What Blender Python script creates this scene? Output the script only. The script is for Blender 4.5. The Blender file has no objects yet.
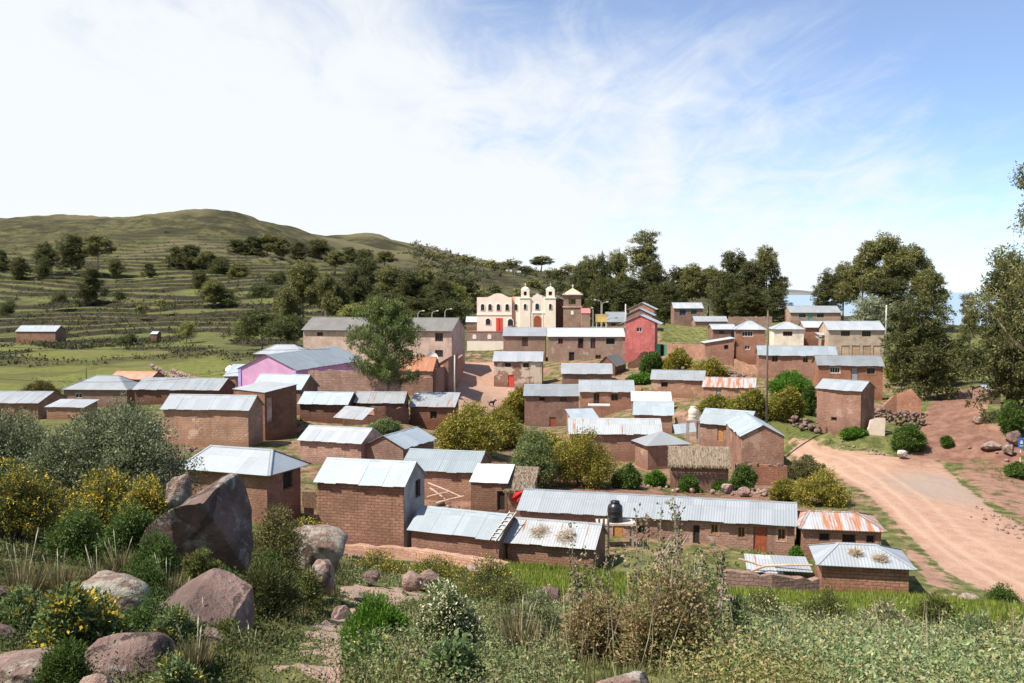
import bpy, math, random
import numpy as np
from math import radians as R, sin, cos, atan, atan2, pi, sqrt, exp, log

# ------------------------------------------------------------------ scene, camera, light
scene = bpy.context.scene
COL = scene.collection
F = 996.0
PITCH = atan(49.5 / F)
CAMZ = 20.0
cam_d = bpy.data.cameras.new('camera'); cam = bpy.data.objects.new('camera', cam_d); COL.objects.link(cam)
cam_d.sensor_width = 36.0; cam_d.lens = 36.0 * F / 1024.0
cam_d.clip_start = 0.1; cam_d.clip_end = 120000
cam.location = (0, 0, CAMZ); cam.rotation_euler = (pi / 2 - PITCH, 0, 0)
scene.camera = cam
scene.render.resolution_x = 1024; scene.render.resolution_y = 683
scene.view_settings.view_transform = 'Standard'
scene.view_settings.look = 'None'
scene.view_settings.exposure = 0.60
scene.view_settings.gamma = 1.0

SUN_EL = R(56); SUN_V = (-0.88, -0.475)      # horizontal direction towards the sun
_n = sqrt(SUN_V[0] ** 2 + SUN_V[1] ** 2)
sd = bpy.data.lights.new('sun', 'SUN'); sun = bpy.data.objects.new('sun', sd); COL.objects.link(sun)
sd.energy = 5.0; sd.angle = R(0.55); sd.color = (1.0, 0.935, 0.84)
from mathutils import Vector, Matrix
_d = Vector((SUN_V[0] / _n * cos(SUN_EL), SUN_V[1] / _n * cos(SUN_EL), sin(SUN_EL)))
sun.rotation_euler = _d.to_track_quat('Z', 'Y').to_euler()

world = bpy.data.worlds.new('World'); scene.world = world; world.use_nodes = True
nt = world.node_tree; nt.nodes.clear()
def N(t, ty, **kw):
    n = t.nodes.new(ty)
    for k, v in kw.items():
        if k.startswith('i_'): n.inputs[int(k[2:])].default_value = v
        else: setattr(n, k, v)
    return n
def math_n(t, op, a, b=None, c=None):
    n = t.nodes.new('ShaderNodeMath'); n.operation = op
    for i, v in enumerate((a, b, c)):
        if v is None: continue
        if hasattr(v, 'is_output') or hasattr(v, 'links'): t.links.new(v, n.inputs[i])
        else: n.inputs[i].default_value = v
    return n.outputs[0]
sky = N(nt, 'ShaderNodeTexSky', sky_type='NISHITA', sun_disc=False)
sky.sun_elevation = SUN_EL; sky.sun_rotation = atan2(SUN_V[0], SUN_V[1]); sky.altitude = 3800
sky.air_density = 1.0; sky.dust_density = 0.6; sky.ozone_density = 1.0
bg1 = N(nt, 'ShaderNodeBackground'); bg1.inputs[1].default_value = 0.112
tint = N(nt, 'ShaderNodeMix', data_type='RGBA', blend_type='MULTIPLY'); tint.inputs[0].default_value = 1.0
tint.inputs[7].default_value = (0.90, 1.05, 1.20, 1)
nt.links.new(sky.outputs[0], tint.inputs[6]); nt.links.new(tint.outputs[2], bg1.inputs[0])
bg2 = N(nt, 'ShaderNodeBackground'); bg2.inputs[0].default_value = (0.955, 0.985, 1.0, 1); bg2.inputs[1].default_value = 0.66
tc = N(nt, 'ShaderNodeTexCoord'); sep = N(nt, 'ShaderNodeSeparateXYZ'); nt.links.new(tc.outputs['Generated'], sep.inputs[0])
dx, dy, dz = sep.outputs
zz = math_n(nt, 'ADD', math_n(nt, 'MAXIMUM', dz, 0.0), 0.16)
cu = math_n(nt, 'DIVIDE', dx, zz); cv = math_n(nt, 'DIVIDE', dy, zz)
cmb = N(nt, 'ShaderNodeCombineXYZ'); nt.links.new(cu, cmb.inputs[0]); nt.links.new(cv, cmb.inputs[1])
mp = N(nt, 'ShaderNodeMapping'); mp.inputs[1].default_value = (2.1, 0.4, 0); mp.inputs[2].default_value = (0, 0, R(28)); mp.inputs[3].default_value = (0.9, 0.42, 1)
nt.links.new(cmb.outputs[0], mp.inputs[0])
nz = N(nt, 'ShaderNodeTexNoise'); nz.inputs['Scale'].default_value = 1.5; nz.inputs['Detail'].default_value = 9; nz.inputs['Roughness'].default_value = 0.6; nz.inputs['Distortion'].default_value = 0.5
nt.links.new(mp.outputs[0], nz.inputs['Vector'])
nz2 = N(nt, 'ShaderNodeTexNoise'); nz2.inputs['Scale'].default_value = 5.5; nz2.inputs['Detail'].default_value = 8; nz2.inputs['Roughness'].default_value = 0.62; nz2.inputs['Distortion'].default_value = 0.8
nt.links.new(mp.outputs[0], nz2.inputs['Vector'])
nn = math_n(nt, 'ADD', math_n(nt, 'MULTIPLY', nz.outputs[0], 0.95), math_n(nt, 'MULTIPLY', nz2.outputs[0], 0.62))
bias = math_n(nt, 'ADD', math_n(nt, 'MULTIPLY', dx, -0.95), math_n(nt, 'ADD', math_n(nt, 'MULTIPLY', dz, -2.35), 0.47))
tot = math_n(nt, 'ADD', nn, bias)
ramp = N(nt, 'ShaderNodeMapRange', interpolation_type='SMOOTHSTEP'); nt.links.new(tot, ramp.inputs[0])
ramp.inputs[1].default_value = 0.40; ramp.inputs[2].default_value = 1.02; ramp.inputs[3].default_value = 0.16; ramp.inputs[4].default_value = 0.96
mixs = N(nt, 'ShaderNodeMixShader'); nt.links.new(ramp.outputs[0], mixs.inputs[0]); nt.links.new(bg1.outputs[0], mixs.inputs[1]); nt.links.new(bg2.outputs[0], mixs.inputs[2])
wo = N(nt, 'ShaderNodeOutputWorld'); nt.links.new(mixs.outputs[0], wo.inputs[0])

# ------------------------------------------------------------------ photo <-> world
cp, sp = cos(PITCH), sin(PITCH)
def ray(px, py):
    a = (px - 512.0) / F; b = -(py - 341.5) / F
    y = cp + b * sp; z = -sp + b * cp
    return a / y, z / y
def P(px, py, Y):
    kx, kz = ray(px, py)
    return Vector((kx * Y, Y, kz * Y + CAMZ))
def proj(X, Y, Z):
    z = Z - CAMZ
    f = Y * cp - z * sp; up = Y * sp + z * cp
    return 512 + F * X / f, 341.5 - F * up / f

# ------------------------------------------------------------------ noise
def _hash(ix, iy, seed):
    n = (ix.astype(np.int64) * 374761393 + iy.astype(np.int64) * 668265263 + seed * 144665) & 0xffffffff
    n = ((n ^ (n >> 13)) * 1274126177) & 0xffffffff
    return ((n ^ (n >> 16)) & 0xffff) / 65535.0
def vnoise(x, y, seed=0):
    x = np.asarray(x, float); y = np.asarray(y, float)
    ix = np.floor(x); iy = np.floor(y); fx = x - ix; fy = y - iy
    fx = fx * fx * (3 - 2 * fx); fy = fy * fy * (3 - 2 * fy)
    a = _hash(ix, iy, seed); b = _hash(ix + 1, iy, seed); c = _hash(ix, iy + 1, seed); d = _hash(ix + 1, iy + 1, seed)
    return (a * (1 - fx) + b * fx) * (1 - fy) + (c * (1 - fx) + d * fx) * fy
def fbm(x, y, seed=0, oct=4):
    s = 0; a = 0.5; t = 0
    for i in range(oct):
        s = s + a * vnoise(x * 2 ** i, y * 2 ** i, seed + i * 17); t += a; a *= 0.5
    return s / t
def sstep(a, b, x):
    t = np.clip((x - a) / (b - a), 0, 1); return t * t * (3 - 2 * t)

# ------------------------------------------------------------------ object helpers
def tag(o, label=None, cat=None, group=None, kind=None):
    if label: o['label'] = label
    if cat: o['category'] = cat
    if group: o['group'] = group
    if kind: o['kind'] = kind
    return o
def empty(name, loc, label, cat, group=None, rz=0.0):
    o = bpy.data.objects.new(name, None); COL.objects.link(o)
    o.location = loc; o.rotation_euler = (0, 0, rz); o.empty_display_size = 0.3
    return tag(o, label, cat, group)
class MB:
    def __init__(s): s.v = []; s.f = []; s.uv = []
    def poly(s, pts, uv=None):
        b = len(s.v); pts = [Vector(p) for p in pts]; s.v += pts; s.f.append(list(range(b, b + len(pts))))
        if uv is None:
            n = Vector((0, 0, 0))
            for i in range(len(pts)):
                n += pts[i].cross(pts[(i + 1) % len(pts)])
            if n.length > 0: n.normalize()
            if abs(n.z) > 0.8: uv = [(p.x, p.y) for p in pts]
            else:
                t = Vector((-n.y, n.x, 0)).normalized()
                uv = [(p.dot(t) + n.x * 3.1 + n.y * 1.7, p.z) for p in pts]
        s.uv.append(uv); return s
    def box(s, x0, x1, y0, y1, z0, z1):
        p = [Vector(q) for q in ((x0, y0, z0), (x1, y0, z0), (x1, y1, z0), (x0, y1, z0), (x0, y0, z1), (x1, y0, z1), (x1, y1, z1), (x0, y1, z1))]
        for q in ((0, 3, 2, 1), (4, 5, 6, 7), (0, 1, 5, 4), (1, 2, 6, 5), (2, 3, 7, 6), (3, 0, 4, 7)): s.poly([p[i] for i in q])
        return s
    def slab(s, pts, t):
        pts = [Vector(p) for p in pts]
        e = (pts[1] - pts[0]).normalized(); n = e.cross(pts[-1] - pts[0])
        if n.length < 1e-6: n = e.cross(pts[2] - pts[0])
        n.normalize()
        if n.z < 0: n = -n
        w = n.cross(e)
        if w.z < 0: w = -w
        uv = [((p - pts[0]).dot(e), (p - pts[0]).dot(w)) for p in pts]
        lo = [p - n * t for p in pts]
        s.poly(pts, uv); s.poly(list(reversed(lo)), list(reversed(uv)))
        k = len(pts)
        for i in range(k):
            j = (i + 1) % k; s.poly([pts[i], lo[i], lo[j], pts[j]], [uv[i], uv[i], uv[j], uv[j]])
        return s
    def prism(s, prof, y0, y1):           # prof: list of (x,z), extruded along y
        a = [Vector((x, y0, z)) for x, z in prof]; b = [Vector((x, y1, z)) for x, z in prof]
        s.poly(a); s.poly(list(reversed(b)))
        for i in range(len(a)):
            j = (i + 1) % len(a); s.poly([a[j], a[i], b[i], b[j]])
        return s
    def tube(s, pts, radii, n=8, cap=True):
        pts = [Vector(p) for p in pts]; rings = []
        for i, p in enumerate(pts):
            d = (pts[min(i + 1, len(pts) - 1)] - pts[max(i - 1, 0)]).normalized()
            a = d.orthogonal().normalized() if i == 0 else (prev - d * prev.dot(d)).normalized()
            prev = a; b = d.cross(a)
            rings.append([p + (a * cos(2 * pi * k / n) + b * sin(2 * pi * k / n)) * radii[i] for k in range(n)])
        ln = 0
        for i in range(len(rings) - 1):
            l2 = ln + (pts[i + 1] - pts[i]).length
            for k in range(n):
                m = (k + 1) % n; r = radii[i] * 2 * pi / n
                s.poly([rings[i][k], rings[i][m], rings[i + 1][m], rings[i + 1][k]], [(k * r, ln), ((k + 1) * r, ln), ((k + 1) * r, l2), (k * r, l2)])
            ln = l2
        if cap: s.poly(list(reversed(rings[0]))); s.poly(rings[-1])
        return s
    def build(s, name, mat, parent=None, smooth=False, merge=False):
        me = bpy.data.meshes.new(name)
        if merge:
            idx = {}; nv = []; nf = []
            for f in s.f:
                g = []
                for i in f:
                    k = tuple(round(c, 4) for c in s.v[i])
                    if k not in idx: idx[k] = len(nv); nv.append(s.v[i])
                    g.append(idx[k])
                nf.append(g)
            me.from_pydata(nv, [], nf)
        else: me.from_pydata(s.v, [], s.f)
        ul = me.uv_layers.new(name='UVMap'); flat = [c for f in s.uv for q in f for c in q]
        if len(flat) == len(ul.data) * 2: ul.data.foreach_set('uv', flat)
        me.materials.append(mat)
        if smooth: me.polygons.foreach_set('use_smooth', [True] * len(me.polygons))
        me.update(); o = bpy.data.objects.new(name, me); COL.objects.link(o)
        if parent: o.parent = parent
        return o
def copy_tree(o, parent=None):
    c = o.copy(); COL.objects.link(c)
    if parent: c.parent = parent
    for ch in list(o.children): copy_tree(ch, c)
    return c

# ------------------------------------------------------------------ materials
MATS = {}
def newmat(name):
    m = bpy.data.materials.new(name); m.use_nodes = True; t = m.node_tree
    b = t.nodes['Principled BSDF']; return m, t, b
def rgbmix(t, fac, a, b, blend='MIX'):
    n = t.nodes.new('ShaderNodeMix'); n.data_type = 'RGBA'; n.blend_type = blend
    for i, v in ((0, fac), (6, a), (7, b)):
        if hasattr(v, 'is_output'): t.links.new(v, n.inputs[i])
        elif i == 0: n.inputs[0].default_value = v
        else: n.inputs[i].default_value = (v[0], v[1], v[2], 1)
    return n.outputs[2]
def noise(t, vec, scale, detail=4, rough=0.55, dist=0.0):
    n = t.nodes.new('ShaderNodeTexNoise'); n.inputs['Scale'].default_value = scale; n.inputs['Detail'].default_value = detail
    n.inputs['Roughness'].default_value = rough; n.inputs['Distortion'].default_value = dist
    t.links.new(vec, n.inputs['Vector']); return n.outputs[0]
def mrange(t, v, a, b, c=0.0, d=1.0, sm=True):
    n = t.nodes.new('ShaderNodeMapRange'); n.interpolation_type = 'SMOOTHSTEP' if sm else 'LINEAR'
    t.links.new(v, n.inputs[0])
    for i, q in enumerate((a, b, c, d)): n.inputs[i + 1].default_value = q
    return n.outputs[0]
def bump(t, b, h, dist, strength=1.0):
    n = t.nodes.new('ShaderNodeBump'); n.inputs['Distance'].default_value = dist; n.inputs['Strength'].default_value = strength
    t.links.new(h, n.inputs['Height']); t.links.new(n.outputs[0], b.inputs['Normal'])
def objvec(t):
    tc = t.nodes.new('ShaderNodeTexCoord'); oi = t.nodes.new('ShaderNodeObjectInfo')
    m = math_n(t, 'MULTIPLY', oi.outputs['Random'], 57.0)
    va = t.nodes.new('ShaderNodeVectorMath'); va.operation = 'ADD'; t.links.new(tc.outputs['Object'], va.inputs[0])
    c = t.nodes.new('ShaderNodeCombineXYZ'); t.links.new(m, c.inputs[0]); t.links.new(m, c.inputs[1]); t.links.new(c.outputs[0], va.inputs[1])
    return va.outputs[0], oi.outputs['Random']
def uvvec(t, sx=1, sy=1):
    u = t.nodes.new('ShaderNodeUVMap'); u.uv_map = 'UVMap'; m = t.nodes.new('ShaderNodeMapping'); m.inputs[3].default_value = (sx, sy, 1)
    t.links.new(u.outputs[0], m.inputs[0]); return m.outputs[0]

def M_plain(name, col, rough=0.7, var=0.15, scale=2.0, metal=0.0, bmp=0.0):
    if name in MATS: return MATS[name]
    m, t, b = newmat(name); v, r = objvec(t)
    n1 = noise(t, v, scale, 5); dk = tuple(c * (1 - var) for c in col); lt = tuple(min(1, c * (1 + var)) for c in col)
    t.links.new(rgbmix(t, mrange(t, n1, 0.3, 0.7), dk, lt), b.inputs['Base Color'])
    b.inputs['Roughness'].default_value = rough; b.inputs['Metallic'].default_value = metal
    if bmp: bump(t, b, noise(t, v, scale * 6, 4), bmp)
    MATS[name] = m; return m
def M_adobe(name, col, brick=0.5, mortar=None, bw=0.42, rh=0.17, plaster=None, pamt=0.0, ms=0.022):
    """mud brick in courses, weather-stained; optional patches of plaster still clinging"""
    if name in MATS: return MATS[name]
    m, t, b = newmat(name); v, r = objvec(t); uv = uvvec(t)
    wob = t.nodes.new('ShaderNodeVectorMath'); wob.operation = 'ADD'
    nz = t.nodes.new('ShaderNodeTexNoise'); nz.inputs['Scale'].default_value = 1.3; t.links.new(v, nz.inputs['Vector'])
    sc = t.nodes.new('ShaderNodeVectorMath'); sc.operation = 'SCALE'; sc.inputs[3].default_value = 0.09; t.links.new(nz.outputs[1], sc.inputs[0])
    t.links.new(uv, wob.inputs[0]); t.links.new(sc.outputs[0], wob.inputs[1])
    br = t.nodes.new('ShaderNodeTexBrick'); t.links.new(wob.outputs[0], br.inputs['Vector'])
    br.inputs['Scale'].default_value = 1.0; br.inputs['Brick Width'].default_value = bw; br.inputs['Row Height'].default_value = rh
    br.inputs['Mortar Size'].default_value = ms; br.inputs['Mortar Smooth'].default_value = 0.5; br.inputs['Bias'].default_value = 0.0
    c = col; mo = mortar or tuple(x * 0.55 for x in c)
    k = 0.22 * brick
    br.inputs['Color1'].default_value = (*[x * (1 - k) for x in c], 1); br.inputs['Color2'].default_value = (*[min(1, x * (1 + k)) for x in c], 1)
    br.inputs['Mortar'].default_value = (*[x * (1 - brick) + y * brick for x, y in zip(c, mo)], 1)
    n1 = noise(t, v, 0.55, 6, 0.65); n2 = noise(t, v, 6.0, 4); n5 = noise(t, v, 1.7, 6, 0.7)
    c1 = rgbmix(t, mrange(t, n1, 0.35, 0.72), br.outputs['Color'], tuple(x * 0.62 for x in c))
    c1 = rgbmix(t, mrange(t, n2, 0.45, 0.75, 0, 0.35), c1, tuple(min(1, x * 1.3) for x in c))
    c1 = rgbmix(t, mrange(t, n5, 0.52, 0.68, 0, 0.45), c1, tuple(min(1, x * 1.35 + .02) for x in c))
    if plaster:
        n3 = noise(t, v, 0.45, 5, 0.6)
        c1 = rgbmix(t, mrange(t, n3, 0.62 - pamt, 0.66 - pamt), c1, plaster)
    tcz = t.nodes.new('ShaderNodeTexCoord'); sz = t.nodes.new('ShaderNodeSeparateXYZ'); t.links.new(tcz.outputs['Object'], sz.inputs[0])
    splash = mrange(t, math_n(t, 'ADD', sz.outputs[2], math_n(t, 'MULTIPLY', n5, -1.1)), -.35, .35, 0.55, 0.0)      # mud splashed up from the ground
    c1 = rgbmix(t, splash, c1, tuple(x * y for x, y in zip(c, (.62, .5, .45))))
    stv = t.nodes.new('ShaderNodeMapping'); stv.inputs[3].default_value = (2.6, 0.22, 1); t.links.new(uv, stv.inputs[0])
    va_ = t.nodes.new('ShaderNodeVectorMath'); va_.operation = 'ADD'; t.links.new(stv.outputs[0], va_.inputs[0]); rc_ = t.nodes.new('ShaderNodeCombineXYZ'); t.links.new(math_n(t, 'MULTIPLY', r, 41.0), rc_.inputs[0]); t.links.new(rc_.outputs[0], va_.inputs[1])
    n6 = noise(t, va_.outputs[0], 1.0, 5, 0.65)                                                                   # rain streaks
    c1 = rgbmix(t, mrange(t, n6, 0.52, 0.74, 0, 0.55), c1, tuple(x * y for x, y in zip(c, (.55, .45, .4))))
    hs = t.nodes.new('ShaderNodeHueSaturation'); t.links.new(c1, hs.inputs['Color'])
    t.links.new(mrange(t, r, 0, 1, 0.78, 1.2, False), hs.inputs['Value'])
    r2 = math_n(t, 'FRACT', math_n(t, 'MULTIPLY', r, 7.3)); t.links.new(mrange(t, r2, 0, 1, 0.78, 1.08, False), hs.inputs['Saturation'])
    t.links.new(hs.outputs[0], b.inputs['Base Color']); b.inputs['Roughness'].default_value = 0.95
    b.inputs['Specular IOR Level'].default_value = 0.1
    h = math_n(t, 'ADD', math_n(t, 'MULTIPLY', br.outputs['Fac'], -0.8 * brick), math_n(t, 'MULTIPLY', n2, 0.6))
    bump(t, b, h, 0.06)
    MATS[name] = m; return m
def M_tin(name, col=(0.36, 0.395, 0.415), rust=0.0, rough=0.5, metal=0.2, pitch=0.19, dirt=0.35):
    if name in MATS: return MATS[name]
    m, t, b = newmat(name); v, r = objvec(t); u = t.nodes.new('ShaderNodeUVMap'); u.uv_map = 'UVMap'
    s = t.nodes.new('ShaderNodeSeparateXYZ'); t.links.new(u.outputs[0], s.inputs[0])
    fu = math_n(t, 'FLOOR', math_n(t, 'DIVIDE', s.outputs[0], 0.8)); fv = math_n(t, 'FLOOR', math_n(t, 'DIVIDE', s.outputs[1], 1.8))
    c = t.nodes.new('ShaderNodeCombineXYZ'); t.links.new(fu, c.inputs[0]); t.links.new(fv, c.inputs[1]); t.links.new(math_n(t, 'MULTIPLY', r, 91.0), c.inputs[2])
    wn = t.nodes.new('ShaderNodeTexWhiteNoise'); t.links.new(c.outputs[0], wn.inputs[0])
    col1 = rgbmix(t, wn.outputs[0], tuple(x * 0.90 for x in col), tuple(min(1, x * 1.08) for x in col))
    st = t.nodes.new('ShaderNodeMapping'); st.inputs[3].default_value = (5.0, 0.45, 1); t.links.new(u.outputs[0], st.inputs[0])
    va = t.nodes.new('ShaderNodeVectorMath'); va.operation = 'ADD'; t.links.new(st.outputs[0], va.inputs[0])
    cc = t.nodes.new('ShaderNodeCombineXYZ'); rr = math_n(t, 'MULTIPLY', r, 33.0); t.links.new(rr, cc.inputs[0]); t.links.new(rr, cc.inputs[1]); t.links.new(cc.outputs[0], va.inputs[1])
    streak = noise(t, va.outputs[0], 1.0, 5, 0.65)
    col1 = rgbmix(t, mrange(t, streak, 0.4, 0.75, 0, dirt), col1, (0.30, 0.29, 0.27))
    big = noise(t, v, 0.6, 4, 0.6)
    col1 = rgbmix(t, mrange(t, big, 0.5, 0.8, 0, dirt), col1, tuple(x * 0.65 for x in col))
    # dark lap lines between the sheets
    mu = math_n(t, 'ABSOLUTE', math_n(t, 'SUBTRACT', math_n(t, 'FRACT', math_n(t, 'DIVIDE', s.outputs[1], 1.8)), 0.5))
    lap = mrange(t, mu, 0.485, 0.498, 0, 0.35)
    col1 = rgbmix(t, lap, col1, tuple(x * 0.4 for x in col))
    rough_in = rough
    if rust > 0:
        rn = noise(t, va.outputs[0], 0.45, 6, 0.7); rf = mrange(t, rn, 0.66 - rust * 0.36, 0.76 - rust * 0.30)
        rc = rgbmix(t, noise(t, va.outputs[0], 2.0, 5), (0.20, 0.075, 0.035), (0.42, 0.19, 0.10))
        col1 = rgbmix(t, rf, col1, rc)
        t.links.new(mrange(t, rf, 0, 1, metal, 0.0, False), b.inputs['Metallic'])
        t.links.new(mrange(t, rf, 0, 1, rough, 0.9, False), b.inputs['Roughness'])
    else:
        b.inputs['Metallic'].default_value = metal; b.inputs['Roughness'].default_value = rough
    hv = t.nodes.new('ShaderNodeHueSaturation'); t.links.new(col1, hv.inputs['Color']); t.links.new(mrange(t, r, 0, 1, 0.72, 1.18, False), hv.inputs['Value'])
    t.links.new(hv.outputs[0], b.inputs['Base Color'])
    w = math_n(t, 'SINE', math_n(t, 'MULTIPLY', s.outputs[0], 2 * pi / pitch))
    w2 = math_n(t, 'ADD', math_n(t, 'MULTIPLY', w, 0.5), math_n(t, 'MULTIPLY', noise(t, v, 2.0, 2), 1.5))
    bump(t, b, w2, 0.016)
    MATS[name] = m; return m
def M_thatch(name, col=(0.27, 0.205, 0.145)):
    if name in MATS: return MATS[name]
    m, t, b = newmat(name); uv = uvvec(t, 9.0, 0.9); v, r = objvec(t)
    n1 = noise(t, uv, 1.0, 6, 0.7); n2 = noise(t, v, 1.2, 4)
    c1 = rgbmix(t, mrange(t, n1, 0.3, 0.7), tuple(x * 0.45 for x in col), tuple(x * 1.35 for x in col))
    c1 = rgbmix(t, mrange(t, n2, 0.5, 0.75, 0, 0.5), c1, tuple(x * 0.6 for x in col))
    t.links.new(c1, b.inputs['Base Color']); b.inputs['Roughness'].default_value = 1; bump(t, b, n1, 0.12)
    MATS[name] = m; return m
def M_leaf(name, rough=0.55, transl=0.3, tint=(1, 1, 1)):
    if name in MATS: return MATS[name]
    m, t, b = newmat(name)
    a = t.nodes.new('ShaderNodeAttribute'); a.attribute_name = 'Col'
    c = rgbmix(t, 1.0, a.outputs['Color'], tint, 'MULTIPLY')
    t.links.new(c, b.inputs['Base Color']); b.inputs['Roughness'].default_value = rough; b.inputs['Specular IOR Level'].default_value = 0.25
    tr = t.nodes.new('ShaderNodeBsdfTranslucent'); t.links.new(c, tr.inputs[0])
    mx = t.nodes.new('ShaderNodeMixShader'); mx.inputs[0].default_value = transl
    t.links.new(b.outputs[0], mx.inputs[1]); t.links.new(tr.outputs[0], mx.inputs[2])
    t.links.new(mx.outputs[0], t.nodes['Material Output'].inputs[0])
    MATS[name] = m; return m
def M_rock(name, col=(0.30, 0.205, 0.175), lichen=0.3, lcol=(0.50, 0.49, 0.43)):
    if name in MATS: return MATS[name]
    m, t, b = newmat(name); v, r = objvec(t)
    n1 = noise(t, v, 1.1, 8, 0.65, 0.6); n2 = noise(t, v, 7.0, 6, 0.7); n3 = noise(t, v, 2.3, 8, 0.75, 0.4)
    c = rgbmix(t, mrange(t, n1, 0.35, 0.68), tuple(x * 0.62 for x in col), tuple(x * 1.25 for x in col))
    c = rgbmix(t, mrange(t, n2, 0.5, 0.8, 0, 0.5), c, tuple(x * 0.5 for x in col))
    c = rgbmix(t, mrange(t, n3, 0.60 - lichen * 0.3, 0.68 - lichen * 0.25, 0, 0.85), c, lcol)
    t.links.new(c, b.inputs['Base Color']); b.inputs['Roughness'].default_value = 0.92
    vo = t.nodes.new('ShaderNodeTexVoronoi'); vo.feature = 'DISTANCE_TO_EDGE'; vo.inputs['Scale'].default_value = 0.55; t.links.new(v, vo.inputs['Vector'])
    crk = mrange(t, math_n(t, 'ADD', vo.outputs['Distance'], math_n(t, 'MULTIPLY', math_n(t, 'SUBTRACT', n3, 0.5), 0.35)), 0.0, 0.022)      # cracks
    cc_ = rgbmix(t, crk, tuple(x * 0.55 for x in col), c); t.links.new(cc_, b.inputs['Base Color'])
    bump(t, b, math_n(t, 'ADD', math_n(t, 'MULTIPLY', crk, 0.2), math_n(t, 'ADD', n1, math_n(t, 'MULTIPLY', n2, 0.5))), 0.16)
    MATS[name] = m; return m
def M_glass(name='window_glass'):
    if name in MATS: return MATS[name]
    m, t, b = newmat(name); b.inputs['Base Color'].default_value = (0.03, 0.035, 0.04, 1); b.inputs['Roughness'].default_value = 0.08
    MATS[name] = m; return m
# ------------------------------------------------------------------ houses: where each one stands
TIN = M_tin('galvanised_sheet'); TINW = M_tin('new_galvanised_sheet', (0.45, 0.475, 0.49), rough=0.5, dirt=0.18)
TINB = M_tin('bluish_sheet', (0.37, 0.425, 0.455), rough=0.5, dirt=0.22); TIND = M_tin('weathered_sheet', (0.27, 0.295, 0.31), rough=0.55, dirt=0.6)
TINR = M_tin('rusting_sheet', (0.42, 0.44, 0.45), rust=0.62, dirt=0.5); TINRR = M_tin('very_rusty_sheet', (0.42, 0.40, 0.38), rust=1.0, dirt=0.6)
TING = M_tin('grey_old_roofing', (0.23, 0.215, 0.20), rough=0.85, metal=0.0, pitch=0.3, dirt=0.5)
TINL = M_tin('lightly_stained_sheet', (0.43, 0.45, 0.46), rust=0.30, dirt=0.4)
THATCH = M_thatch('old_thatch')
ADOBE = M_adobe('adobe', (0.35, 0.195, 0.130), 0.55)
ADOBEP = M_adobe('pale_adobe', (0.43, 0.265, 0.185), 0.45, plaster=(0.52, 0.38, 0.28), pamt=0.03)
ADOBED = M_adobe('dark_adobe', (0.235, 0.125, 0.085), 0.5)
ADOBEB = M_adobe('big_block_adobe', (0.38, 0.205, 0.135), 0.85, bw=0.5, rh=0.2)
ADOBEM = M_adobe('mud_plastered_adobe', (0.36, 0.195, 0.135), 0.3, plaster=(0.42, 0.27, 0.19), pamt=0.06)
ADOBER = M_adobe('red_brown_adobe', (0.38, 0.195, 0.130), 0.55)
ADOBEW = M_adobe('adobe_with_patches_of_plaster', (0.36, 0.21, 0.155), 0.3, plaster=(0.62, 0.52, 0.42), pamt=0.13)
BEIGE = M_adobe('beige_render', (0.56, 0.40, 0.27), 0.3, bw=0.8, rh=0.25)
CREAM = M_adobe('cream_render', (0.82, 0.70, 0.54), 0.06)
PEACH = M_adobe('pinkish_beige_render', (0.56, 0.39, 0.30), 0.05)
CEMENT = M_plain('grey_cement_render', (0.30, 0.28, 0.27), 0.9, 0.25, 1.2, bmp=0.02)
PINK = M_plain('pink_paint', (0.60, 0.32, 0.50), 0.8, 0.10, 0.8); LILAC = M_plain('lilac_paint', (0.42, 0.33, 0.66), 0.8, 0.08)
REDP = M_adobe('red_painted_render', (0.52, 0.10, 0.085), 0.12, plaster=(0.50, 0.19, 0.15), pamt=0.02)
WOODR = M_plain('red_brown_door_paint', (0.30, 0.075, 0.035), 0.6, 0.25, 5); RED = M_plain('bright_red_paint', (0.62, 0.07, 0.04), 0.6, 0.12, 4)
WOOD = M_plain('brown_wood', (0.17, 0.10, 0.06), 0.8, 0.3, 6); WOODO = M_plain('orange_wood', (0.42, 0.19, 0.06), 0.7, 0.25, 5)
GREYD = M_plain('grey_blue_door_paint', (0.27, 0.31, 0.34), 0.6, 0.1, 3); TEAL = M_plain('teal_paint', (0.12, 0.34, 0.32), 0.6, 0.1, 3)
GREEN = M_plain('green_gate_paint', (0.10, 0.33, 0.19), 0.5, 0.15, 3); WHITEP = M_plain('white_paint', (0.72, 0.70, 0.66), 0.7, 0.08, 3)
DARK = M_plain('dark_interior', (0.02, 0.016, 0.014), 0.95, 0.2, 2); PANE = M_glass(); GREYW = M_plain('weathered_wood', (0.33, 0.28, 0.24), 0.9, 0.3, 7)
BLUE = M_plain('blue_paint', (0.10, 0.16, 0.38), 0.6, 0.1, 3); TARP = M_plain('white_plastic', (0.62, 0.61, 0.58), 0.5, 0.2, 1.5, bmp=0.05)
DOORC = {'red': RED, 'brown': WOODR, 'dark': DARK, 'orange': WOODO, 'grey': GREYD, 'teal': TEAL, 'wood': WOOD, 'white': WHITEP, 'pale': ADOBEP, 'tanp': BEIGE, 'blue': BLUE}

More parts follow.
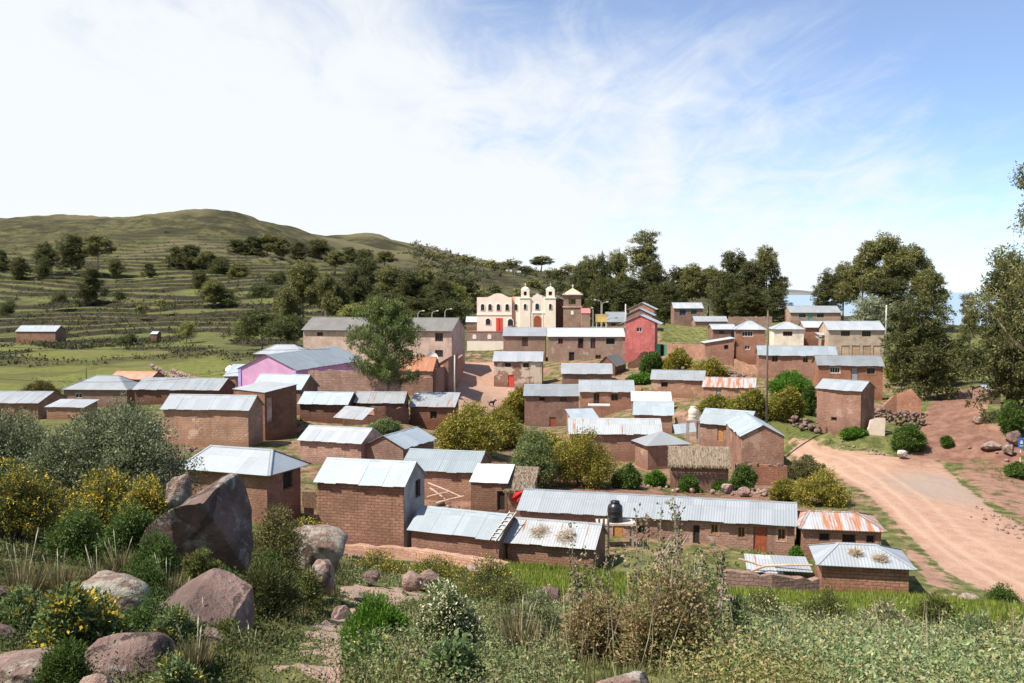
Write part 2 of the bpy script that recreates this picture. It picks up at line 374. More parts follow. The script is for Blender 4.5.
def w2l(h, p):            # world -> house local
    d = (p.x - h['o'].x, p.y - h['o'].y)
    return d[0] * h['u'][0] + d[1] * h['u'][1], d[0] * h['v'][0] + d[1] * h['v'][1]
HOUSES = []
def plan(kind, name, label, cat, x0, y0, Y, x1, yaw, D, yt, yb, roof=None, wall=None, ops=(), group=None, hip=(0, 0), ov=0.22, wl=None, extra=None, L=None, t=0.05, foot=1.3):
    kx0, kz0 = ray(x0, y0)
    if isinstance(yaw, tuple):
        kz1 = ray(x1, yaw[1])[1]; Y1 = Y * kz0 / kz1
        X1 = ray(x1, yaw[1])[0] * Y1; a = atan2(Y1 - Y, X1 - kx0 * Y)
    else: a = R(yaw)
    u = (cos(a), sin(a)); v = (-sin(a), cos(a))
    A = P(x0, y0, Y); k1 = ray(x1, y0)[0]
    if L is None: L = (k1 * A.y - A.x) / (u[0] - k1 * u[1])
    h = dict(kind=kind, name=name, label=label, cat=cat, u=u, v=v, a=a, L=L, D=D, roofm=roof, wallm=wall, ops=ops, group=group, hip=hip, ov=ov, extra=extra, t=t, foot=foot)
    zb = P(x0, yb, Y).z; h['o'] = Vector((A.x, A.y, zb)); he = A.z - zb
    if kind in ('gable', 'hip', 'flat'): run = D / 2; q = (A.x + v[0] * run, A.y + v[1] * run)
    elif kind == 'shed': run = D; q = (A.x + v[0] * run, A.y + v[1] * run)
    elif kind == 'gf': run = L / 2; q = (A.x + u[0] * run, A.y + u[1] * run)
    elif kind == 'pyr': run = D / 2; q = (A.x + v[0] * run + u[0] * L / 2, A.y + v[1] * run + u[1] * L / 2)
    elif kind == 'shedx': run = L; q = (A.x + u[0] * run, A.y + u[1] * run)
    hr = ray(512, yt)[1] * q[1] + CAMZ - zb
    h['he'] = he; h['hr'] = hr; h['pitch'] = math.degrees(atan2(hr - he, run))
    HOUSES.append(h)
    return h
def corners(h):
    o, u, v, L, D = h['o'], h['u'], h['v'], h['L'], h['D']
    return [(o.x, o.y), (o.x + u[0] * L, o.y + u[1] * L), (o.x + u[0] * L + v[0] * D, o.y + u[1] * L + v[1] * D), (o.x + v[0] * D, o.y + v[1] * D)]
def zroof(h, x, y):
    k, he, hr, L, D = h['kind'], h['he'], h['hr'], h['L'], h['D']
    if k == 'gable': return he + (hr - he) * (1 - abs(y - D / 2) / (D / 2))
    if k == 'gf': return he + (hr - he) * (1 - abs(x - L / 2) / (L / 2))
    if k == 'shed': return he + (hr - he) * y / D
    if k == 'shedx': return he + (hr - he) * x / L
    if k in ('hip', 'pyr'):
        r0, r1 = h['hip'] if k == 'hip' else (L / 2, L / 2)
        f = [1 - abs(y - D / 2) / (D / 2)]
        if r0 > 0: f.append(x / r0)
        if r1 > 0: f.append((L - x) / r1)
        return he + (hr - he) * max(0, min(f))
    return he
def wallface(mb, h, a, b, z0, ops, ks=(0, 0.5, 1)):
    """outer wall from a to b (local xy, outside on the right hand), openings are real holes with reveals"""
    a = Vector((a[0], a[1])); b = Vector((b[0], b[1])); ln = (b - a).length; d = (b - a) / ln; inn = Vector((-d.y, d.x))
    prof = [(k * ln, zroof(h, *(a + d * k * ln)) - 0.03) for k in ks]
    zt = min(z for s, z in prof)
    xs = sorted({0.0, ln, *[o[0] for o in ops], *[o[1] for o in ops]}); zs = sorted({z0, zt, *[o[2] for o in ops], *[o[3] for o in ops]})
    def p(s, z, dep=0.0): q = a + d * s + inn * dep; return (q.x, q.y, z)
    for i in range(len(xs) - 1):
        for j in range(len(zs) - 1):
            cx, cz = (xs[i] + xs[i + 1]) / 2, (zs[j] + zs[j + 1]) / 2
            if any(o[0] < cx < o[1] and o[2] < cz < o[3] for o in ops): continue
            mb.poly([p(xs[i], zs[j]), p(xs[i + 1], zs[j]), p(xs[i + 1], zs[j + 1]), p(xs[i], zs[j + 1])])
    for s0, s1, za, zb in [o[:4] for o in ops]:
        dp = 0.24
        mb.poly([p(s0, za), p(s0, za, dp), p(s0, zb, dp), p(s0, zb)]); mb.poly([p(s1, zb), p(s1, zb, dp), p(s1, za, dp), p(s1, za)])
        mb.poly([p(s0, za), p(s1, za), p(s1, za, dp), p(s0, za, dp)]); mb.poly([p(s0, zb, dp), p(s1, zb, dp), p(s1, zb), p(s0, zb)])
    up = [(s, z) for s, z in reversed(prof)]
    if max(z for s, z in prof) > zt + 0.01:
        pts = [p(0, zt), p(ln, zt)] + [p(s, z) for s, z in up if z > zt + 0.001]
        if len(pts) > 2: mb.poly(pts)
def fixture(h, root, side, typ, s0, s1, z0, z1, col, frame_of):
    """window or door standing in its opening"""
    par, fx, fy, dx_, dy_ = frame_of     # origin & direction of wall run, inward normal = (-dy,dx)
    ix, iy = -dy_, dx_
    def b(mb, sa, sb, da, db, za, zb):
        c = [(fx + dx_ * s + ix * d, fy + dy_ * s + iy * d) for s, d in ((sa, da), (sb, da), (sb, db), (sa, db))]
        lo = [(x, y, za) for x, y in c]; hi = [(x, y, zb) for x, y in c]
        mb.poly(list(reversed(lo))); mb.poly(hi)
        for i in range(4):
            j = (i + 1) % 4; mb.poly([lo[i], lo[j], hi[j], hi[i]])
    w = s1 - s0; fr = min(0.07, w * 0.12)
    if typ in ('win', 'hole', 'winc'):
        f = MB()
        b(f, s0, s0 + fr, 0.08, 0.16, z0, z1); b(f, s1 - fr, s1, 0.08, 0.16, z0, z1)
        b(f, s0 + fr, s1 - fr, 0.08, 0.16, z0, z0 + fr); b(f, s0 + fr, s1 - fr, 0.08, 0.16, z1 - fr, z1)
        if typ != 'hole': b(f, (s0 + s1) / 2 - fr * 0.4, (s0 + s1) / 2 + fr * 0.4, 0.09, 0.15, z0 + fr, z1 - fr)
        if w > 1.1 and typ != 'hole':
            for q in (0.25, 0.75): b(f, s0 + w * q - fr * 0.3, s0 + w * q + fr * 0.3, 0.09, 0.15, z0 + fr, z1 - fr)
        wo_ = f.build('window', DOORC.get(col, WOOD), root)
        g = MB(); b(g, s0, s1, 0.17, 0.19, z0, z1); g.build('pane', DARK if typ == 'hole' else PANE, wo_)  # unglazed holes get a near-black sheet standing for the unlit inside
        if typ == 'winc':         # coloured surround painted/raised round the opening
            g = MB(); e = 0.14
            b(g, s0 - e, s0, -0.02, 0.05, z0 - e, z1 + e); b(g, s1, s1 + e, -0.02, 0.05, z0 - e, z1 + e)
            b(g, s0, s1, -0.02, 0.05, z0 - e, z0); b(g, s0, s1, -0.02, 0.05, z1, z1 + e)
            g.build('surround', ADOBEP, wo_)
    else:
        f = MB(); b(f, s0 + fr, s1 - fr, 0.10, 0.15, z0, z1 - fr)
        if typ == 'door' and w > 0.9: b(f, (s0 + s1) / 2 - 0.02, (s0 + s1) / 2 + 0.02, 0.085, 0.099, z0, z1 - fr)
        do = f.build('door', DOORC.get(col, WOODR), root)
        g = MB(); b(g, s0, s0 + fr, 0.07, 0.17, z0, z1); b(g, s1 - fr, s1, 0.07, 0.17, z0, z1); b(g, s0 + fr, s1 - fr, 0.07, 0.17, z1 - fr, z1)
        g.build('door_frame', WOOD if col not in ('white',) else WHITEP, do)
def sheets(mb, p0, p1, p2, p3, t, rng, w=0.82):
    """one roof slope laid sheet by sheet: p0-p1 eave, p3-p2 ridge; ends and laps slightly uneven"""
    p0, p1, p2, p3 = map(Vector, (p0, p1, p2, p3)); n = max(2, round((p1 - p0).length / w)); up = (p3 - p0).normalized(); al = (p1 - p0) / n; nn = al.cross(up).normalized(); nn = nn if nn.z > 0 else -nn; L0 = 0
    for i in range(n):
        e = up * rng.uniform(-.09, .06); lift = nn * (0.012 * (i % 2) + rng.uniform(0, .012)); a0 = p0 + al * i; a1 = a0 + al * 1.03; tw = nn * rng.uniform(-.012, .02)
        if i == n - 1: a1 = a0 + al
        k = len(mb.f); mb.slab([a0 + e + lift, a1 + e + lift + tw, a1 + (p3 - p0) + lift, a0 + (p3 - p0) + lift], t * .5)
        for f in range(k, len(mb.f)): mb.uv[f] = [(u_ + i * al.length, v_) for u_, v_ in mb.uv[f]]
def build_house(h):
    L, D, he, hr, ov = h['L'], h['D'], h['he'], h['hr'], h['ov']
    root = empty(h['name'], h['o'], h['label'], h['cat'], h['group'], h['a']); h['root'] = root
    k = h['kind']; og = min(ov * 0.8, 0.2)
    x0, x1, y0, y1 = (og, L - og, ov, D - ov) if k not in ('gf', 'hip', 'pyr') else ((ov, L - ov, og, D - og) if k == 'gf' else (ov, L - ov, ov, D - ov))
    sides = {'F': ((x0, y0), (x1, y0)), 'R': ((x1, y0), (x1, y1)), 'B': ((x1, y1), (x0, y1)), 'L': ((x0, y1), (x0, y0))}
    ca, sa = h['u']
    walls = MB(); fx = []
    byside = {s: [] for s in sides}
    for op in h['ops']:
        side, typ, px0, py0, px1, py1 = op[:6]; col = op[6] if len(op) > 6 else 'wood'
        (ax, ay), (bx, by) = sides[side]; ln = sqrt((bx - ax) ** 2 + (by - ay) ** 2); d = ((bx - ax) / ln, (by - ay) / ln)
        wa = Vector((h['o'].x + ax * h['u'][0] + ay * h['v'][0], h['o'].y + ax * h['u'][1] + ay * h['v'][1]))
        wd = Vector((d[0] * h['u'][0] + d[1] * h['v'][0], d[0] * h['u'][1] + d[1] * h['v'][1]))
        ss = []
        for px in (px0, px1):
            kk = ray(px, py0)[0]; ss.append((kk * wa.y - wa.x) / (wd.x - kk * wd.y))
        s0, s1 = sorted(ss); Ym = wa.y + wd.y * (s0 + s1) / 2
        z1 = ray(px0, py0)[1] * Ym + CAMZ - h['o'].z; z0 = ray(px0, py1)[1] * Ym + CAMZ - h['o'].z
        s0 = max(0.12, s0); s1 = min(ln - 0.12, s1)
        zt = min(zroof(h, ax + d[0] * q * ln, ay + d[1] * q * ln) for q in (0, 0.5, 1)) - 0.12
        z1 = min(z1, zt)
        if z1 - z0 < 0.25 or s1 - s0 < 0.2: print('  skip opening', h['label'][:30], op, round(s0, 2), round(s1, 2), round(z0, 2), round(z1, 2)); continue
        byside[side].append((s0, s1, z0, z1)); fx.append((side, typ, s0, s1, z0, z1, col, (None, ax, ay, d[0], d[1])))
    for s, (a, b) in sides.items():
        m = 0.5
        if k == 'hip' and s in ('F', 'B'): ks = (0, 1)
        elif k in ('pyr', 'hip'): ks = (0, 1)
        else: ks = (0, 0.5, 1)
        wallface(walls, h, a, b, -h['foot'], byside[s], ks)
    walls.build('wall', h['wallm'], root)
    if h.get('skin'):        # cement skim over one wall
        s = h['skin']; (ax, ay), (bx, by) = sides[s]; nx, ny = (by - ay), -(bx - ax); ln = sqrt(nx * nx + ny * ny); nx, ny = nx / ln * .03, ny / ln * .03
        sk = MB(); wallface(sk, h, (ax + nx, ay + ny), (bx + nx, by + ny), .1, byside[s], (0, 0.5, 1)); sk.build('cement_render', CEMENT, root)
    for f in fx: fixture(h, root, *f)
    r = MB(); t = h['t']; rg_ = random.Random(int(abs(h['o'].x * 7 + h['o'].y * 13))); real = h['o'].y < 175 and h['roofm'] is not THATCH
    if real and k in ('gable', 'gf', 'shed'):
        if k == 'gable': S_ = [((0, 0, he), (L, 0, he), (L, D / 2, hr), (0, D / 2, hr)), ((L, D, he), (0, D, he), (0, D / 2, hr), (L, D / 2, hr))]
        elif k == 'gf': S_ = [((0, D, he), (0, 0, he), (L / 2, 0, hr), (L / 2, D, hr)), ((L, 0, he), (L, D, he), (L / 2, D, hr), (L / 2, 0, hr))]
        else: S_ = [((0, 0, he), (L, 0, he), (L, D, hr), (0, D, hr))]
        for q_ in S_: sheets(r, *q_, t, rg_)
        k2 = 'done'
    else: k2 = k
    if k2 == 'gable':
        r.slab([(0, 0, he), (L, 0, he), (L, D / 2, hr), (0, D / 2, hr)], t); r.slab([(L, D, he), (0, D, he), (0, D / 2, hr), (L, D / 2, hr)], t)
    elif k2 == 'gf':
        r.slab([(0, D, he), (0, 0, he), (L / 2, 0, hr), (L / 2, D, hr)], t); r.slab([(L, 0, he), (L, D, he), (L / 2, D, hr), (L / 2, 0, hr)], t)
    elif k2 == 'shed': r.slab([(0, 0, he), (L, 0, he), (L, D, hr), (0, D, hr)], t)
    elif k == 'shedx': r.slab([(0, D, he), (0, 0, he), (L, 0, hr), (L, D, hr)], t)
    elif k in ('hip', 'pyr'):
        r0, r1 = h['hip'] if k == 'hip' else (L / 2, L / 2)
        a, b = (r0, D / 2, hr), (L - r1, D / 2, hr); e = 0.001
        c = [(0, 0, he), (L, 0, he), (L, D, he), (0, D, he)]
        if k == 'pyr': r.slab([c[0], c[1], a], t); r.slab([c[2], c[3], a], t)
        else: r.slab([c[0], c[1], b, a], t); r.slab([c[2], c[3], a, b], t)
        if r1 > 0: r.slab([c[1], c[2], b], t)
        if r0 > 0: r.slab([c[3], c[0], a], t)
    rf = r.build('roof', h['roofm'], root)
    if h['roofm'] not in (THATCH,) and k in ('gable', 'gf', 'hip'):       # folded ridge capping
        c = MB(); w = 0.16
        if k == 'gf': pts = [(L / 2, 0, hr), (L / 2, D, hr)]
        else: pts = [((h['hip'][0] if k == 'hip' else 0), D / 2, hr), (L - (h['hip'][1] if k == 'hip' else 0), D / 2, hr)]
        s = (hr - he) / ((L if k == 'gf' else D) / 2)
        p, q = Vector(pts[0]), Vector(pts[1]); n = Vector((1, 0, 0)) if k == 'gf' else Vector((0, 1, 0))
        for sg in (1, -1): c.slab([p + Vector((0, 0, .035)), q + Vector((0, 0, .035)), q + n * sg * w + Vector((0, 0, .035 - s * w)), p + n * sg * w + Vector((0, 0, .035 - s * w))], 0.02)
        if k == 'hip':
            for rr, cx in ((h['hip'][0], 0), (h['hip'][1], L)):
                if rr <= 0: continue
                top = p if cx == 0 else q
                for cy in (0, D):
                    e = Vector((cx, cy, he)); dd = (e - top).normalized(); sd_ = dd.cross(Vector((0, 0, 1))).normalized() * 0.11; upz = Vector((0, 0, 0.03))
                    c.slab([top - sd_ + upz, top + sd_ + upz, e + sd_ + upz, e - sd_ + upz], 0.03)
        c.build('ridge_cap', h['roofm'], rf)
    if h['extra']: h['extra'](h, root)
    if h['roofm'] is THATCH:      # shaggy straw hanging over the eaves and lying loose on the slope
        rng = np.random.default_rng(int(L * 100)); n = 1500; x_ = rng.uniform(-.1, L + .1, n); y_ = np.where(rng.random(n) < .45, rng.uniform(-.12, .06, n), rng.uniform(0, D / 2 if k == 'gable' else D, n)); z_ = np.array([zroof(h, a, max(0, b)) for a, b in zip(x_, y_)]) + rng.uniform(-.05, .06, n)
        sl = (hr - he) / (D / 2 if k == 'gable' else D); dd = np.c_[rng.normal(size=n) * .25, np.full(n, -1.0), np.full(n, -sl) + rng.normal(size=n) * .12]
        V, C = leaf_quads(rng, np.c_[x_, y_, z_], dd, rsph(rng, n) + [0, 0, 1], rng.uniform(.2, .5, n), rng.uniform(.03, .07, n), pal(rng, n, [(0.24, 0.19, 0.13), (0.33, 0.26, 0.18), (0.15, 0.115, 0.08)]))
        leafmesh('loose_straw', V, C, LEAFM, rf)
    return root
def onroof(h, x, y, dz=0.0):
    return Vector((h['o'].x + x * h['u'][0] + y * h['v'][0], h['o'].y + x * h['u'][1] + y * h['v'][1], h['o'].z + zroof(h, x, y) + dz))


# -- front row along the field
plan('gable', 'adobe_house', 'tall mud-brick house with grey cemented gable at left end of the front row', 'house', 313, 482, 67, 405, ('y', 487), 4.4, 457.5, 545, TINB, ADOBEB, [('R', 'hole', 415, 479.5, 420, 497, 'wood')], ov=0.25)['skin'] = 'R'
plan('gable', 'long_shed', 'low shed with bluish corrugated roof joined to the cemented gable, ladder at its right edge', 'shed', 406.5, 530, 65, 499.5, ('y', 540.5), 4.0, 505.5, 554, TINB, ADOBE, ov=0.3)
plan('gable', 'long_shed', 'low shed under pale roof with two dry straw tufts lying on it', 'shed', 503, 542, 63.2, 595.5, ('y', 549.5), 4.0, 517, 565, TINL, ADOBE, ov=0.3)
hlong = plan('gable', 'long_house', 'very long low house with one unbroken pale sheet roof behind the black tank', 'house', 516, 510.5, 73, 798, ('y', 526.8), 5.0, 488.5, 543, TIN, ADOBEM,
     [('F', 'door', 613, 525, 623, 540, 'orange'), ('F', 'win', 637.5, 525, 646, 534, 'wood'), ('F', 'door', 693, 525, 700, 548, 'dark'), ('F', 'winc', 711, 524.5, 718, 533.5, 'orange'), ('F', 'winc', 738, 527, 745, 537, 'orange'), ('F', 'door', 753.5, 527, 767.5, 554, 'brown'), ('F', 'winc', 778, 529, 785.5, 540, 'orange')], ov=0.35)
plan('hip', 'adobe_house', 'house with rust-streaked hipped roof at the roadside end of the long house', 'house', 799.5, 528.5, 66.5, 887, ('y', 532), 5.2, 510, 556, TINR, ADOBER, [('F', 'hole', 819, 533, 830, 541, 'wood'), ('F', 'hole', 842, 534, 856, 543, 'wood'), ('F', 'hole', 866, 535, 875, 543, 'wood')], hip=(0.9, 1.6), ov=0.3)
plan('hip', 'adobe_shed', 'low shed with clean hipped sheet roof between green field and dirt road', 'shed', 816.5, 565, 57, 917, ('y', 570), 4.6, 541.5, 594, TIN, ADOBEB, hip=(1.5, 1.9), ov=0.35)
plan('shed', 'ruined_outhouse', 'crumbling stone and mud outhouse with white plastic sheet roof and black doorway', 'outhouse', 469, 482, 78, 508, -10, 3.2, 463.5, 514, TARP, ADOBED, [('F', 'hole', 497, 491, 505.5, 511, 'wood')], ov=0.15)
plan('shed', 'thatched_outhouse', 'small outhouse with brown straw roof, touching the white plastic roof', 'outhouse', 505.5, 489.5, 77.5, 533, -10, 3.2, 466, 514, THATCH, ADOBE, ov=0.15, t=0.16)
plan('gable', 'adobe_house', 'low house with broad pale roof right behind the tall house with the grey gable', 'house', 398, 470, 84, 476, ('y', 473.5), 6.0, 448.5, 498, TINB, ADOBE, ov=0.3)
plan('hip', 'adobe_house', 'hip-roofed house beside the boulder, tree shadow lying on its roof', 'house', 176, 468.5, 67, 268.8, ('y', 476), 5.0, 444.5, 517, TIN, ADOBEM, [('R', 'hole', 283, 471, 293, 489, 'wood')], hip=(1.0, 1.5), ov=0.55)
plan('gable', 'adobe_house', 'small house with plain pale roof in the yard in front of the tilted white sheet', 'house', 296.5, 440.5, 91, 361.5, ('y', 444), 4.6, 425, 464, TINW, ADOBER, ov=0.3)
plan('gf', 'adobe_house', 'gable-fronted house with its ridge running away, behind the broad pale roof', 'house', 362, 446, 90, 405, -22, 6.5, 435.5, 466, TINB, ADOBE, ov=0.3)
# -- left cluster
plan('gable', 'adobe_house', 'house with reddish stain running down its wall, just above the grey-green bush', 'house', 160, 409, 97, 249, ('y', 410.5), 4.2, 394, 446, TIN, ADOBEP, ov=0.25)
plan('shedx', 'tall_adobe_house', 'tall dark mud-brick house with one-sided roof and a pale slit in its shaded side', 'house', 264.5, 392.5, 102, 298, 48, 6.0, 384, 441, TINW, ADOBED, [('F', 'door', 266.5, 397, 273, 422, 'pale')], ov=0.12)  # pale door leaf stands in for the bright wall seen through the slit
plan('hip', 'adobe_house', 'low hipped house with small white pane at the edge of the green meadow', 'house', 60, 389.5, 125, 128, -4, 6.0, 375, 407, TIND, ADOBE, [('F', 'win', 75, 393, 82, 398, 'white')], hip=(3.2, 2.6), ov=0.3)
plan('gable', 'adobe_house', 'long low house with dull sheet roof, between the hipped house and the pink one', 'house', 132, 389.5, 122, 219, -6, 6.0, 377.5, 405, TIND, ADOBED, ov=0.3)
plan('gable', 'adobe_house', 'house with pale roof in front of the pink gable', 'house', 250, 389, 113, 301, -14, 5.0, 373.5, 412, TINB, ADOBE, ov=0.25)
plan('gable', 'adobe_house', 'nearly white roof at the far left edge of the village', 'house', -30, 403, 108, 38, -3, 7.0, 391, 420, TINW, ADOBE, ov=0.3)
plan('shed', 'small_shed', 'small white sheet roof showing just above the grey-green bush', 'shed', 44, 407, 104, 84, -6, 3.2, 399, 420, TINW, ADOBE, ov=0.2)
plan('gable', 'adobe_house', 'terracotta-coloured roof peeping out behind the hipped house by the meadow', 'house', 108, 379, 138, 150, -6, 5, 371, 392, M_tin('terracotta_roofing', (0.45, 0.21, 0.13), metal=0, rough=0.8, pitch=0.25), ADOBE, ov=0.25)
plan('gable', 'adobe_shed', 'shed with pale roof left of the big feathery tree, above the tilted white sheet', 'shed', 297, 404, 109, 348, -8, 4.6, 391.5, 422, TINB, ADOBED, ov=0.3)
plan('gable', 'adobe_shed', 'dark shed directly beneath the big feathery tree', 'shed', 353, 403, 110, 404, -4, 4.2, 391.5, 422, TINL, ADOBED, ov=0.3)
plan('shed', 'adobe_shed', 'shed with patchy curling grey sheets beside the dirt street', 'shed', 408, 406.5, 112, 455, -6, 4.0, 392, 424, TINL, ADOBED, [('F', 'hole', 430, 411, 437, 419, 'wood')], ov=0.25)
def pink_extra(h, root):
    # lilac corner pilasters and the open porch along the right side
    L, D, he = h['L'], h['D'], h['he']
    for x in (0.24, L - 0.60): MB().box(x, x + 0.42, 0.08, 0.2, -1, he + 0.05).build('pilaster', LILAC, root)
hp = plan('gf', 'pink_house', 'bright pink gabled house with lilac corner pillars and a long pale roof', 'house', 236, 369, 132, 297, -16, 21.0, 354.5, 398, TINB, PINK, [('R', 'hole', 326, 360, 330.5, 366, 'blue'), ('R', 'hole', 333, 358.5, 337, 364.5, 'blue'), ('R', 'hole', 339, 357.5, 342.5, 363, 'blue')], ov=0.35, extra=pink_extra)
plan('shed', 'small_shed', 'little lean-to with pale roof tucked against the left of the pink house', 'shed', 223, 376, 134, 240, -10, 3, 364, 392, TINB, ADOBE, ov=0.15)
plan('hip', 'school_annex', 'white hipped roof just behind the pink house', 'house', 253, 354, 158, 304, -5, 7, 344.5, 366, TINW, ADOBEP, hip=(2.6, 2.6), ov=0.3)
plan('gable', 'two_storey_hall', 'long two-storey pinkish hall with dull grey roof, left of the dirt street', 'hall', 301, 330, 178, 452, -12, 10, 317, 366, TING, PEACH,
     [('F', 'win', 317, 332, 323, 336, 'wood'), ('F', 'win', 435, 333, 443, 341.5, 'wood'), ('F', 'win', 435, 350, 443, 357, 'wood'), ('F', 'win', 405, 350, 413, 357, 'wood'), ('F', 'win', 408, 333, 415, 340, 'wood'), ('F', 'win', 360, 333, 368, 340, 'wood')], ov=0.5)
plan('gable', 'rusty_roofed_house', 'house with red rusted sheet roof half hidden by the big feathery tree', 'house', 393, 371, 134, 433, ('y', 371.4), 5.5, 356.5, 395, TINRR, ADOBER, ov=0.25)
plan('shedx', 'adobe_house', 'dark-sided house with ragged terracotta roof along the dirt street', 'house', 434, 366, 142, 449, -6, 9.0, 357, 391, M_tin('terracotta_roofing', (0.45, 0.21, 0.13)), ADOBER, ov=0.12)
# -- middle
plan('gable', 'two_storey_house', 'left half of the long two-storey block below the church, one dark red door', 'house', 502.5, 336, 190, 546.5, -3, 7.5, 327.3, 361, TINW, ADOBEP, [('F', 'win', 522, 337, 528, 346.5, 'brown')], ov=0.3)
plan('gable', 'two_storey_house', 'right half of the long two-storey block, the one with four upper openings', 'house', 547, 336.6, 189, 629, -3, 7.5, 327.8, 368, TINW, ADOBEP,
     [('F', 'win', 558, 338, 563, 344, 'brown'), ('F', 'hole', 578, 338, 583.5, 348.5, 'brown'), ('F', 'win', 590.5, 338, 595.5, 348.5, 'brown'), ('F', 'hole', 606, 338, 615, 344.5, 'teal'), ('F', 'hole', 569, 352, 574.5, 363, 'wood'), ('F', 'win', 595.5, 355, 601, 363, 'brown')], ov=0.3)
plan('gable', 'two_storey_house', 'small two-storey house with bright red door and peeling whitewash facing the dirt street', 'house', 492.5, 361.3, 168, 543, -4, 6.0, 351.5, 386, TINW, ADOBEW, [('F', 'win', 505, 362.5, 511, 367, 'wood'), ('F', 'win', 523, 362.8, 529, 367.5, 'wood'), ('F', 'door', 508, 375, 514, 386, 'red')], ov=0.3)
plan('gable', 'adobe_shed', 'low shed with clean white roof in front of the two-storey block', 'shed', 561, 373.8, 160, 613, -3, 6, 363.5, 384, TINW, ADOBER, ov=0.3)
plan('gf', 'ruined_hut', 'little dull grey gabled hut right of the low white-roofed shed', 'hut', 596, 366, 168, 616, -20, 8, 356, 374, TING, ADOBED, ov=0.2)
plan('gable', 'two_storey_house', 'two-storey house with dark base door next to the yellow-green bush', 'house', 523, 396, 140, 580, -4, 6.0, 384.3, 429, TIN, ADOBER, [('F', 'hole', 539, 397, 545, 401, 'wood'), ('F', 'win', 560, 397, 567, 401.5, 'wood'), ('F', 'door', 549.5, 417, 556, 430, 'brown')], ov=0.3)
plan('gable', 'two_storey_house', 'two-storey house with upper red door over a small balcony slab', 'house', 578.5, 391.8, 139, 635, -4, 6.0, 379.8, 424, TIN, ADOBER, [('F', 'win', 593.5, 393, 599.5, 404, 'brown'), ('F', 'win', 611, 394, 618, 401, 'wood')], ov=0.3)
plan('gable', 'adobe_house', 'long low house with streaky white roof under the balcony house', 'house', 568, 434, 108, 663, ('y', 434.6), 5.0, 418, 457, TINL, ADOBER, ov=0.3)
plan('shed', 'lean_to', 'short lean-to with tilted pale roof behind the long low streaky white one', 'shed', 572, 420, 116, 600, 12, 3.2, 409, 436, TINB, ADOBER, ov=0.2)
plan('gable', 'adobe_house', 'house with blue-grey roof and dark shutters in front of the white tarpaulin', 'house', 632.5, 415, 122, 674, ('y', 415.8), 4.8, 401, 432, TINB, ADOBER, [('F', 'hole', 640, 417, 649, 423, 'wood')], ov=0.3)
plan('gable', 'tarp_shelter', 'shelter covered with white tarpaulin behind the blue-grey roof', 'shelter', 631, 401, 132, 672, -6, 5, 391.5, 412, TARP, ADOBER, ov=0.2)
plan('pyr', 'adobe_hut', 'small square hut with four-sided pale roof beside the thatched hut', 'hut', 646, 446, 103, 692, ('y', 444), 4.2, 431, 472, TINW, ADOBEM, ov=0.35)
plan('gable', 'thatched_hut', 'mud hut with shaggy grey thatch', 'hut', 668.5, 464.5, 93, 731, ('y', 466), 4.4, 445.5, 489, THATCH, ADOBER, ov=0.28, t=0.22)
plan('gable', 'adobe_house', 'long pale roof above the white water tank, with yellow door', 'house', 697, 423, 113, 748, ('y', 427), 4.6, 408, 444, TINB, ADOBEM, [('F', 'door', 717.5, 427, 723.5, 441, 'orange')], ov=0.3)
plan('gf', 'adobe_house', 'mud-brick house with broad dark gable facing the camera, beside the yellow door', 'house', 740, 436.5, 99, 786.5, -4, 11.0, 425, 482, TINB, ADOBEM, ov=0.2)
plan('gable', 'adobe_shed', 'pale mud shed with grey roof on the grassy ledge, left of the rusty one', 'shed', 650, 379.5, 150, 705, ('y', 380.6), 5.2, 369.5, 397, TIND, ADOBEP, [('F', 'hole', 661, 382, 668, 387, 'wood')], ov=0.25)
plan('gable', 'adobe_shed', 'low shed with rust-streaked roof and small dark door', 'shed', 702, 387, 144, 756, ('y', 388.4), 5.0, 376.8, 400, TINR, ADOBEP, [('F', 'door', 716, 389.5, 721, 400, 'grey')], ov=0.25)
# -- right cluster
plan('gable', 'adobe_house', 'long single-storey house with blue-grey roof behind the tall wooden pole', 'house', 757.5, 355.3, 160, 838, ('y', 356.2), 6, 345.5, 378, TINB, ADOBER, [('F', 'win', 772, 356, 778, 362, 'pale'), ('F', 'win', 803, 357, 808, 362.5, 'pale')], ov=0.3)
plan('gable', 'two_storey_house', 'two-storey house with pale blue-grey door up on its front, dull roof', 'house', 817, 365.5, 134, 885, ('y', 366.3), 6, 355, 400, TIND, ADOBER, [('F', 'winc', 830, 367, 840, 373, 'white'), ('F', 'door', 851.5, 367, 858, 382, 'grey'), ('F', 'winc', 867, 368, 875, 374, 'wood')], ov=0.3)
plan('gable', 'tall_adobe_shed', 'tall windowless reddish shed by the road with one tiny opening low on its wall', 'shed', 814.5, 388.5, 113, 862, -40, 4.6, 378.5, 431, TIN, ADOBEM, [('F', 'hole', 831, 417, 837, 421, 'wood')], ov=0.25)
plan('gable', 'two_storey_house', 'cream two-storey house with four pale shutters on its ground floor', 'house', 828, 330, 196, 886, -3, 8, 321, 356, TINW, BEIGE, [('F', 'win', 841, 331, 850, 336, 'wood'), ('F', 'win', 862, 331, 871, 336.5, 'wood'), ('F', 'door', 841.5, 345.5, 849.5, 355, 'tanp'), ('F', 'door', 852, 345.5, 860, 355, 'tanp'), ('F', 'door', 863, 345.5, 871, 355, 'tanp'), ('F', 'door', 873.5, 345.5, 881, 355, 'tanp')], ov=0.35)
plan('hip', 'two_storey_house', 'cream square house with white hipped roof and one wide window', 'house', 772.5, 329.2, 198, 806, -6, 6.6, 321.8, 348, TINW, CREAM, [('F', 'win', 783, 331.5, 792.5, 336, 'brown')], hip=(2.8, 2.8), ov=0.35)
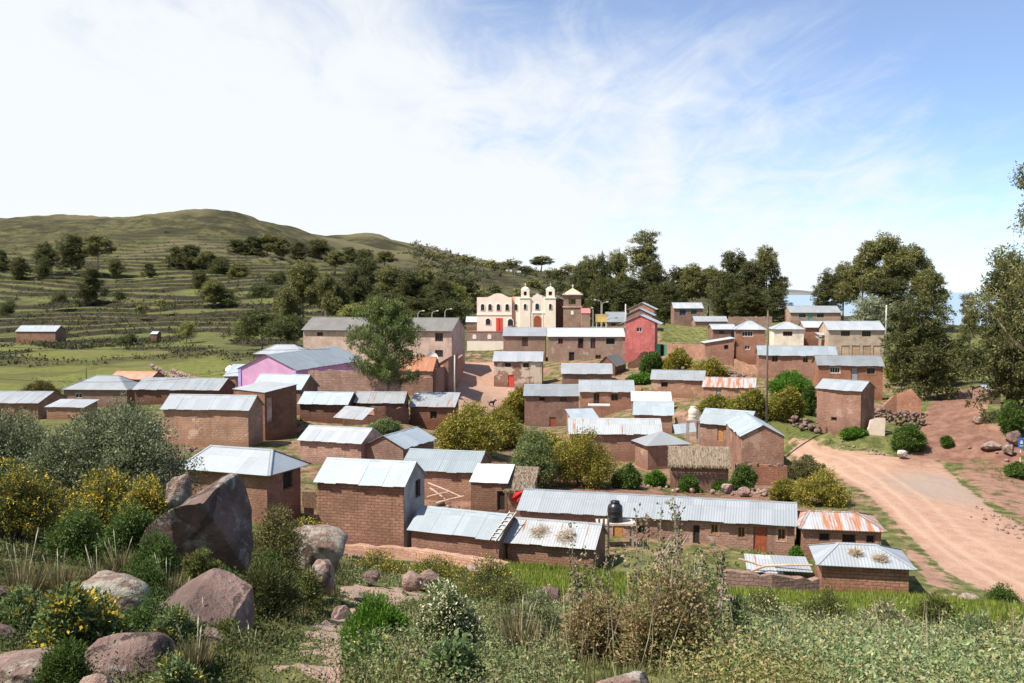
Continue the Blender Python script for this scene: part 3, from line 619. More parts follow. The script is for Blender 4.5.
plan('gable', 'adobe_house', 'low house with pale roof wedged between the two cream houses', 'house', 804, 327.5, 204, 831, -2, 6, 321, 342, TINW, ADOBER, ov=0.3)
plan('gable', 'long_house', 'white-roofed house with two green windows, highest on the right', 'house', 790, 312.6, 238, 842, -2, 8, 305.8, 323, TINW, ADOBEP, [('F', 'win', 799, 313.5, 806, 317.5, 'teal'), ('F', 'door', 808.5, 313.5, 812.5, 321, 'teal'), ('F', 'win', 817, 313.5, 824, 317.5, 'teal')], ov=0.3)
plan('hip', 'two_storey_house', 'square brown two-storey house with white hipped roof behind the tall wooden pole', 'house', 734, 329.5, 168, 767, -10, 6, 320.8, 360, TINW, ADOBER, [('F', 'win', 742, 331, 753, 336.5, 'white'), ('F', 'win', 744.5, 345.5, 750, 349.5, 'white')], hip=(2.4, 2.4), ov=0.3)
plan('gable', 'adobe_house', 'small house with pale roof and teal door, left of the square brown one', 'house', 712, 329.3, 178, 737, -2, 6, 324, 346, TINW, ADOBER, [('F', 'win', 719, 330.5, 724.5, 334, 'wood'), ('F', 'win', 731, 330.5, 735, 338, 'teal')], ov=0.3)
plan('shedx', 'adobe_house', 'low brick annex with roof stepping up towards the square brown house', 'house', 704, 343, 168, 735, -3, 5, 338, 360, TINW, ADOBER, [('F', 'hole', 724, 345, 728.5, 349.5, 'wood')], ov=0.2)
plan('gable', 'adobe_house', 'brown two-windowed house on the ledge above the dry grass, trees right behind', 'house', 673.5, 308.3, 235, 704, -2, 7, 302.6, 328, TINW, ADOBER, [('F', 'win', 679.5, 309.5, 686, 315.5, 'blue'), ('F', 'win', 691, 309.5, 697, 314.5, 'teal')], ov=0.3)
plan('gable', 'adobe_shed', 'long white-roofed shed at the top edge of the dry grass', 'shed', 694.5, 321.5, 222, 728.5, -2, 6, 316.3, 328, TINW, ADOBER, ov=0.3)
hr1 = plan('gf', 'red_house', 'red-painted gabled house with white roof and one small window', 'house', 619, 324, 188, 661, -12, 8, 314.8, 356, TINW, REDP, [('F', 'win', 636.5, 327.5, 642, 332, 'white')], ov=1.15)
plan('gf', 'adobe_house', 'brown gabled house directly behind the red one, middle roof of the three', 'house', 624, 315.5, 202, 654.5, -12, 7, 308.3, 330, TINW, ADOBER, ov=0.5)
plan('gf', 'adobe_house', 'rearmost of the three stacked gabled roofs behind the red house', 'house', 627, 309.5, 216, 656.5, -12, 7, 302.4, 322, TINW, ADOBER, ov=0.5)
plan('gable', 'adobe_house', 'house with dark blue-grey roof left of the red house, behind the long block', 'house', 606, 322, 215, 628, -2, 6, 312, 332, TIND, ADOBER, [('F', 'win', 611, 323, 616, 326, 'wood')], ov=0.3)
plan('gable', 'small_shed', 'tiny red-roofed shed touching the stone bell tower', 'shed', 581, 313.2, 228, 590.5, -2, 3, 308.3, 328, M_tin('red_roofing', (0.50, 0.16, 0.15), metal=0, rough=0.7), ADOBEP, ov=0.1)
plan('gable', 'adobe_house', 'pale-roofed shed just left of the church, behind the end of the hall', 'shed', 465.5, 322, 240, 480, -2, 5, 316.5, 330, TINW, ADOBE, ov=0.2)
# -- hillside
plan('gable', 'field_shed', 'lone long shed with pale roof at the foot of the terraces', 'shed', 15, 331.5, 262, 55.5, -3, 6, 325.3, 342, TIN, ADOBE, ov=0.2)
plan('gable', 'field_hut', 'tiny hut with white roof among the terraces', 'hut', 150, 334, 262, 157, -4, 3, 331.3, 341, TINW, ADOBED, ov=0.15)
plan('gable', 'farm_shed', 'pale-roofed shed under trees on the green slope behind the church', 'shed', 505, 271.5, 720, 512, 0, 5, 269.8, 274.5, TINW, ADOBEP, ov=0.2)
plan('gable', 'farm_shed', 'second pale-roofed shed a little right of the first on the far green slope', 'shed', 516, 272.5, 720, 521, 0, 5, 270.8, 275, TINW, ADOBEP, ov=0.2)
plan('gable', 'adobe_house', 'tin-roofed hut among trees at the far right above the red slope', 'hut', 989, 391.5, 122, 1003, 6, 4, 385, 405, TINB, ADOBE, ov=0.2)
# ------------------------------------------------------------------ terrain
CP = []      # control points: px, py, distance
CP += [(-250,720,5),(100,710,5),(300,720,5),(500,725,5),(700,725,5),(900,725,5),(1250,725,5)]
CP += [(-250,630,8),(0,640,8),(150,655,8),(300,672,8),(450,680,8),(650,685,8),(850,685,8),(1024,685,8),(1250,685,8)]
CP += [(-250,575,12),(0,590,12),(130,610,12),(240,640,12),(330,650,12),(450,655,12),(650,665,12),(850,668,12),(1024,668,12),(1250,668,12)]
CP += [(-250,540,18),(0,556,18),(150,572,18),(250,606,18),(330,622,18),(450,632,18),(650,645,18),(850,650,18),(1024,652,18),(1250,652,18)]
CP += [(-250,505,26),(0,528,26),(100,540,26),(200,562,26),(300,594,26),(350,600,26),(450,610,26),(560,618,26),(700,628,26),(850,634,26),(1024,638,26),(1250,638,26)]
CP += [(-250,485,36),(0,503,36),(100,520,36),(200,545,36),(300,570,36),(380,582,36),(480,592,36),(600,604,36),(700,612,36),(850,617,36),(1024,624,36),(1250,626,36)]
CP += [(0,470,47),(100,485,47),(200,520,47),(300,555,48),(400,568,48),(500,580,48),(600,590,48),(700,598,48),(850,603,48),(1024,614,48),(1250,620,46)]
CP += [(350,556,58),(450,566,58),(550,578,57),(650,583,58),(740,588,56),(880,597,54),(960,600,55),(1024,605,54),(1250,612,50)]
CP += [(0,440,75),(100,450,75),(-250,430,75),(0,424,92),(100,430,90),(160,470,72),(-250,415,95)]
CP += [(330,530,72),(450,512,80),(560,520,76),(600,505,82),(660,505,82),(700,560,64),(640,560,64),(780,562,64)]
CP += [(640,481,95),(700,492,92),(770,492,88),(820,500,84),(600,478,97),(560,470,100)]
CP += [(480,450,112),(430,443,113),(520,446,113),(460,425,126),(490,412,138),(480,402,146),(470,385,165),(485,364,196),(470,361,204),(500,361,204)]
CP += [(790,440,112),(830,457,103),(870,480,92),(900,510,80),(930,550,69),(1000,588,60),(1024,598,57),(850,449,108),(900,457,104),(960,466,100),(1024,478,96),(960,515,80),(1024,540,72),(1150,560,68),(1250,500,90)]
CP += [(930,440,110),(950,420,120),(960,402,130),(975,388,145),(1024,402,125),(1010,435,108),(1100,410,120),(900,425,122),(905,400,142),(990,412,118),(1250,410,120)]
CP += [(760,405,125),(790,395,135),(740,420,115),(800,425,115),(690,402,130),(620,405,150)]
CP += [(900,352,200),(960,348,215),(1024,352,200),(1250,350,200),(960,345,400),(1150,345,400),(960,345,700),(1150,345,700),(960,340,1000),(1150,340,1000)]
CP += [(690,340,200),(670,328,215),(710,327,215),(720,318,270),(790,318,290),(870,320,280),(790,314,500),(880,320,500),(790,316,900),(880,325,900),(790,324,1400),(880,330,1400)]
CP += [(640,318,270),(580,316,280),(700,308,500),(600,306,450),(640,298,700),(700,300,900),(540,312,300),(540,300,400),(500,300,400),(540,284,600),(480,284,560),(500,274,800),(540,276,800),(580,281,900),(510,268,950),(570,274,1050),(640,285,1200),(700,296,1500)]
CP += [(430,254,800),(460,262,850)]
CP += [(-300,222,610),(0,221,620),(60,219,640),(110,215,650),(170,212,650),(230,210.5,650),(262,219,660),(300,232,680),(330,241,720),(350,243,800),(375,233.5,900),(400,240,900),(425,250,900)]
CP += [(0,229,800),(110,226,800),(230,226,800),(300,244,850),(375,242,1200),(450,268,1200),(-300,230,800)]
CP += [(-300,244,540),(0,243,540),(100,245,540),(200,243,540),(300,257,560),(370,264,600)]
CP += [(-300,264,460),(0,264,460),(100,267,460),(200,270,450),(300,274,450),(380,277,480),(450,278,560)]
CP += [(-300,292,380),(0,292,380),(100,296,370),(200,300,360),(300,302,350),(400,302,380),(450,300,420)]
CP += [(-300,322,300),(0,322,300),(100,324,290),(200,327,280),(300,327,270),(400,318,280)]
CP += [(-300,345,235),(0,347,235),(100,351,220),(200,356,210),(300,352,215)]
CP += [(-300,368,188),(0,369,188),(100,373,180),(200,376,170),(0,388,148),(100,391,145),(-300,390,148)]
CP += [(px, 335, 2600) for px in (-300, 100, 300, 500, 700, 900, 1250)] + [(px, 318, 5000) for px in (-300, 300, 800, 1250)]
ctl = []
for px, py, Y in CP:
    p = P(px, py, Y); ctl.append((atan2(p.x, p.y), log(sqrt(p.x ** 2 + p.y ** 2)), p.z))
for h in HOUSES:
    for (x, y) in corners(h):
        if y < 600: ctl.append((atan2(x, y), log(sqrt(x * x + y * y)), h['o'].z))
# church terrace (see below)
CH_Y = 235.0; CH_Z = P(480, 331, CH_Y).z
for px, Y in ((478, 236), (555, 232), (580, 233), (500, 250), (560, 252), (520, 240)):
    p = P(px, 331, Y); ctl.append((atan2(p.x, p.y), log(sqrt(p.x ** 2 + p.y ** 2)), CH_Z))
ctl = np.array(ctl)
keep = []
for i in range(len(ctl)):
    if all((ctl[i, 0] - ctl[j, 0]) ** 2 + (ctl[i, 1] - ctl[j, 1]) ** 2 > 0.008 ** 2 for j in keep): keep.append(i)
ctl = ctl[keep]
def _phi(r2): return np.sqrt(r2 + 0.015 ** 2)
def _solve(c):
    n = len(c); d2 = (c[:, None, 0] - c[None, :, 0]) ** 2 + (c[:, None, 1] - c[None, :, 1]) ** 2
    A = np.zeros((n + 3, n + 3)); A[:n, :n] = _phi(d2) - np.eye(n) * 0.004
    Pm = np.c_[np.ones(n), c[:, :2]]; A[:n, n:] = Pm; A[n:, :n] = Pm.T
    return np.linalg.solve(A, np.r_[c[:, 2], 0, 0, 0])
WT = _solve(ctl)
def rbf(th, lr):
    out = np.zeros(len(th)); n = len(ctl)
    for s in range(0, len(th), 20000):
        a, b = th[s:s + 20000], lr[s:s + 20000]
        out[s:s + 20000] = _phi((a[:, None] - ctl[None, :, 0]) ** 2 + (b[:, None] - ctl[None, :, 1]) ** 2) @ WT[:n] + WT[n] + WT[n + 1] * a + WT[n + 2] * b
    return out
def height(x, y, riser=False):
    x = np.atleast_1d(np.asarray(x, float)); y = np.atleast_1d(np.asarray(y, float))
    th = np.arctan2(x, y); r = np.sqrt(x * x + y * y) + 1e-6; lr = np.log(r)
    tc_ = np.clip(th, -0.78, 0.78)
    z = rbf(tc_, np.clip(lr, log(6.5), log(6000)))
    w = sstep(0.8, 1.9, np.abs(th))
    z = z * (1 - w) + (CAMZ - 1.9 + 0.02 * np.minimum(r, 400) * (1 - sstep(300, 3000, r)) - 60 * sstep(600, 3500, r)) * w
    near = 1 - np.clip((r - 1.5) / 5.0, 0, 1); z = z * (1 - near) + (CAMZ - 1.75) * near
    # roughness of the ground
    px, py = x, y
    z = z + (fbm(x * 1.8, y * 1.8, 7, 3) - 0.5) * 0.22 * sstep(5, 9, r) * (1 - sstep(26, 34, r))
    z = z + (fbm(x * 0.5, y * 0.5, 3, 4) - 0.5) * 0.45 * sstep(4, 12, r) * (1 - sstep(48, 60, r))
    z = z + (fbm(x * 0.35, y * 0.35, 5, 3) - 0.5) * 0.25 * sstep(50, 90, r)
    z = z + (fbm(x * 0.02, y * 0.02, 9, 5) - 0.5) * 12 * sstep(330, 600, r) * (1 - sstep(2500, 5000, r))
    bx, by = x - 50.0, y - 110.0; z = z + (fbm(x * 0.22, y * 0.22, 15, 4) - 0.45) * 2.6 * np.exp(-(bx * bx / 90 + by * by / 240))
    # terraces of the hillside
    tm = (sstep(205, 250, r) + .35 * sstep(135, 160, r) * (1 - sstep(205, 250, r)) * (1 - sstep(-.30, -.22, th))) * (1 - sstep(500, 620, r)) * (1 - sstep(-0.13, -0.03, th))
    st = 1.9; f = z / st + (fbm(x * 0.012, y * 0.012, 21, 3) - 0.5) * 4.0 + (fbm(x * 0.035, y * 0.035, 23, 3) - 0.5) * 1.7
    fl = np.floor(f); fr = f - fl
    wv = 0.72 + 0.1 * fbm(x * 0.03, y * 0.03, 27, 2)
    z = z + st * tm * ((fl + sstep(wv, 1.0, fr)) - f) * 0.55
    if riser == 'tread': return tm * (1 - sstep(wv - .12, wv - .02, fr)) * sstep(.04, .12, fr)
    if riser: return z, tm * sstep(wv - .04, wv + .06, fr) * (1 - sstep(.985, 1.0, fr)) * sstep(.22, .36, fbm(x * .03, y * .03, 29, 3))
    return z
def snap(px, py, Y, tol=.25):
    """where the sight line of a photo point meets the ground, nearest to the expected distance"""
    kx, kz = ray(px, py); Ys = Y * np.exp(np.linspace(-tol, tol, 161)); d = height(kx * Ys, Ys) - (kz * Ys + CAMZ); s = np.where(d[:-1] * d[1:] < 0)[0]
    return P(px, py, float(Ys[s[np.argmin(np.abs(s - 80))]])) if len(s) else P(px, py, Y)
def H1(x, y): return float(height([x], [y])[0])
def inpoly(px, py, poly):
    c = np.zeros(px.shape, bool); n = len(poly); j = n - 1
    for i in range(n):
        xi, yi = poly[i]; xj, yj = poly[j]
        if yi != yj:
            t = ((yi > py) != (yj > py)) & (px < (xj - xi) * (py - yi) / (yj - yi) + xi); c ^= t
        j = i
    return c
def gpoly(pts):      # outline on the ground, given by photo points, turned into world xy
    out = []
    for px, py in pts:
        kx, kz = ray(px, py); Y = 4.0
        Ys = np.exp(np.linspace(log(5), log(700), 900)); hz = height(kx * Ys, Ys) - (kz * Ys + CAMZ)
        s = np.where(hz > 0)[0]; Y = Ys[s[0]] if len(s) else 700
        out.append((kx * Y, Y))
    return out
ROAD = [(37.0,122)]  # replaced below
Z_ROAD = gpoly([(778,436),(800,437),(850,447),(900,455),(940,461),(962,484),(990,508),(1030,532),(1120,570),(1140,640),(1024,604),(985,592),(945,572),(915,545),(892,520),(868,497),(838,478),(806,462),(786,452)])
Z_SLOPE = gpoly([(905,462),(898,448),(922,425),(938,400),(955,388),(985,388),(985,415),(998,432),(1024,440),(1024,470),(960,464)])
Z_STREET = gpoly([(456,428),(450,410),(452,385),(462,362),(503,362),(505,384),(527,390),(512,400),(500,408),(486,416)])
Z_PATH = gpoly([(240,695),(272,668),(300,642),(330,618),(344,606),(334,590),(372,585),(425,590),(440,600),(395,606),(372,618),(352,645),(340,690)])
Z_FIELD = gpoly([(500,566),(600,574),(718,588),(812,597),(920,600),(1024,612),(1080,618),(1080,650),(1024,640),(900,628),(760,612),(640,606),(540,598)])
Z_MEADOW = gpoly([(-60,346),(100,347),(232,350),(240,372),(200,390),(-60,392)])
Z_DRY = gpoly([(660,322),(716,328),(716,342),(664,346)])
Z_VERGE = gpoly([(740,400),(800,380),(815,432),(862,437),(905,452),(900,456),(850,447),(800,436),(775,432),(745,430)])
Z_YARD = gpoly([(300,520),(320,470),(360,455),(500,458),(640,485),(840,490),(860,505),(700,520),(600,530),(480,510),(430,545),(300,550)])
Z_VILL = [(-45,95),(-42,140),(-12,215),(70,215),(66,140),(40,112),(36,88),(24,66),(0,62),(-20,62),(-30,75)]
Z_ROUGH = gpoly([(940,461),(962,484),(990,508),(1030,532),(1120,570),(1220,540),(1120,470),(1024,460),(960,458)])
Z_SIDE = gpoly([(852,502),(892,518),(915,545),(945,572),(985,594),(930,594),(918,574),(890,530),(868,512)])
Z_PLINTH = gpoly([(318,541),(330,538),(515,560),(505,572),(400,560),(318,552)])

ths = np.concatenate([np.linspace(-pi, -0.56, 70)[:-1], np.linspace(-0.56, 0.56, 760), np.linspace(0.56, pi, 70)[1:]])
rs = np.concatenate([np.exp(np.linspace(log(1.2), log(5), 24))[:-1], np.exp(np.linspace(log(5), log(200), 520))[:-1], np.exp(np.linspace(log(200), log(640), 400)), np.exp(np.linspace(log(640), log(6000), 90))[1:]])
TH, RR = np.meshgrid(ths, rs); GX = RR * np.sin(TH); GY = RR * np.cos(TH)
GZ, RIS = height(GX.ravel(), GY.ravel(), True); GZ = GZ.reshape(GX.shape); RIS = RIS.reshape(GX.shape); TRD = height(GX.ravel(), GY.ravel(), 'tread').reshape(GX.shape)
def blur(m, k):
    for _ in range(2):
        for ax in (0, 1):
            c = np.cumsum(np.concatenate([np.repeat(m.take([0], ax), k + 1, ax), m, np.repeat(m.take([-1], ax), k, ax)], ax), ax)
            m = (c.take(range(2 * k + 1, c.shape[ax]), ax) - c.take(range(0, c.shape[ax] - 2 * k - 1), ax)) / (2 * k + 1)
    return m
def zone(poly, k=3):
    return blur(inpoly(GX, GY, poly).astype(float), k)
m_road = zone(Z_ROAD); m_slope = zone(Z_SLOPE, 4); m_street = zone(Z_STREET, 2); m_path = zone(Z_PATH, 4)
m_field = zone(Z_FIELD, 4); m_mead = zone(Z_MEADOW, 4); m_dry = zone(Z_DRY, 2); m_verge = zone(Z_VERGE, 3); m_yard = zone(Z_YARD, 4); m_vill = zone(Z_VILL, 8); m_pl = zone(Z_PLINTH, 2); m_sd = zone(Z_SIDE, 3); m_rg = zone(Z_ROUGH, 4)
n_a = fbm(GX * 0.25, GY * 0.25, 31, 4)
dirt = np.clip(np.maximum.reduce([m_road, m_slope, m_street, m_path, m_yard * 0.66, m_vill * 0.50, m_pl, m_sd * .7, m_rg * .62]), 0, 1)
dirt = dirt * (1 - 0.85 * m_verge) * (1 - 0.9 * m_dry) * (1 - m_field)
dirt = dirt - m_path * sstep(.50, .62, fbm(GX * 1.6, GY * 1.6, 33, 3)) * .75
lush = np.clip(np.maximum.reduce([m_field, m_verge, m_mead * 0.55, m_dry * 0.4]), 0, 1)
dry = np.clip(m_dry + m_mead * 0.35, 0, 1)
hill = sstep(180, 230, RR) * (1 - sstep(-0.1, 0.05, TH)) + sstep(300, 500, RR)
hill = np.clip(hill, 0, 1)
nr, nc = GX.shape
ii = np.arange(nr * nc).reshape(nr, nc)
quad = np.stack([ii[:-1, :-1], ii[:-1, 1:], ii[1:, 1:], ii[1:, :-1]], -1).reshape(-1, 4)[:, ::-1]
wrap = np.stack([ii[:-1, -1], ii[:-1, 0], ii[1:, 0], ii[1:, -1]], -1)[:, ::-1]
def sub(m): return ((m[:-1, :-1] + m[1:, 1:] + m[:-1, 1:] + m[1:, :-1]) / 4).ravel()
fr_, fs_, fp_, ff_ = sub(np.maximum(m_road, 0)), sub(m_street), sub(m_path), sub(m_field)
cls = np.zeros(len(quad), int)
cls[ff_ > 0.5] = 4; cls[fr_ > 0.5] = 1; cls[fs_ > 0.5] = 2; cls[fp_ > 0.5] = 3
def mesh_np(name, V, Fq, attrs=None, mat=None, smooth=False, parent=None, link=True, k=4):
    me = bpy.data.meshes.new(name); me.vertices.add(len(V)); me.vertices.foreach_set('co', np.ascontiguousarray(V, dtype=np.float32).ravel())
    n = len(Fq); me.loops.add(n * k); me.loops.foreach_set('vertex_index', np.ascontiguousarray(Fq, dtype=np.int32).ravel())
    me.polygons.add(n); me.polygons.foreach_set('loop_start', np.arange(0, n * k, k, dtype=np.int32)); me.polygons.foreach_set('loop_total', np.full(n, k, dtype=np.int32))
    if smooth: me.polygons.foreach_set('use_smooth', np.ones(n, bool))
    me.update(calc_edges=True)
    for an, (ty, arr) in (attrs or {}).items():
        a = me.attributes.new(an, ty, 'POINT')
        a.data.foreach_set('value' if ty == 'FLOAT' else 'color', np.ascontiguousarray(arr, dtype=np.float32).ravel())
    if mat: me.materials.append(mat)
    o = bpy.data.objects.new(name, me)
    if link: COL.objects.link(o)
    if parent: o.parent = parent
    return o

gm, t, b = newmat('ground')
tcn = t.nodes.new('ShaderNodeTexCoord'); v = tcn.outputs['Object']
def att(nm):
    a = t.nodes.new('ShaderNodeAttribute'); a.attribute_name = nm; return a.outputs['Fac']
a_d, a_l, a_h, a_y, a_r = att('dirt'), att('lush'), att('hill'), att('dry'), att('road')
nA = noise(t, v, 0.11, 8, 0.7); nB = noise(t, v, 0.9, 7, 0.7); nC = noise(t, v, 7.0, 6, 0.7); nD = noise(t, v, 0.03, 6, 0.65)
gr = rgbmix(t, mrange(t, nB, 0.35, 0.65), (0.060, 0.075, 0.022), (0.20, 0.19, 0.075))
gr = rgbmix(t, mrange(t, nC, 0.45, 0.7, 0, 0.6), gr, (0.11, 0.125, 0.035))
lu = rgbmix(t, mrange(t, nB, 0.3, 0.7), (0.050, 0.075, 0.016), (0.125, 0.15, 0.036))
lu = rgbmix(t, mrange(t, nA, 0.42, 0.6, 0, .75), lu, (0.13, 0.125, 0.045)); lu = rgbmix(t, a_y, lu, rgbmix(t, nB, (0.19, 0.19, 0.05), (0.30, 0.27, 0.09)))
c = rgbmix(t, mrange(t, math_n(t, 'ADD', a_l, math_n(t, 'MULTIPLY', math_n(t, 'SUBTRACT', nB, 0.5), 0.7)), 0.3, 0.6), gr, lu)
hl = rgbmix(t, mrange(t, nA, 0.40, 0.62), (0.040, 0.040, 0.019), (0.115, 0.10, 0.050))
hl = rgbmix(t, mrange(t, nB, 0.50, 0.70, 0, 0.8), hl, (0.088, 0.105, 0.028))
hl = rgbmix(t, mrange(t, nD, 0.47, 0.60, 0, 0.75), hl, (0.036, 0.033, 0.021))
hl = rgbmix(t, math_n(t, 'MULTIPLY', att('tread'), mrange(t, nA, 0.36, 0.6, 1.0, 0.25)), hl, rgbmix(t, mrange(t, nB, 0.3, 0.7), (0.085, 0.125, 0.025), (0.19, 0.19, 0.062)))
hl = rgbmix(t, mrange(t, att('crest'), 0, 1), hl, rgbmix(t, nB, (0.10, 0.088, 0.045), (0.17, 0.145, 0.08)))
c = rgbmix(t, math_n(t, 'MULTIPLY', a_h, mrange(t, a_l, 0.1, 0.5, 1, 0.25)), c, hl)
di = rgbmix(t, mrange(t, nB, 0.3, 0.7), (0.385, 0.235, 0.165), (0.48, 0.31, 0.222))
di = rgbmix(t, mrange(t, nC, 0.5, 0.72, 0, 0.4), di, (0.29, 0.17, 0.12))
red = rgbmix(t, mrange(t, nB, 0.3, 0.7), (0.16, 0.078, 0.054), (0.29, 0.165, 0.118))
di = rgbmix(t, att('red'), di, red)
grey = rgbmix(t, nC, (0.31, 0.235, 0.19), (0.40, 0.31, 0.25)); di = rgbmix(t, math_n(t, 'MULTIPLY', att('gravel'), mrange(t, nA, 0.3, 0.6, 0.5, 1.0)), di, grey)
di = rgbmix(t, math_n(t, 'MULTIPLY', att('rut'), mrange(t, nC, 0.3, 0.6, 0.5, 1.0)), di, (0.50, 0.34, 0.245))
fd = math_n(t, 'ADD', a_d, math_n(t, 'ADD', math_n(t, 'MULTIPLY', math_n(t, 'SUBTRACT', nB, 0.5), 0.8), math_n(t, 'MULTIPLY', math_n(t, 'SUBTRACT', nC, 0.5), 0.5)))
c = rgbmix(t, mrange(t, math_n(t, 'ADD', fd, math_n(t, 'MULTIPLY', math_n(t, 'SUBTRACT', noise(t, v, 0.35, 4), 0.5), 0.7)), 0.42, 0.60), c, di)
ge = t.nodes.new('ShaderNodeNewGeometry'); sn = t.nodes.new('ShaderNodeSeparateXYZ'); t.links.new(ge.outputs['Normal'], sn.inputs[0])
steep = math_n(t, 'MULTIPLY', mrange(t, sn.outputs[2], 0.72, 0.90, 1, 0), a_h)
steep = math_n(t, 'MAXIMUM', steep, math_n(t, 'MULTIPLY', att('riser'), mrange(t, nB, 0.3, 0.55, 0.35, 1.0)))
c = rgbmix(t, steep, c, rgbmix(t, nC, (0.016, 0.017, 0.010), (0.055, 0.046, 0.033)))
t.links.new(c, b.inputs['Base Color']); b.inputs['Roughness'].default_value = 1.0; b.inputs['Specular IOR Level'].default_value = 0.1
bump(t, b, math_n(t, 'ADD', nB, math_n(t, 'MULTIPLY', nC, 0.45)), 0.22, 0.9)
GM = gm
red_a = np.clip(m_slope + m_rg * .7 + m_sd * .5 + (m_vill * 0.75 + m_yard * .3) * (1 - np.maximum(m_street, m_road)), 0, 1)
gx, gy = P(960, 480, 93).x, 93
grav = np.clip(1 - np.sqrt(((GX - gx) / 9) ** 2 + ((GY - 90) / 8.0) ** 2) * 0.75, 0, 1) * m_road
cl = np.array(gpoly([(770,438),(800,449),(850,470),(890,497),(925,530),(965,560),(1010,585),(1060,612)])); dmin = np.full(GX.shape, 99.0)
for i in range(len(cl) - 1):
    a_, b_ = cl[i], cl[i + 1]; e_ = b_ - a_; t_ = np.clip(((GX - a_[0]) * e_[0] + (GY - a_[1]) * e_[1]) / (e_ @ e_), 0, 1)
    dmin = np.minimum(dmin, np.hypot(GX - a_[0] - t_ * e_[0], GY - a_[1] - t_ * e_[1]))
dmin += (fbm(GX * .15, GY * .15, 51, 2) - .5) * .8
RUT = (np.exp(-((dmin - .85) / .28) ** 2) + .7 * np.exp(-((dmin - 2.9) / .35) ** 2)) * m_road
V = np.c_[GX.ravel(), GY.ravel(), GZ.ravel()]
A = {'dirt': dirt, 'lush': lush, 'hill': hill, 'dry': dry, 'road': m_road, 'red': red_a, 'riser': RIS, 'tread': TRD, 'rut': RUT, 'crest': np.clip(sstep(30, 46, GZ + 10 * (n_a - .5)) * sstep(400, 500, RR) * .8 * (fbm(GX * .01, GY * .01, 81, 4) > .0) * sstep(.38, .55, fbm(GX * .012, GY * .012, 81, 4)), 0, 1), 'gravel': np.maximum(sstep(0.1, 0.6, grav), m_path * .7)}
names = {0: 'ground', 1: 'dirt_road', 2: 'village_street', 3: 'footpath', 4: 'crop_field'}
for k_, nm in names.items():
    fq = quad[cls == k_]
    if k_ == 0: fq = np.vstack([fq, wrap, ])
    us, inv = np.unique(fq, return_inverse=True)
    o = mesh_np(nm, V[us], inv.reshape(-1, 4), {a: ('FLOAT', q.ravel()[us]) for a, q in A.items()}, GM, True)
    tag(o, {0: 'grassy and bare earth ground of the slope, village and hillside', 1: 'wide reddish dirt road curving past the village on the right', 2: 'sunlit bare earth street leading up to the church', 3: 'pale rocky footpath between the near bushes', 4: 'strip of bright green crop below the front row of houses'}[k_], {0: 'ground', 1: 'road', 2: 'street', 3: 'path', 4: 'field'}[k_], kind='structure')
# lake and the shore beyond it
wm, t, b = newmat('lake_water'); b.inputs['Base Color'].default_value = (0.30, 0.39, 0.44, 1); b.inputs['Roughness'].default_value = 0.3
tcn = t.nodes.new('ShaderNodeTexCoord'); bump(t, b, noise(t, tcn.outputs['Object'], 0.15, 5, 0.7), 0.08)
LZ = CAMZ - 40
lk = MB()
rg = [400, 1200, 3000, 8000, 25000, 90000]
for i in range(len(rg) - 1):
    for k in range(24):
        a0, a1 = 2 * pi * k / 24, 2 * pi * (k + 1) / 24
        lk.poly([(rg[j] * sin(a), rg[j] * cos(a), LZ) for j, a in ((i, a0), (i, a1), (i + 1, a1), (i + 1, a0))][::-1])
tag(lk.build('lake', wm), 'pale blue lake reaching to the horizon behind the trees', 'water', kind='structure')
fx = np.linspace(P(560, 290, 15000).x, P(1010, 290, 15000).x, 120); V2 = []; prof = np.maximum(0, (0.35 + fbm(fx / 1100, fx * 0, 77, 4)) * 125) * (1 - 0.0 * fx) * sstep(P(1000, 290, 15000).x, P(800, 290, 15000).x, fx) if False else (0.35 + fbm(fx / 1100, fx * 0, 77, 4)) * 130 * (1 - sstep(P(770, 290, 15000).x, P(850, 290, 15000).x, fx))
for r_, q in ((13500, 0), (14200, 0.6), (15000, 1), (16500, 0.8), (18000, 0)):
    V2.append(np.c_[fx, np.full_like(fx, r_), LZ - 2 + prof * q])
V2 = np.vstack(V2); i2 = np.arange(5 * 120).reshape(5, 120); q2 = np.stack([i2[:-1, :-1], i2[:-1, 1:], i2[1:, 1:], i2[1:, :-1]], -1).reshape(-1, 4)
tag(mesh_np('far_hills', V2, q2, None, M_plain('far_shore', (0.14, 0.14, 0.13), 1, 0.3, 0.002), True), 'low hills on the far shore of the lake', 'hills', kind='structure')
# ------------------------------------------------------------------ foliage
def leaf_quads(rng, cen, d, nrm, ln, wd, col, fold=0.0):
    """one folded diamond leaf per centre; returns verts (n*4,3), colours (n*4,4)"""
    d = d / (np.linalg.norm(d, axis=1, keepdims=True) + 1e-9)
    s = np.cross(d, nrm); s = s / (np.linalg.norm(s, axis=1, keepdims=True) + 1e-9)
    up = np.cross(s, d)
    l = ln[:, None]; w = wd[:, None]
    V = np.stack([cen, cen + d * l * 0.45 + s * w * 0.5 + up * l * fold, cen + d * l, cen + d * l * 0.45 - s * w * 0.5 + up * l * fold], 1).reshape(-1, 3)
    C = np.repeat(np.c_[col, np.ones(len(col))], 4, 0)
    return V, C
def rsph(rng, n):
    v = rng.normal(size=(n, 3)); return v / np.linalg.norm(v, axis=1, keepdims=True)
def pal(rng, n, cols, jit=0.18):
    cols = np.array(cols); k = rng.integers(0, len(cols), n); c = cols[k] * (1 + rng.uniform(-jit, jit, (n, 1)))
    return np.clip(c, 0, 1)
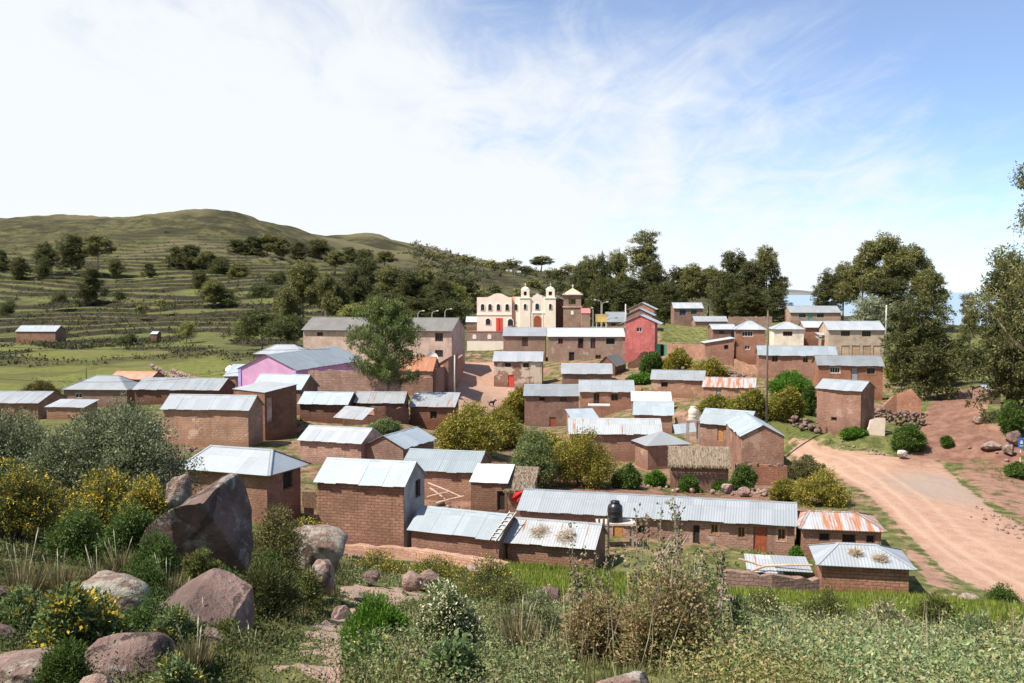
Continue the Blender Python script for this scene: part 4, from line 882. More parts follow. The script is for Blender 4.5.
def foliage(rng, blobs, clumps, per, leaf, cols, crad=0.3, shell=0.55, droop=0.0, asp=0.4, up=0.2, cj=0.25, fcols=None, ffrac=0.0):
    """blobs: (x,y,z,rx,ry,rz). clump centres near the blob shells, leaves gathered round them"""
    B = np.array(blobs, float); vol = (B[:, 3] * B[:, 4] * B[:, 5]) ** 0.67; k = rng.choice(len(B), clumps, p=vol / vol.sum())
    u = rsph(rng, clumps); rad = shell + (1 - shell) * rng.random((clumps, 1)) ** 0.6; rad[rng.random(clumps) < 0.18] *= 0.55
    cc = B[k, :3] + u * rad * B[k, 3:6]
    cs = crad * rng.uniform(0.55, 1.3, clumps)
    ccol = 1 + rng.uniform(-cj, cj, (clumps, 1))
    n = clumps * per; kk = np.repeat(np.arange(clumps), per)
    off = rsph(rng, n) * (rng.random((n, 1)) ** 0.5); cen = cc[kk] + off * cs[kk, None] * np.array([1, 1, 0.85])
    d = rsph(rng, n) * 0.8 + off * 0.6 + u[kk] * 0.35; d[:, 2] += up - droop
    nrm = rsph(rng, n) + u[kk] * 0.7; nrm[:, 2] += 0.35
    ln = leaf * rng.uniform(0.6, 1.3, n)
    col = pal(rng, n, cols) * ccol[kk]
    if fcols is not None:
        # blossoms sit on the outside of some clumps
        fc = rng.random(clumps) < min(1, ffrac * 2.2); fl = fc[kk] & (rng.random(n) < 0.5) & ((off * u[kk]).sum(1) > -0.1)
        col[fl] = pal(rng, int(fl.sum()), fcols, 0.12)
    return leaf_quads(rng, cen, d, nrm, ln, ln * asp, np.clip(col, 0, 1), 0.08)
def leafmesh(name, V, C, mat, parent=None, link=True):
    n = len(V) // 4
    return mesh_np(name, V, np.arange(n * 4).reshape(n, 4), {'Col': ('FLOAT_COLOR', C)}, mat, False, parent, link)
LEAF = M_leaf('leaves', tint=(1.25, 1.25, 1.08)); LEAFM = M_leaf('matte_leaves', 0.8, 0.15)
BARK = M_plain('pale_bark', (0.27, 0.22, 0.17), 0.9, 0.4, 1.5, bmp=0.03); BARKD = M_plain('dark_bark', (0.11, 0.085, 0.065), 0.95, 0.3, 2, bmp=0.03)
EUC = [(0.12, 0.13, 0.045), (0.175, 0.17, 0.068), (0.23, 0.205, 0.095), (0.085, 0.10, 0.036)]
EUCD = [(0.052, 0.064, 0.024), (0.078, 0.086, 0.032), (0.115, 0.108, 0.046)]
YG = [(0.18, 0.195, 0.055), (0.23, 0.225, 0.08), (0.13, 0.15, 0.045)]

def limbs(rng, h, n_l, spread, lean=0.03, t0=0.3, r0=None):
    """trunk and ascending limbs; returns MB and limb tips"""
    mb = MB(); r0 = r0 or h * 0.017; pts = []; x = y = 0
    ax, ay = rng.uniform(-lean, lean, 2)
    for i in range(8):
        f = i / 7; pts.append(Vector((x, y, f * h * 0.9 - (0.6 if i == 0 else 0)))); x += (ax + rng.uniform(-.012, .012)) * h / 7 * 1.5; y += (ay + rng.uniform(-.012, .012)) * h / 7 * 1.5
    mb.tube(pts, [r0 * (1.35 if i == 0 else 1) * (1 - 0.85 * i / 7) for i in range(8)], 8)
    tips = [(pts[-1], 1.0)]
    for k in range(n_l):
        f = t0 + (0.92 - t0) * (k + rng.random()) / n_l; q = f / 1.0 * 7; i = min(6, int(q)); p = pts[i].lerp(pts[i + 1], q - i)
        a = k * 2.4 + rng.uniform(-.5, .5); ln = spread * (1.2 - 0.85 * f) * rng.uniform(0.7, 1.15); e = rng.uniform(0.45, 1.0)
        d = Vector((cos(a), sin(a), e)); p1 = p + d * ln * 0.5; p2 = p1 + Vector((cos(a), sin(a), e + 0.5)).normalized() * ln * 0.55
        rr = r0 * (1 - f) * 0.55 + r0 * 0.08; mb.tube([p, p1, p2], [rr, rr * 0.7, rr * 0.3], 5)
        tips.append((p2, 1 - 0.4 * f)); 
        if rng.random() < 0.8: tips.append((p1 + Vector((0, 0, ln * 0.15)), 0.75))
    return mb, tips
TREEP = []
def proto_tree(seed, h, spread, blob, clumps, per, leaf, cols, n_l=11, t0=0.25, bark=BARK, droop=0.5, crad=0.7, flat=1.0, asp=0.34):
    rng = np.random.default_rng(seed); mb, tips = limbs(rng, h, n_l, spread, t0=t0)
    bl = []
    for p, s in tips:
        r = blob * s * rng.uniform(0.75, 1.25); bl.append((p.x, p.y, min(p.z, h - r * 0.75), r * rng.uniform(.85, 1.15), r * rng.uniform(.85, 1.15), r * flat * rng.uniform(.8, 1.15)))
    if t0 < .14 and h > 15:
        for p, s in tips[1:]: r = blob * s * .8; bl.append((p.x * .7, p.y * .7, max(r * .7, p.z - blob * rng.uniform(1.4, 2.4)), r, r, r * 1.2))
    V, C = foliage(rng, bl, clumps, per, leaf, cols, crad=crad, droop=droop, asp=asp)
    w = (np.percentile(V[:, 0], 98) - np.percentile(V[:, 0], 2) + np.percentile(V[:, 1], 98) - np.percentile(V[:, 1], 2)) / 2; top = V[:, 2].max()
    tm = mb.build('trunk', bark, smooth=True, merge=True); cr = leafmesh('crown', V, C, LEAF)
    me = (tm.data, cr.data); bpy.data.objects.remove(tm); bpy.data.objects.remove(cr)
    return dict(trunk=me[0], crown=me[1], h=top, w=w)
TP = {
 'euc': [proto_tree(1, 20, 6.2, 2.5, 640, 38, 0.52, EUC), proto_tree(2, 20, 5.2, 2.3, 600, 38, 0.52, EUC, n_l=13), proto_tree(3, 20, 7.0, 2.6, 640, 38, 0.52, EUC, n_l=9, t0=0.35)],
 'dark': [proto_tree(4, 20, 5.5, 2.9, 760, 36, 0.52, EUCD, n_l=13, t0=0.12), proto_tree(5, 20, 5.0, 2.6, 700, 36, 0.52, EUCD, n_l=12, t0=0.1), proto_tree(6, 20, 6.0, 2.8, 760, 36, 0.52, EUCD + EUC[:1], n_l=14, t0=0.12)],
 'tall': [proto_tree(7, 26, 4.2, 1.9, 360, 40, 0.48, EUC, n_l=12, t0=0.4)],
 'loose': [proto_tree(17, 26, 6.5, 1.35, 420, 44, 0.27, EUC, n_l=15, t0=0.3, crad=0.75)],
 'round': [proto_tree(8, 9, 3.6, 2.2, 330, 26, 0.45, YG, n_l=8, t0=0.15, crad=0.6), proto_tree(9, 9, 3.8, 2.3, 330, 26, 0.45, [(0.06, 0.075, 0.028), (0.09, 0.10, 0.035)], n_l=9, t0=0.12, crad=0.6)],
 'silver': [proto_tree(10, 9, 3.4, 2.2, 330, 26, 0.4, [(0.22, 0.24, 0.17), (0.28, 0.29, 0.21), (0.16, 0.18, 0.12)], n_l=8, t0=0.12, crad=0.6)],
 'small': [proto_tree(11, 8, 2.6, 2.0, 60, 16, 0.9, EUCD, n_l=5, t0=0.1, crad=0.8), proto_tree(12, 8, 2.0, 1.8, 60, 16, 0.9, EUC, n_l=5, t0=0.1, crad=0.8)],
}
trng = random.Random(5)
def tree(kind, px, pyt, Y, wpx, label, group=None, name='tree', cat='tree', z=None, var=None, pyb=None):
    pr = TP[kind][trng.randrange(len(TP[kind])) if var is None else var]
    k = ray(px, (pyt + 320) / 2)[0]; x = k * Y; zg = H1(x, Y) if pyb is None else P(px, pyb, Y).z
    zt = P(px, pyt, Y).z; hh = max(2.0, zt - zg); w = wpx / F * Y
    o = empty(name, (x, Y, zg), label, cat, group, trng.uniform(0, 6.28)); o.scale = (w / pr['w'], w / pr['w'], hh / pr['h'])
    for nm in ('trunk', 'crown'):
        c = bpy.data.objects.new(nm, pr[nm]); COL.objects.link(c); c.parent = o
    return o
# grove behind the red house
G = 'eucalyptus trees of the grove behind the red house'
for i, (px, pt, Y, w, kd, lb) in enumerate([
    (578, 262, 262, 22, 'dark', 'short dark eucalyptus at the left end of the grove, just right of the stone tower'), (590, 254, 275, 26, 'euc', 'eucalyptus second from the left of the grove, above the tower side'),
    (603, 250, 270, 22, 'dark', 'slim pointed dark eucalyptus left of the tallest one in the grove'), (617, 247, 285, 20, 'euc', 'narrow spire-topped eucalyptus directly left of the tallest one'),
    (640, 228.5, 280, 30, 'tall', 'tallest eucalyptus of the middle grove, its top sticking up bare'), (655, 256, 270, 32, 'dark', 'round-headed dark tree right of the tallest in the grove'),
    (630, 272, 255, 34, 'dark', 'low dark eucalyptus above the three stacked gabled roofs'), (676, 264, 280, 26, 'dark', 'dark eucalyptus above the brown two-windowed house, left side'),
    (692, 262, 272, 28, 'euc', 'spiky lighter eucalyptus above the brown two-windowed house, right side'), (708, 264, 280, 28, 'euc', 'mid-height grove tree right of the brown two-windowed house'),
    (722, 268, 262, 28, 'dark', 'low broad grove tree above the long white-roofed shed'), (737, 247, 275, 32, 'dark', 'big dark eucalyptus with a flat top, third from the right end of the grove'),
    (754, 258, 262, 30, 'dark', 'dense dark eucalyptus second from the right end of the grove'), (768, 243, 268, 34, 'euc', 'open-crowned tall eucalyptus at the right end of the grove'),
    (603, 275, 252, 28, 'dark', 'low dark tree behind the street lamps beside the tower'), (664, 280, 250, 30, 'dark', 'low dark tree above the slope between red house and two-windowed house'),
    (748, 283, 248, 36, 'dark', 'bushy low tree behind the square brown house, under the taller grove trees'), (773, 285, 246, 26, 'dark', 'lowest bushy tree at the right foot of the grove')]):
    tree(kd, px, pt, Y, w, lb, G, 'eucalyptus_tree')
# trees right of the lake gap
G = 'tall trees behind the right-hand houses'
for px, pt, Y, w, kd, lb in [(826, 266, 262, 26, 'dark', 'leftmost dark tree beside the lake gap, behind the white-roofed house with green windows'), (843, 260, 268, 24, 'euc', 'thin-stemmed tree with sky showing through, second from the lake gap'),
    (862, 250, 255, 34, 'euc', 'mid-high eucalyptus left of the big one on the right'), (888, 229, 250, 46, 'euc', 'biggest eucalyptus on the right, highest crown above the cream two-storey house'),
    (912, 241, 245, 40, 'euc', 'wide eucalyptus leaning right, immediately right of the highest crown'), (926, 265, 238, 30, 'euc', 'shorter eucalyptus closing the right side of the high clump'), (895, 275, 230, 50, 'dark', 'dark lower crown beneath the highest eucalyptus on the right')]:
    tree(kd, px, pt, Y, w, lb, G, 'eucalyptus_tree')
tree('silver', 873, 293, 218, 36, 'pale silvery round tree above the cream two-storey house', None, 'silver_tree')
tree('dark', 921, 288, 137, 60, 'large dense dark tree standing by the ruined gable wall on the right', None, 'broadleaf_tree', var=2)
tree('dark', 948, 352, 150, 30, 'smaller tree squeezed behind the large dense dark one, lake above it', None, 'broadleaf_tree', var=0)
tree('tall', 972, 291, 160, 17, 'thin young eucalyptus standing alone against the lake', None, 'young_eucalyptus')
tree('round', 955, 338, 175, 46, 'yellow-green bush-like tree at the head of the red slope', None, 'bushy_tree', var=0)
tree('dark', 1012, 242, 113, 62, 'big dark tree at the right edge above the blue sign', None, 'broadleaf_tree', var=1)
tree('dark', 1050, 300, 108, 50, 'dense dark tree cut off by the right edge of the picture', None, 'broadleaf_tree', var=0)
tree('loose', 1048, 140, 96, 112, 'very tall eucalyptus whose loose branches enter at the upper right edge', None, 'eucalyptus_tree')
tree('round', 985, 345, 150, 34, 'mid-green small tree between the thin eucalyptus and the big right-edge tree', None, 'bushy_tree', var=1)
# belt behind the hall and pink house
G = 'trees of the belt behind the long hall'
for px, pt, Y, w, kd, lb in [(262, 306, 222, 40, 'round', 'bushy light green tree behind the white hipped annex, leftmost of the belt'), (287, 312, 214, 36, 'round', 'second light bushy tree at the left end of the hall'),
    (303, 258, 262, 34, 'euc', 'tall pale eucalyptus above the left end of the hall roof'), (288, 285, 255, 26, 'euc', 'pale eucalyptus half hidden left of the tall pale one'), (325, 270, 258, 26, 'euc', 'eucalyptus with drooping crown over the hall roof, right of the tall pale one'),
    (340, 278, 262, 24, 'round', 'small light tree behind the hall roof left of the feathery tree'), (356, 262, 275, 28, 'dark', 'dark tree peeping left of the big feathery tree top'), (370, 254, 300, 26, 'dark', 'dark pointed tree directly above the feathery tree'),
    (392, 262, 280, 30, 'euc', 'eucalyptus just right of the feathery tree top'), (408, 268, 268, 32, 'dark', 'dark broad tree over the middle of the hall roof'), (424, 266, 272, 28, 'euc', 'lighter eucalyptus over the right third of the hall roof'),
    (440, 274, 262, 30, 'dark', 'dark tree above the right end of the hall roof'), (456, 280, 268, 26, 'round', 'small round tree beyond the hall end, left of the church'), (468, 275, 300, 26, 'dark', 'dark tree a little above the pale-roofed shed beside the church'),
    (450, 298, 250, 36, 'round', 'low bushy tree between the hall end and the church annex'), (375, 290, 246, 30, 'dark', 'low dark tree right behind the hall roof at the feathery tree'), (350, 300, 244, 30, 'round', 'low light tree touching the hall roof line'), (415, 296, 246, 34, 'dark', 'low dark tree touching the right half of the hall roof line')]:
    tree(kd, px, pt, Y, w, lb, G)
# hillside
G = 'scattered trees on the terraced hillside'
hs = [(47, 240, 268, 430, 20, 'dark', 'leftmost of three dark eucalypts in the clump high on the left slope'), (72, 231, 268, 430, 26, 'dark', 'middle and tallest dark eucalyptus of the clump high on the left slope'), (98, 232, 268, 430, 24, 'euc', 'right-hand eucalyptus of the clump high on the left slope'),
    (20, 255, 278, 420, 17, 'dark', 'round dark tree near the left edge above the terraces'), (45, 256, 278, 420, 13, 'dark', 'small dark tree between the left-edge tree and the three-tree clump'), (90, 265, 305, 350, 24, 'dark', 'solitary dark tree standing below the three-tree clump'),
    (2, 248, 275, 440, 14, 'dark', 'dark tree cut by the left edge of the picture'), (170, 230, 246, 560, 18, 'dark', 'cone-shaped dark tree high on the hill left of the summit'), (178, 245, 268, 470, 20, 'dark', 'left tree of the dark row under the summit'), (192, 243, 270, 465, 24, 'dark', 'second tree of the dark row under the summit'),
    (208, 250, 274, 455, 22, 'euc', 'third tree of the dark row under the summit'), (222, 256, 278, 450, 18, 'dark', 'last tree on the right of the dark row under the summit'), (216, 278, 315, 340, 28, 'euc', 'broad tree on the terraces left of the belt'), (228, 288, 305, 345, 16, 'dark', 'small tree leaning on the broad terrace tree'),
    (240, 238, 262, 520, 20, 'dark', 'first dark tree on the shoulder right of the summit'), (254, 234, 262, 525, 20, 'dark', 'second dark tree on the shoulder right of the summit'), (268, 232, 262, 530, 20, 'euc', 'third tree on the shoulder right of the summit'), (281, 236, 264, 530, 16, 'euc', 'rightmost tree of the shoulder group'),
    (298, 240, 258, 560, 16, 'dark', 'small dark tree left of the saddle on the ridge'), (320, 238, 256, 580, 22, 'dark', 'wide dark tree at the saddle between the two hills'), (130, 346, 356, 232, 14, 'round', 'small bush-like tree beyond the meadow behind the hipped house'),
    (128, 332, 352, 245, 17, 'round', 'olive small tree at the foot of the terraces near the tiny hut'), (335, 250, 272, 480, 20, 'euc', 'tree on the slope above the belt, left of the dark ones'), (310, 262, 285, 400, 20, 'round', 'light tree on the terraces just above the belt'), (278, 270, 290, 380, 18, 'round', 'small light tree on the terraces beside the tall pale eucalyptus'),
    (350, 246, 262, 560, 16, 'dark', 'dark tree below the second hill, left of its trees'), (365, 248, 264, 600, 18, 'dark', 'dark tree below the middle of the second hill'), (385, 250, 268, 600, 18, 'euc', 'tree below the right flank of the second hill'), (238, 262, 285, 380, 20, 'euc', 'light tree between the shoulder group and the belt'), (262, 282, 304, 300, 22, 'round', 'bushy tree on the slope over the white hipped annex'), (246, 318, 342, 235, 24, 'round', 'rounded bushy tree beyond the meadow, left of the belt'), (200, 268, 292, 400, 16, 'dark', 'small dark tree below the dark row under the summit'), (116, 258, 276, 420, 14, 'dark', 'little dark tree right of the three-tree clump'), (150, 262, 278, 430, 12, 'dark', 'little dark tree midway between clump and dark row'), (8, 300, 318, 320, 16, 'round', 'low tree on the left edge of the terraces'), (60, 292, 306, 330, 13, 'round', 'low tree on the terraces above the lone long shed'), (120, 290, 304, 340, 12, 'round', 'low tree in the middle of the terraces'), (186, 320, 340, 250, 16, 'round', 'low olive tree on the terraces near the meadow corner'), (142, 300, 318, 300, 12, 'small', 'shrubby tree on the middle terraces'), (160, 296, 312, 310, 12, 'small', 'low shrubby tree right of the other on the middle terraces')]
for px, pt, pb, Y, w, kd, lb in hs: tree(kd, px, pt, Y, w, lb, G, pyb=pb + 1)
G = 'trees along the far ridge left of the church'
rg_ = [(405, 248, 740), (418, 252, 740), (432, 250, 760), (442, 258, 760), (452, 256, 780), (466, 253, 780), (478, 260, 800), (490, 258, 800), (512, 257, 820), (526, 264, 820), (541, 255, 800), (553, 266, 820), (500, 265, 830), (425, 262, 640), (448, 268, 640), (480, 270, 660), (560, 268, 700), (570, 262, 700), (535, 275, 560), (480, 285, 420), (495, 282, 430), (520, 284, 410), (470, 290, 400), (545, 285, 380), (560, 278, 400)]
places = ['first from the left along the skyline ridge', 'second along the skyline, slightly lower', 'third along the skyline with a broad top', 'fourth along the skyline, low', 'fifth along the skyline', 'higher one left of the two pale farm sheds', 'small, left of the two pale farm sheds', 'directly left above the first pale farm shed', 'directly above the two pale farm sheds', 'small, just right of the pale farm sheds', 'flat-topped and isolated on the skyline above the church', 'rightmost small one on the far skyline', 'tiny, behind the first pale farm shed', 'on the slope under the skyline, above the hall end', 'on the slope beneath the fifth skyline tree', 'on the slope beneath the skyline, left of the church annex', 'left foot of the middle grove, far behind', 'tall one beyond the left edge of the middle grove', 'in the green far field above the church front', 'behind the left corner of the church annex', 'behind the annex parapet', 'behind the left belfry', 'left of the annex on the slope', 'behind the right belfry', 'between the belfry and the stone tower']
for (px, pt, Y), pl in zip(rg_, places):
    kd = 'small' if px != 541 else 'euc'
    tree(kd, px, pt, Y, 17 if px != 541 else 20, 'far dark tree, ' + pl, G, pyb=pt + (16 if Y > 600 else 22))
# ------------------------------------------------------------------ build houses
for h in HOUSES: build_house(h)

# ------------------------------------------------------------------ church and parish house
S = F / 235.0
CREAMW = M_plain('cream_church_paint', (0.84, 0.72, 0.59), 0.85, 0.06, 0.4, bmp=0.01); CREAMD = M_plain('peach_church_paint', (0.70, 0.42, 0.30), 0.85, 0.06, 0.4)
TRIM = M_plain('white_church_trim', (0.82, 0.76, 0.66), 0.8, 0.04); REDT = M_plain('dark_red_terrace', (0.42, 0.14, 0.11), 0.9, 0.15)
STONE = M_adobe('church_stone', (0.38, 0.25, 0.19), 0.6, bw=0.5, rh=0.3, mortar=(0.50, 0.38, 0.30)); STONEW = M_adobe('terrace_stone', (0.40, 0.27, 0.22), 0.7, bw=0.6, rh=0.4, mortar=(0.52, 0.42, 0.36))
def q(px, py=None):          # church drawing coordinates in metres from (477,331)
    return (px - 477) / S * 1.0 if py is None else (331 - py) / S
CO = P(477, 331, 233)
def arch(x, z0, z1, w, n=8):   # outline of an arched opening
    r = w / 2; pts = [(x - r, z0), (x + r, z0)]
    for i in range(n + 1):
        a = pi * i / n; pts.append((x + r * cos(a), z1 - r + r * sin(a)))
    return pts
def arched(root, name, px, pt, pb, wpx, y, col, frame=TRIM, fw=0.16):
    x, z0, z1, w = q(px), q(0, pb), q(0, pt), wpx / S
    o = MB().prism(arch(x, z0 - 0.02, z1 + fw, w + 2 * fw), y - 0.10, y + 0.05).build(name, frame, root)
    MB().prism(arch(x, z0, z1, w), y - 0.13, y - 0.06).build('pane' if 'win' in name or 'open' in name else 'door_leaf', col, o)
    return o
par = empty('parish_house', CO, 'cream parish house with scalloped parapet and arched windows, left of the church', 'building', None, R(-3))
m = MB(); prof = [(q(477), -1), (q(511.5), -1), (q(511.5), q(0, 297.5)), (q(508.5), q(0, 297.5)), (q(505), q(0, 296)), (q(502), q(0, 294.2)), (q(498), q(0, 293.6)), (q(494), q(0, 294.2)), (q(491), q(0, 296)), (q(487.5), q(0, 297.5)), (q(477), q(0, 297.5))]
m.prism(prof, 0, 0.4); m.box(q(477), q(477) + 0.4, 0.4, 8, -1, q(0, 298)); m.box(q(511.5) - 0.4, q(511.5), 0.4, 8, -1, q(0, 298)); m.box(q(477) + .4, q(511.5) - .4, 7.6, 8, -1, q(0, 298)); m.build('wall', CREAMW, par)
MB().box(q(477) + .4, q(511.5) - .4, .4, 7.6, q(0, 300), q(0, 299.5)).build('roof', TING, par)
MB().box(q(477) - 0.1, q(511.5) + 0.05, -0.12, 0, q(0, 315.2), q(0, 314.2)).build('string_course', TRIM, par)
for px in (482.6, 490, 498.3, 507): arched(par, 'window', px, 304.2, 310.3, 3.4, 0, PANE)
arched(par, 'window', 488, 318.5, 324.5, 4.6, 0, PANE); arched(par, 'window', 510.2, 319, 325.5, 5.2, 0, PANE)
d_ = MB().box(q(496), q(502.2), -0.12, 0.02, 0, q(0, 318)).build('door', RED, par); MB().box(q(498.9), q(499.3), -0.15, -0.121, 0.1, q(0, 318.6)).build('door_gap', DARK, d_)
con = MB().box(q(511.5) + .01, q(519.5), 0.9, 7, -1, q(0, 297.2)).build('link_wall', CREAMD, par); 
lw = MB().box(q(514.8), q(519.4), 0.6, 0.88, -1, q(0, 297)).build('link_front', CREAMW, par)
arched(par, 'window', 515.6, 304.2, 310.3, 3.2, 0.6, PANE)
ch = empty('church', CO, 'cream twin-belfry village church with arched red door', 'church', None, R(-3))
m = MB()
X0, X1, X2, X3 = q(519.6), q(530), q(544.3), q(555)
zb = q(0, 297.5)
m.box(X0, X1, -0.25, 2.4, -1, zb); m.box(X2, X3, -0.25, 2.4, -1, zb)
pf = [(X1, -1), (X2, -1), (X2, zb)]
for px, py in ((543.5, 298), (541.5, 297.3), (540.5, 295.8), (539, 295.6), (538, 294.2), (536.8, 293.6), (535.6, 294.2), (534.5, 295.6), (533, 295.8), (532, 297.3), (530.6, 298)): pf.append((q(px), q(0, py)))
pf.append((X1, zb)); m.prism(pf, 0, 0.6)
m.box(X0, X0 + .5, 2.4, 17, -1, zb - 1.0); m.box(X3 - .5, X3, 2.4, 17, -1, zb - 1.0)
m.build('wall', CREAMW, ch)
r = MB(); r.slab([(X0, 2.4, zb - 1), (X0, 17, zb - 1), ((X0 + X3) / 2, 17, zb + .6), ((X0 + X3) / 2, 2.4, zb + .6)], .08); r.slab([(X3, 2.4, zb - 1), (X3, 17, zb - 1), ((X0 + X3) / 2, 17, zb + .6), ((X0 + X3) / 2, 2.4, zb + .6)], .08); r.build('roof', TINW, ch)
for a, b, cx in ((X0, X1, 524.8), (X2, X3, 549.7)):
    t_ = MB(); zt = q(0, 290.0); w0, w1 = a + 0.25, b - 0.25; th_ = 0.62
    for xa, xb, ya, yb in ((w0, w0 + th_, 0, 2.2), (w1 - th_, w1, 0, 2.2)):     # open belfry: four corner piers, arch lintels
        t_.box(xa, xb, ya, 0.6, zb, zt); t_.box(xa, xb, 1.6, yb, zb, zt); t_.box(xa, xb, 0.6, 1.6, zt - 0.5, zt)
    t_.box(w0 + th_, w1 - th_, 0, 0.5, zt - 0.45, zt); t_.box(w0 + th_, w1 - th_, 1.7, 2.2, zt - 0.45, zt)
    t_.box(w0 + th_, w1 - th_, 0, 0.5, zb, zb + 0.4)
    bf = t_.build('belfry', CREAMW, ch)
    n = 12; cxm = (w0 + w1) / 2; rr = (w1 - w0) / 2 - .1; dome = MB(); hs_ = [(rr + .2, 0), (rr + .2, .16), (rr, .17), (rr * .86, .38), (rr * .55, .56), (rr * .2, .68), (0.02, .72)]
    for i in range(len(hs_) - 1):
        for k in range(n):
            a0, a1 = 2 * pi * k / n, 2 * pi * (k + 1) / n; r0, z0 = hs_[i]; r1, z1 = hs_[i + 1]
            dome.poly([(cxm + r0 * cos(a0), 1.1 + r0 * sin(a0), zt + z0), (cxm + r0 * cos(a1), 1.1 + r0 * sin(a1), zt + z0), (cxm + r1 * cos(a1), 1.1 + r1 * sin(a1), zt + z1), (cxm + r1 * cos(a0), 1.1 + r1 * sin(a0), zt + z1)])
    dome.build('dome', CREAMW, bf, smooth=False)
    MB().box(cxm - .04, cxm + .04, 1.06, 1.14, zt + .7, zt + 1.6).box(cxm - .24, cxm + .24, 1.065, 1.135, zt + 1.2, zt + 1.28).build('cross', TRIM, bf)
    bl = MB(); 
    for i, (r0, z0, r1, z1) in enumerate(((.12, 1.1, .22, 1.0), (.22, 1.0, .28, .6), (.28, .6, .42, .45))):
        for k in range(10):
            a0, a1 = 2 * pi * k / 10, 2 * pi * (k + 1) / 10
            bl.poly([(cxm + r0 * cos(a0), 1.1 + r0 * sin(a0), zb + z0 + .3), (cxm + r1 * cos(a0), 1.1 + r1 * sin(a0), zb + z1 + .3), (cxm + r1 * cos(a1), 1.1 + r1 * sin(a1), zb + z1 + .3), (cxm + r0 * cos(a1), 1.1 + r0 * sin(a1), zb + z0 + .3)])
    bl.build('bell', DARK, bf)
    MB().box(a - .12, b + .12, -.38, -.25, zb - .28, zb - .05).build('cornice', TRIM, bf)
    arched(ch, 'window', cx, 304.0, 309.2, 2.6, -.25, PANE)
arched(ch, 'window', 536.7, 303.6, 309.5, 3.6, 0, PANE)
arched(ch, 'door', 536.9, 315.8, 326.8, 7.4, 0, WOODR, frame=CREAMD, fw=.25)
MB().box(q(529.6 + .6), q(544.2), -.16, 0, q(0, 313.3), q(0, 312.6)).build('cornice', TRIM, ch)
for px in (531.6, 542.2): MB().box(q(px) - .15, q(px) + .15, -.13, 0, -1, q(0, 313.4)).build('pilaster', TRIM, ch)
sc_ = MB(); sc_.box(q(555) + .02, q(562.4), 2.6, 15, -1, q(0, 299.5)); sc_.build('side_chapel', ADOBED, ch)
r = MB(); r.slab([(q(555) + .02, 2.3, q(0, 296.2)), (q(555) + .02, 15.2, q(0, 296.2)), (q(562.9), 15.2, q(0, 299.6)), (q(562.9), 2.3, q(0, 299.6))], .06); r.build('chapel_roof', TINW, ch)
# old stone bell tower
tx, tY = 563.2, 232
to = P(tx, 329, tY); tw = empty('bell_tower', to, 'square brown stone bell tower standing apart, right of the cream church', 'tower', None, R(-6))
w = 18 / F * tY; z1 = (329 - 307.5) / F * tY; z2 = (329 - 294.5) / F * tY; z3 = (329 - 288) / F * tY
MB().box(0, w, 0, w, -2, z1).build('tower_shaft', STONE, tw)
MB().box(-.18, w + .18, -.18, w + .18, z1, z1 + .35).box(-.2, w + .2, -.2, w + .2, z2 - .3, z2).build('cornice', M_adobe('tower_band', (0.46, 0.30, 0.24), .2), tw)
b_ = MB(); th_ = w * .29
for xa in (0.08, w - th_ - .08):
    for ya in (0.08, w - th_ - .08): b_.box(xa, xa + th_, ya, ya + th_, z1 + .35, z2 - .3)
for s0 in (0.08, w - .68): b_.box(th_ + .08, w - th_ - .08, s0, s0 + .6, z2 - 1.0, z2 - .3); b_.box(s0, s0 + .6, th_ + .08, w - th_ - .08, z2 - 1.0, z2 - .3); b_.box(th_ + .08, w - th_ - .08, s0, s0 + .6, z1 + .35, z1 + .8)
bo = b_.build('belfry', STONE, tw)
arch_t = MB()
rf = MB(); c4 = [(-.35, -.35, z2), (w + .35, -.35, z2), (w + .35, w + .35, z2), (-.35, w + .35, z2)]
for i in range(4): rf.poly([c4[i], c4[(i + 1) % 4], (w / 2, w / 2, z3)])
rf.poly(c4[::-1]); ro = rf.build('roof', M_plain('pale_tower_roof', (0.62, 0.42, 0.31), .9, .12), tw)
MB().box(w / 2 - .06, w / 2 + .06, w / 2 - .06, w / 2 + .06, z3 - .1, z3 + .9).box(w / 2 - .3, w / 2 + .3, w / 2 - .05, w / 2 + .05, z3 + .45, z3 + .57).build('cross', TRIM, ro)
for xx in (.1, w - .1): MB().box(xx - .16, xx + .16, -.1, .2, z2, z2 + .6).build('finial', STONE, ro)
MB().prism(arch(w / 2, (329 - 314.5) / F * tY, (329 - 310.5) / F * tY, .6), -.03, .05).build('niche', TRIM, tw)
# dark nave side building between facade and tower is the church side wall itself; terrace in front
te = P(467, 361, 214); tz = (361 - 341) / F * 214; tw2 = (503.5 - 467) / F * 214; t3 = (361 - 332) / F * 214
ter = empty('church_terrace', te, 'church forecourt terrace: cream retaining wall with a reddish stone parapet on top', 'terrace', None, R(-2))
MB().box(0, tw2, 0, .5, -2, tz).build('retaining_wall', CREAMW, ter)
MB().box(0, tw2, 0.05, .45, tz, t3).build('parapet', STONEW, ter)
for px, w_ in ((474, 3.6), (489, 3.6)): MB().prism(arch((px + .5 - 467) / F * 214, tz + .45, tz + 1.45, .8), 0.0, .1).build('niche', TRIM, ter)
MB().box(0.0, tw2, .5, 17.5, t3 - 1.2, t3 - .65).build('forecourt', REDT, ter)
MB().box(0, tw2, 0.0, .5, t3, t3 + .2).build('coping', REDT, ter)

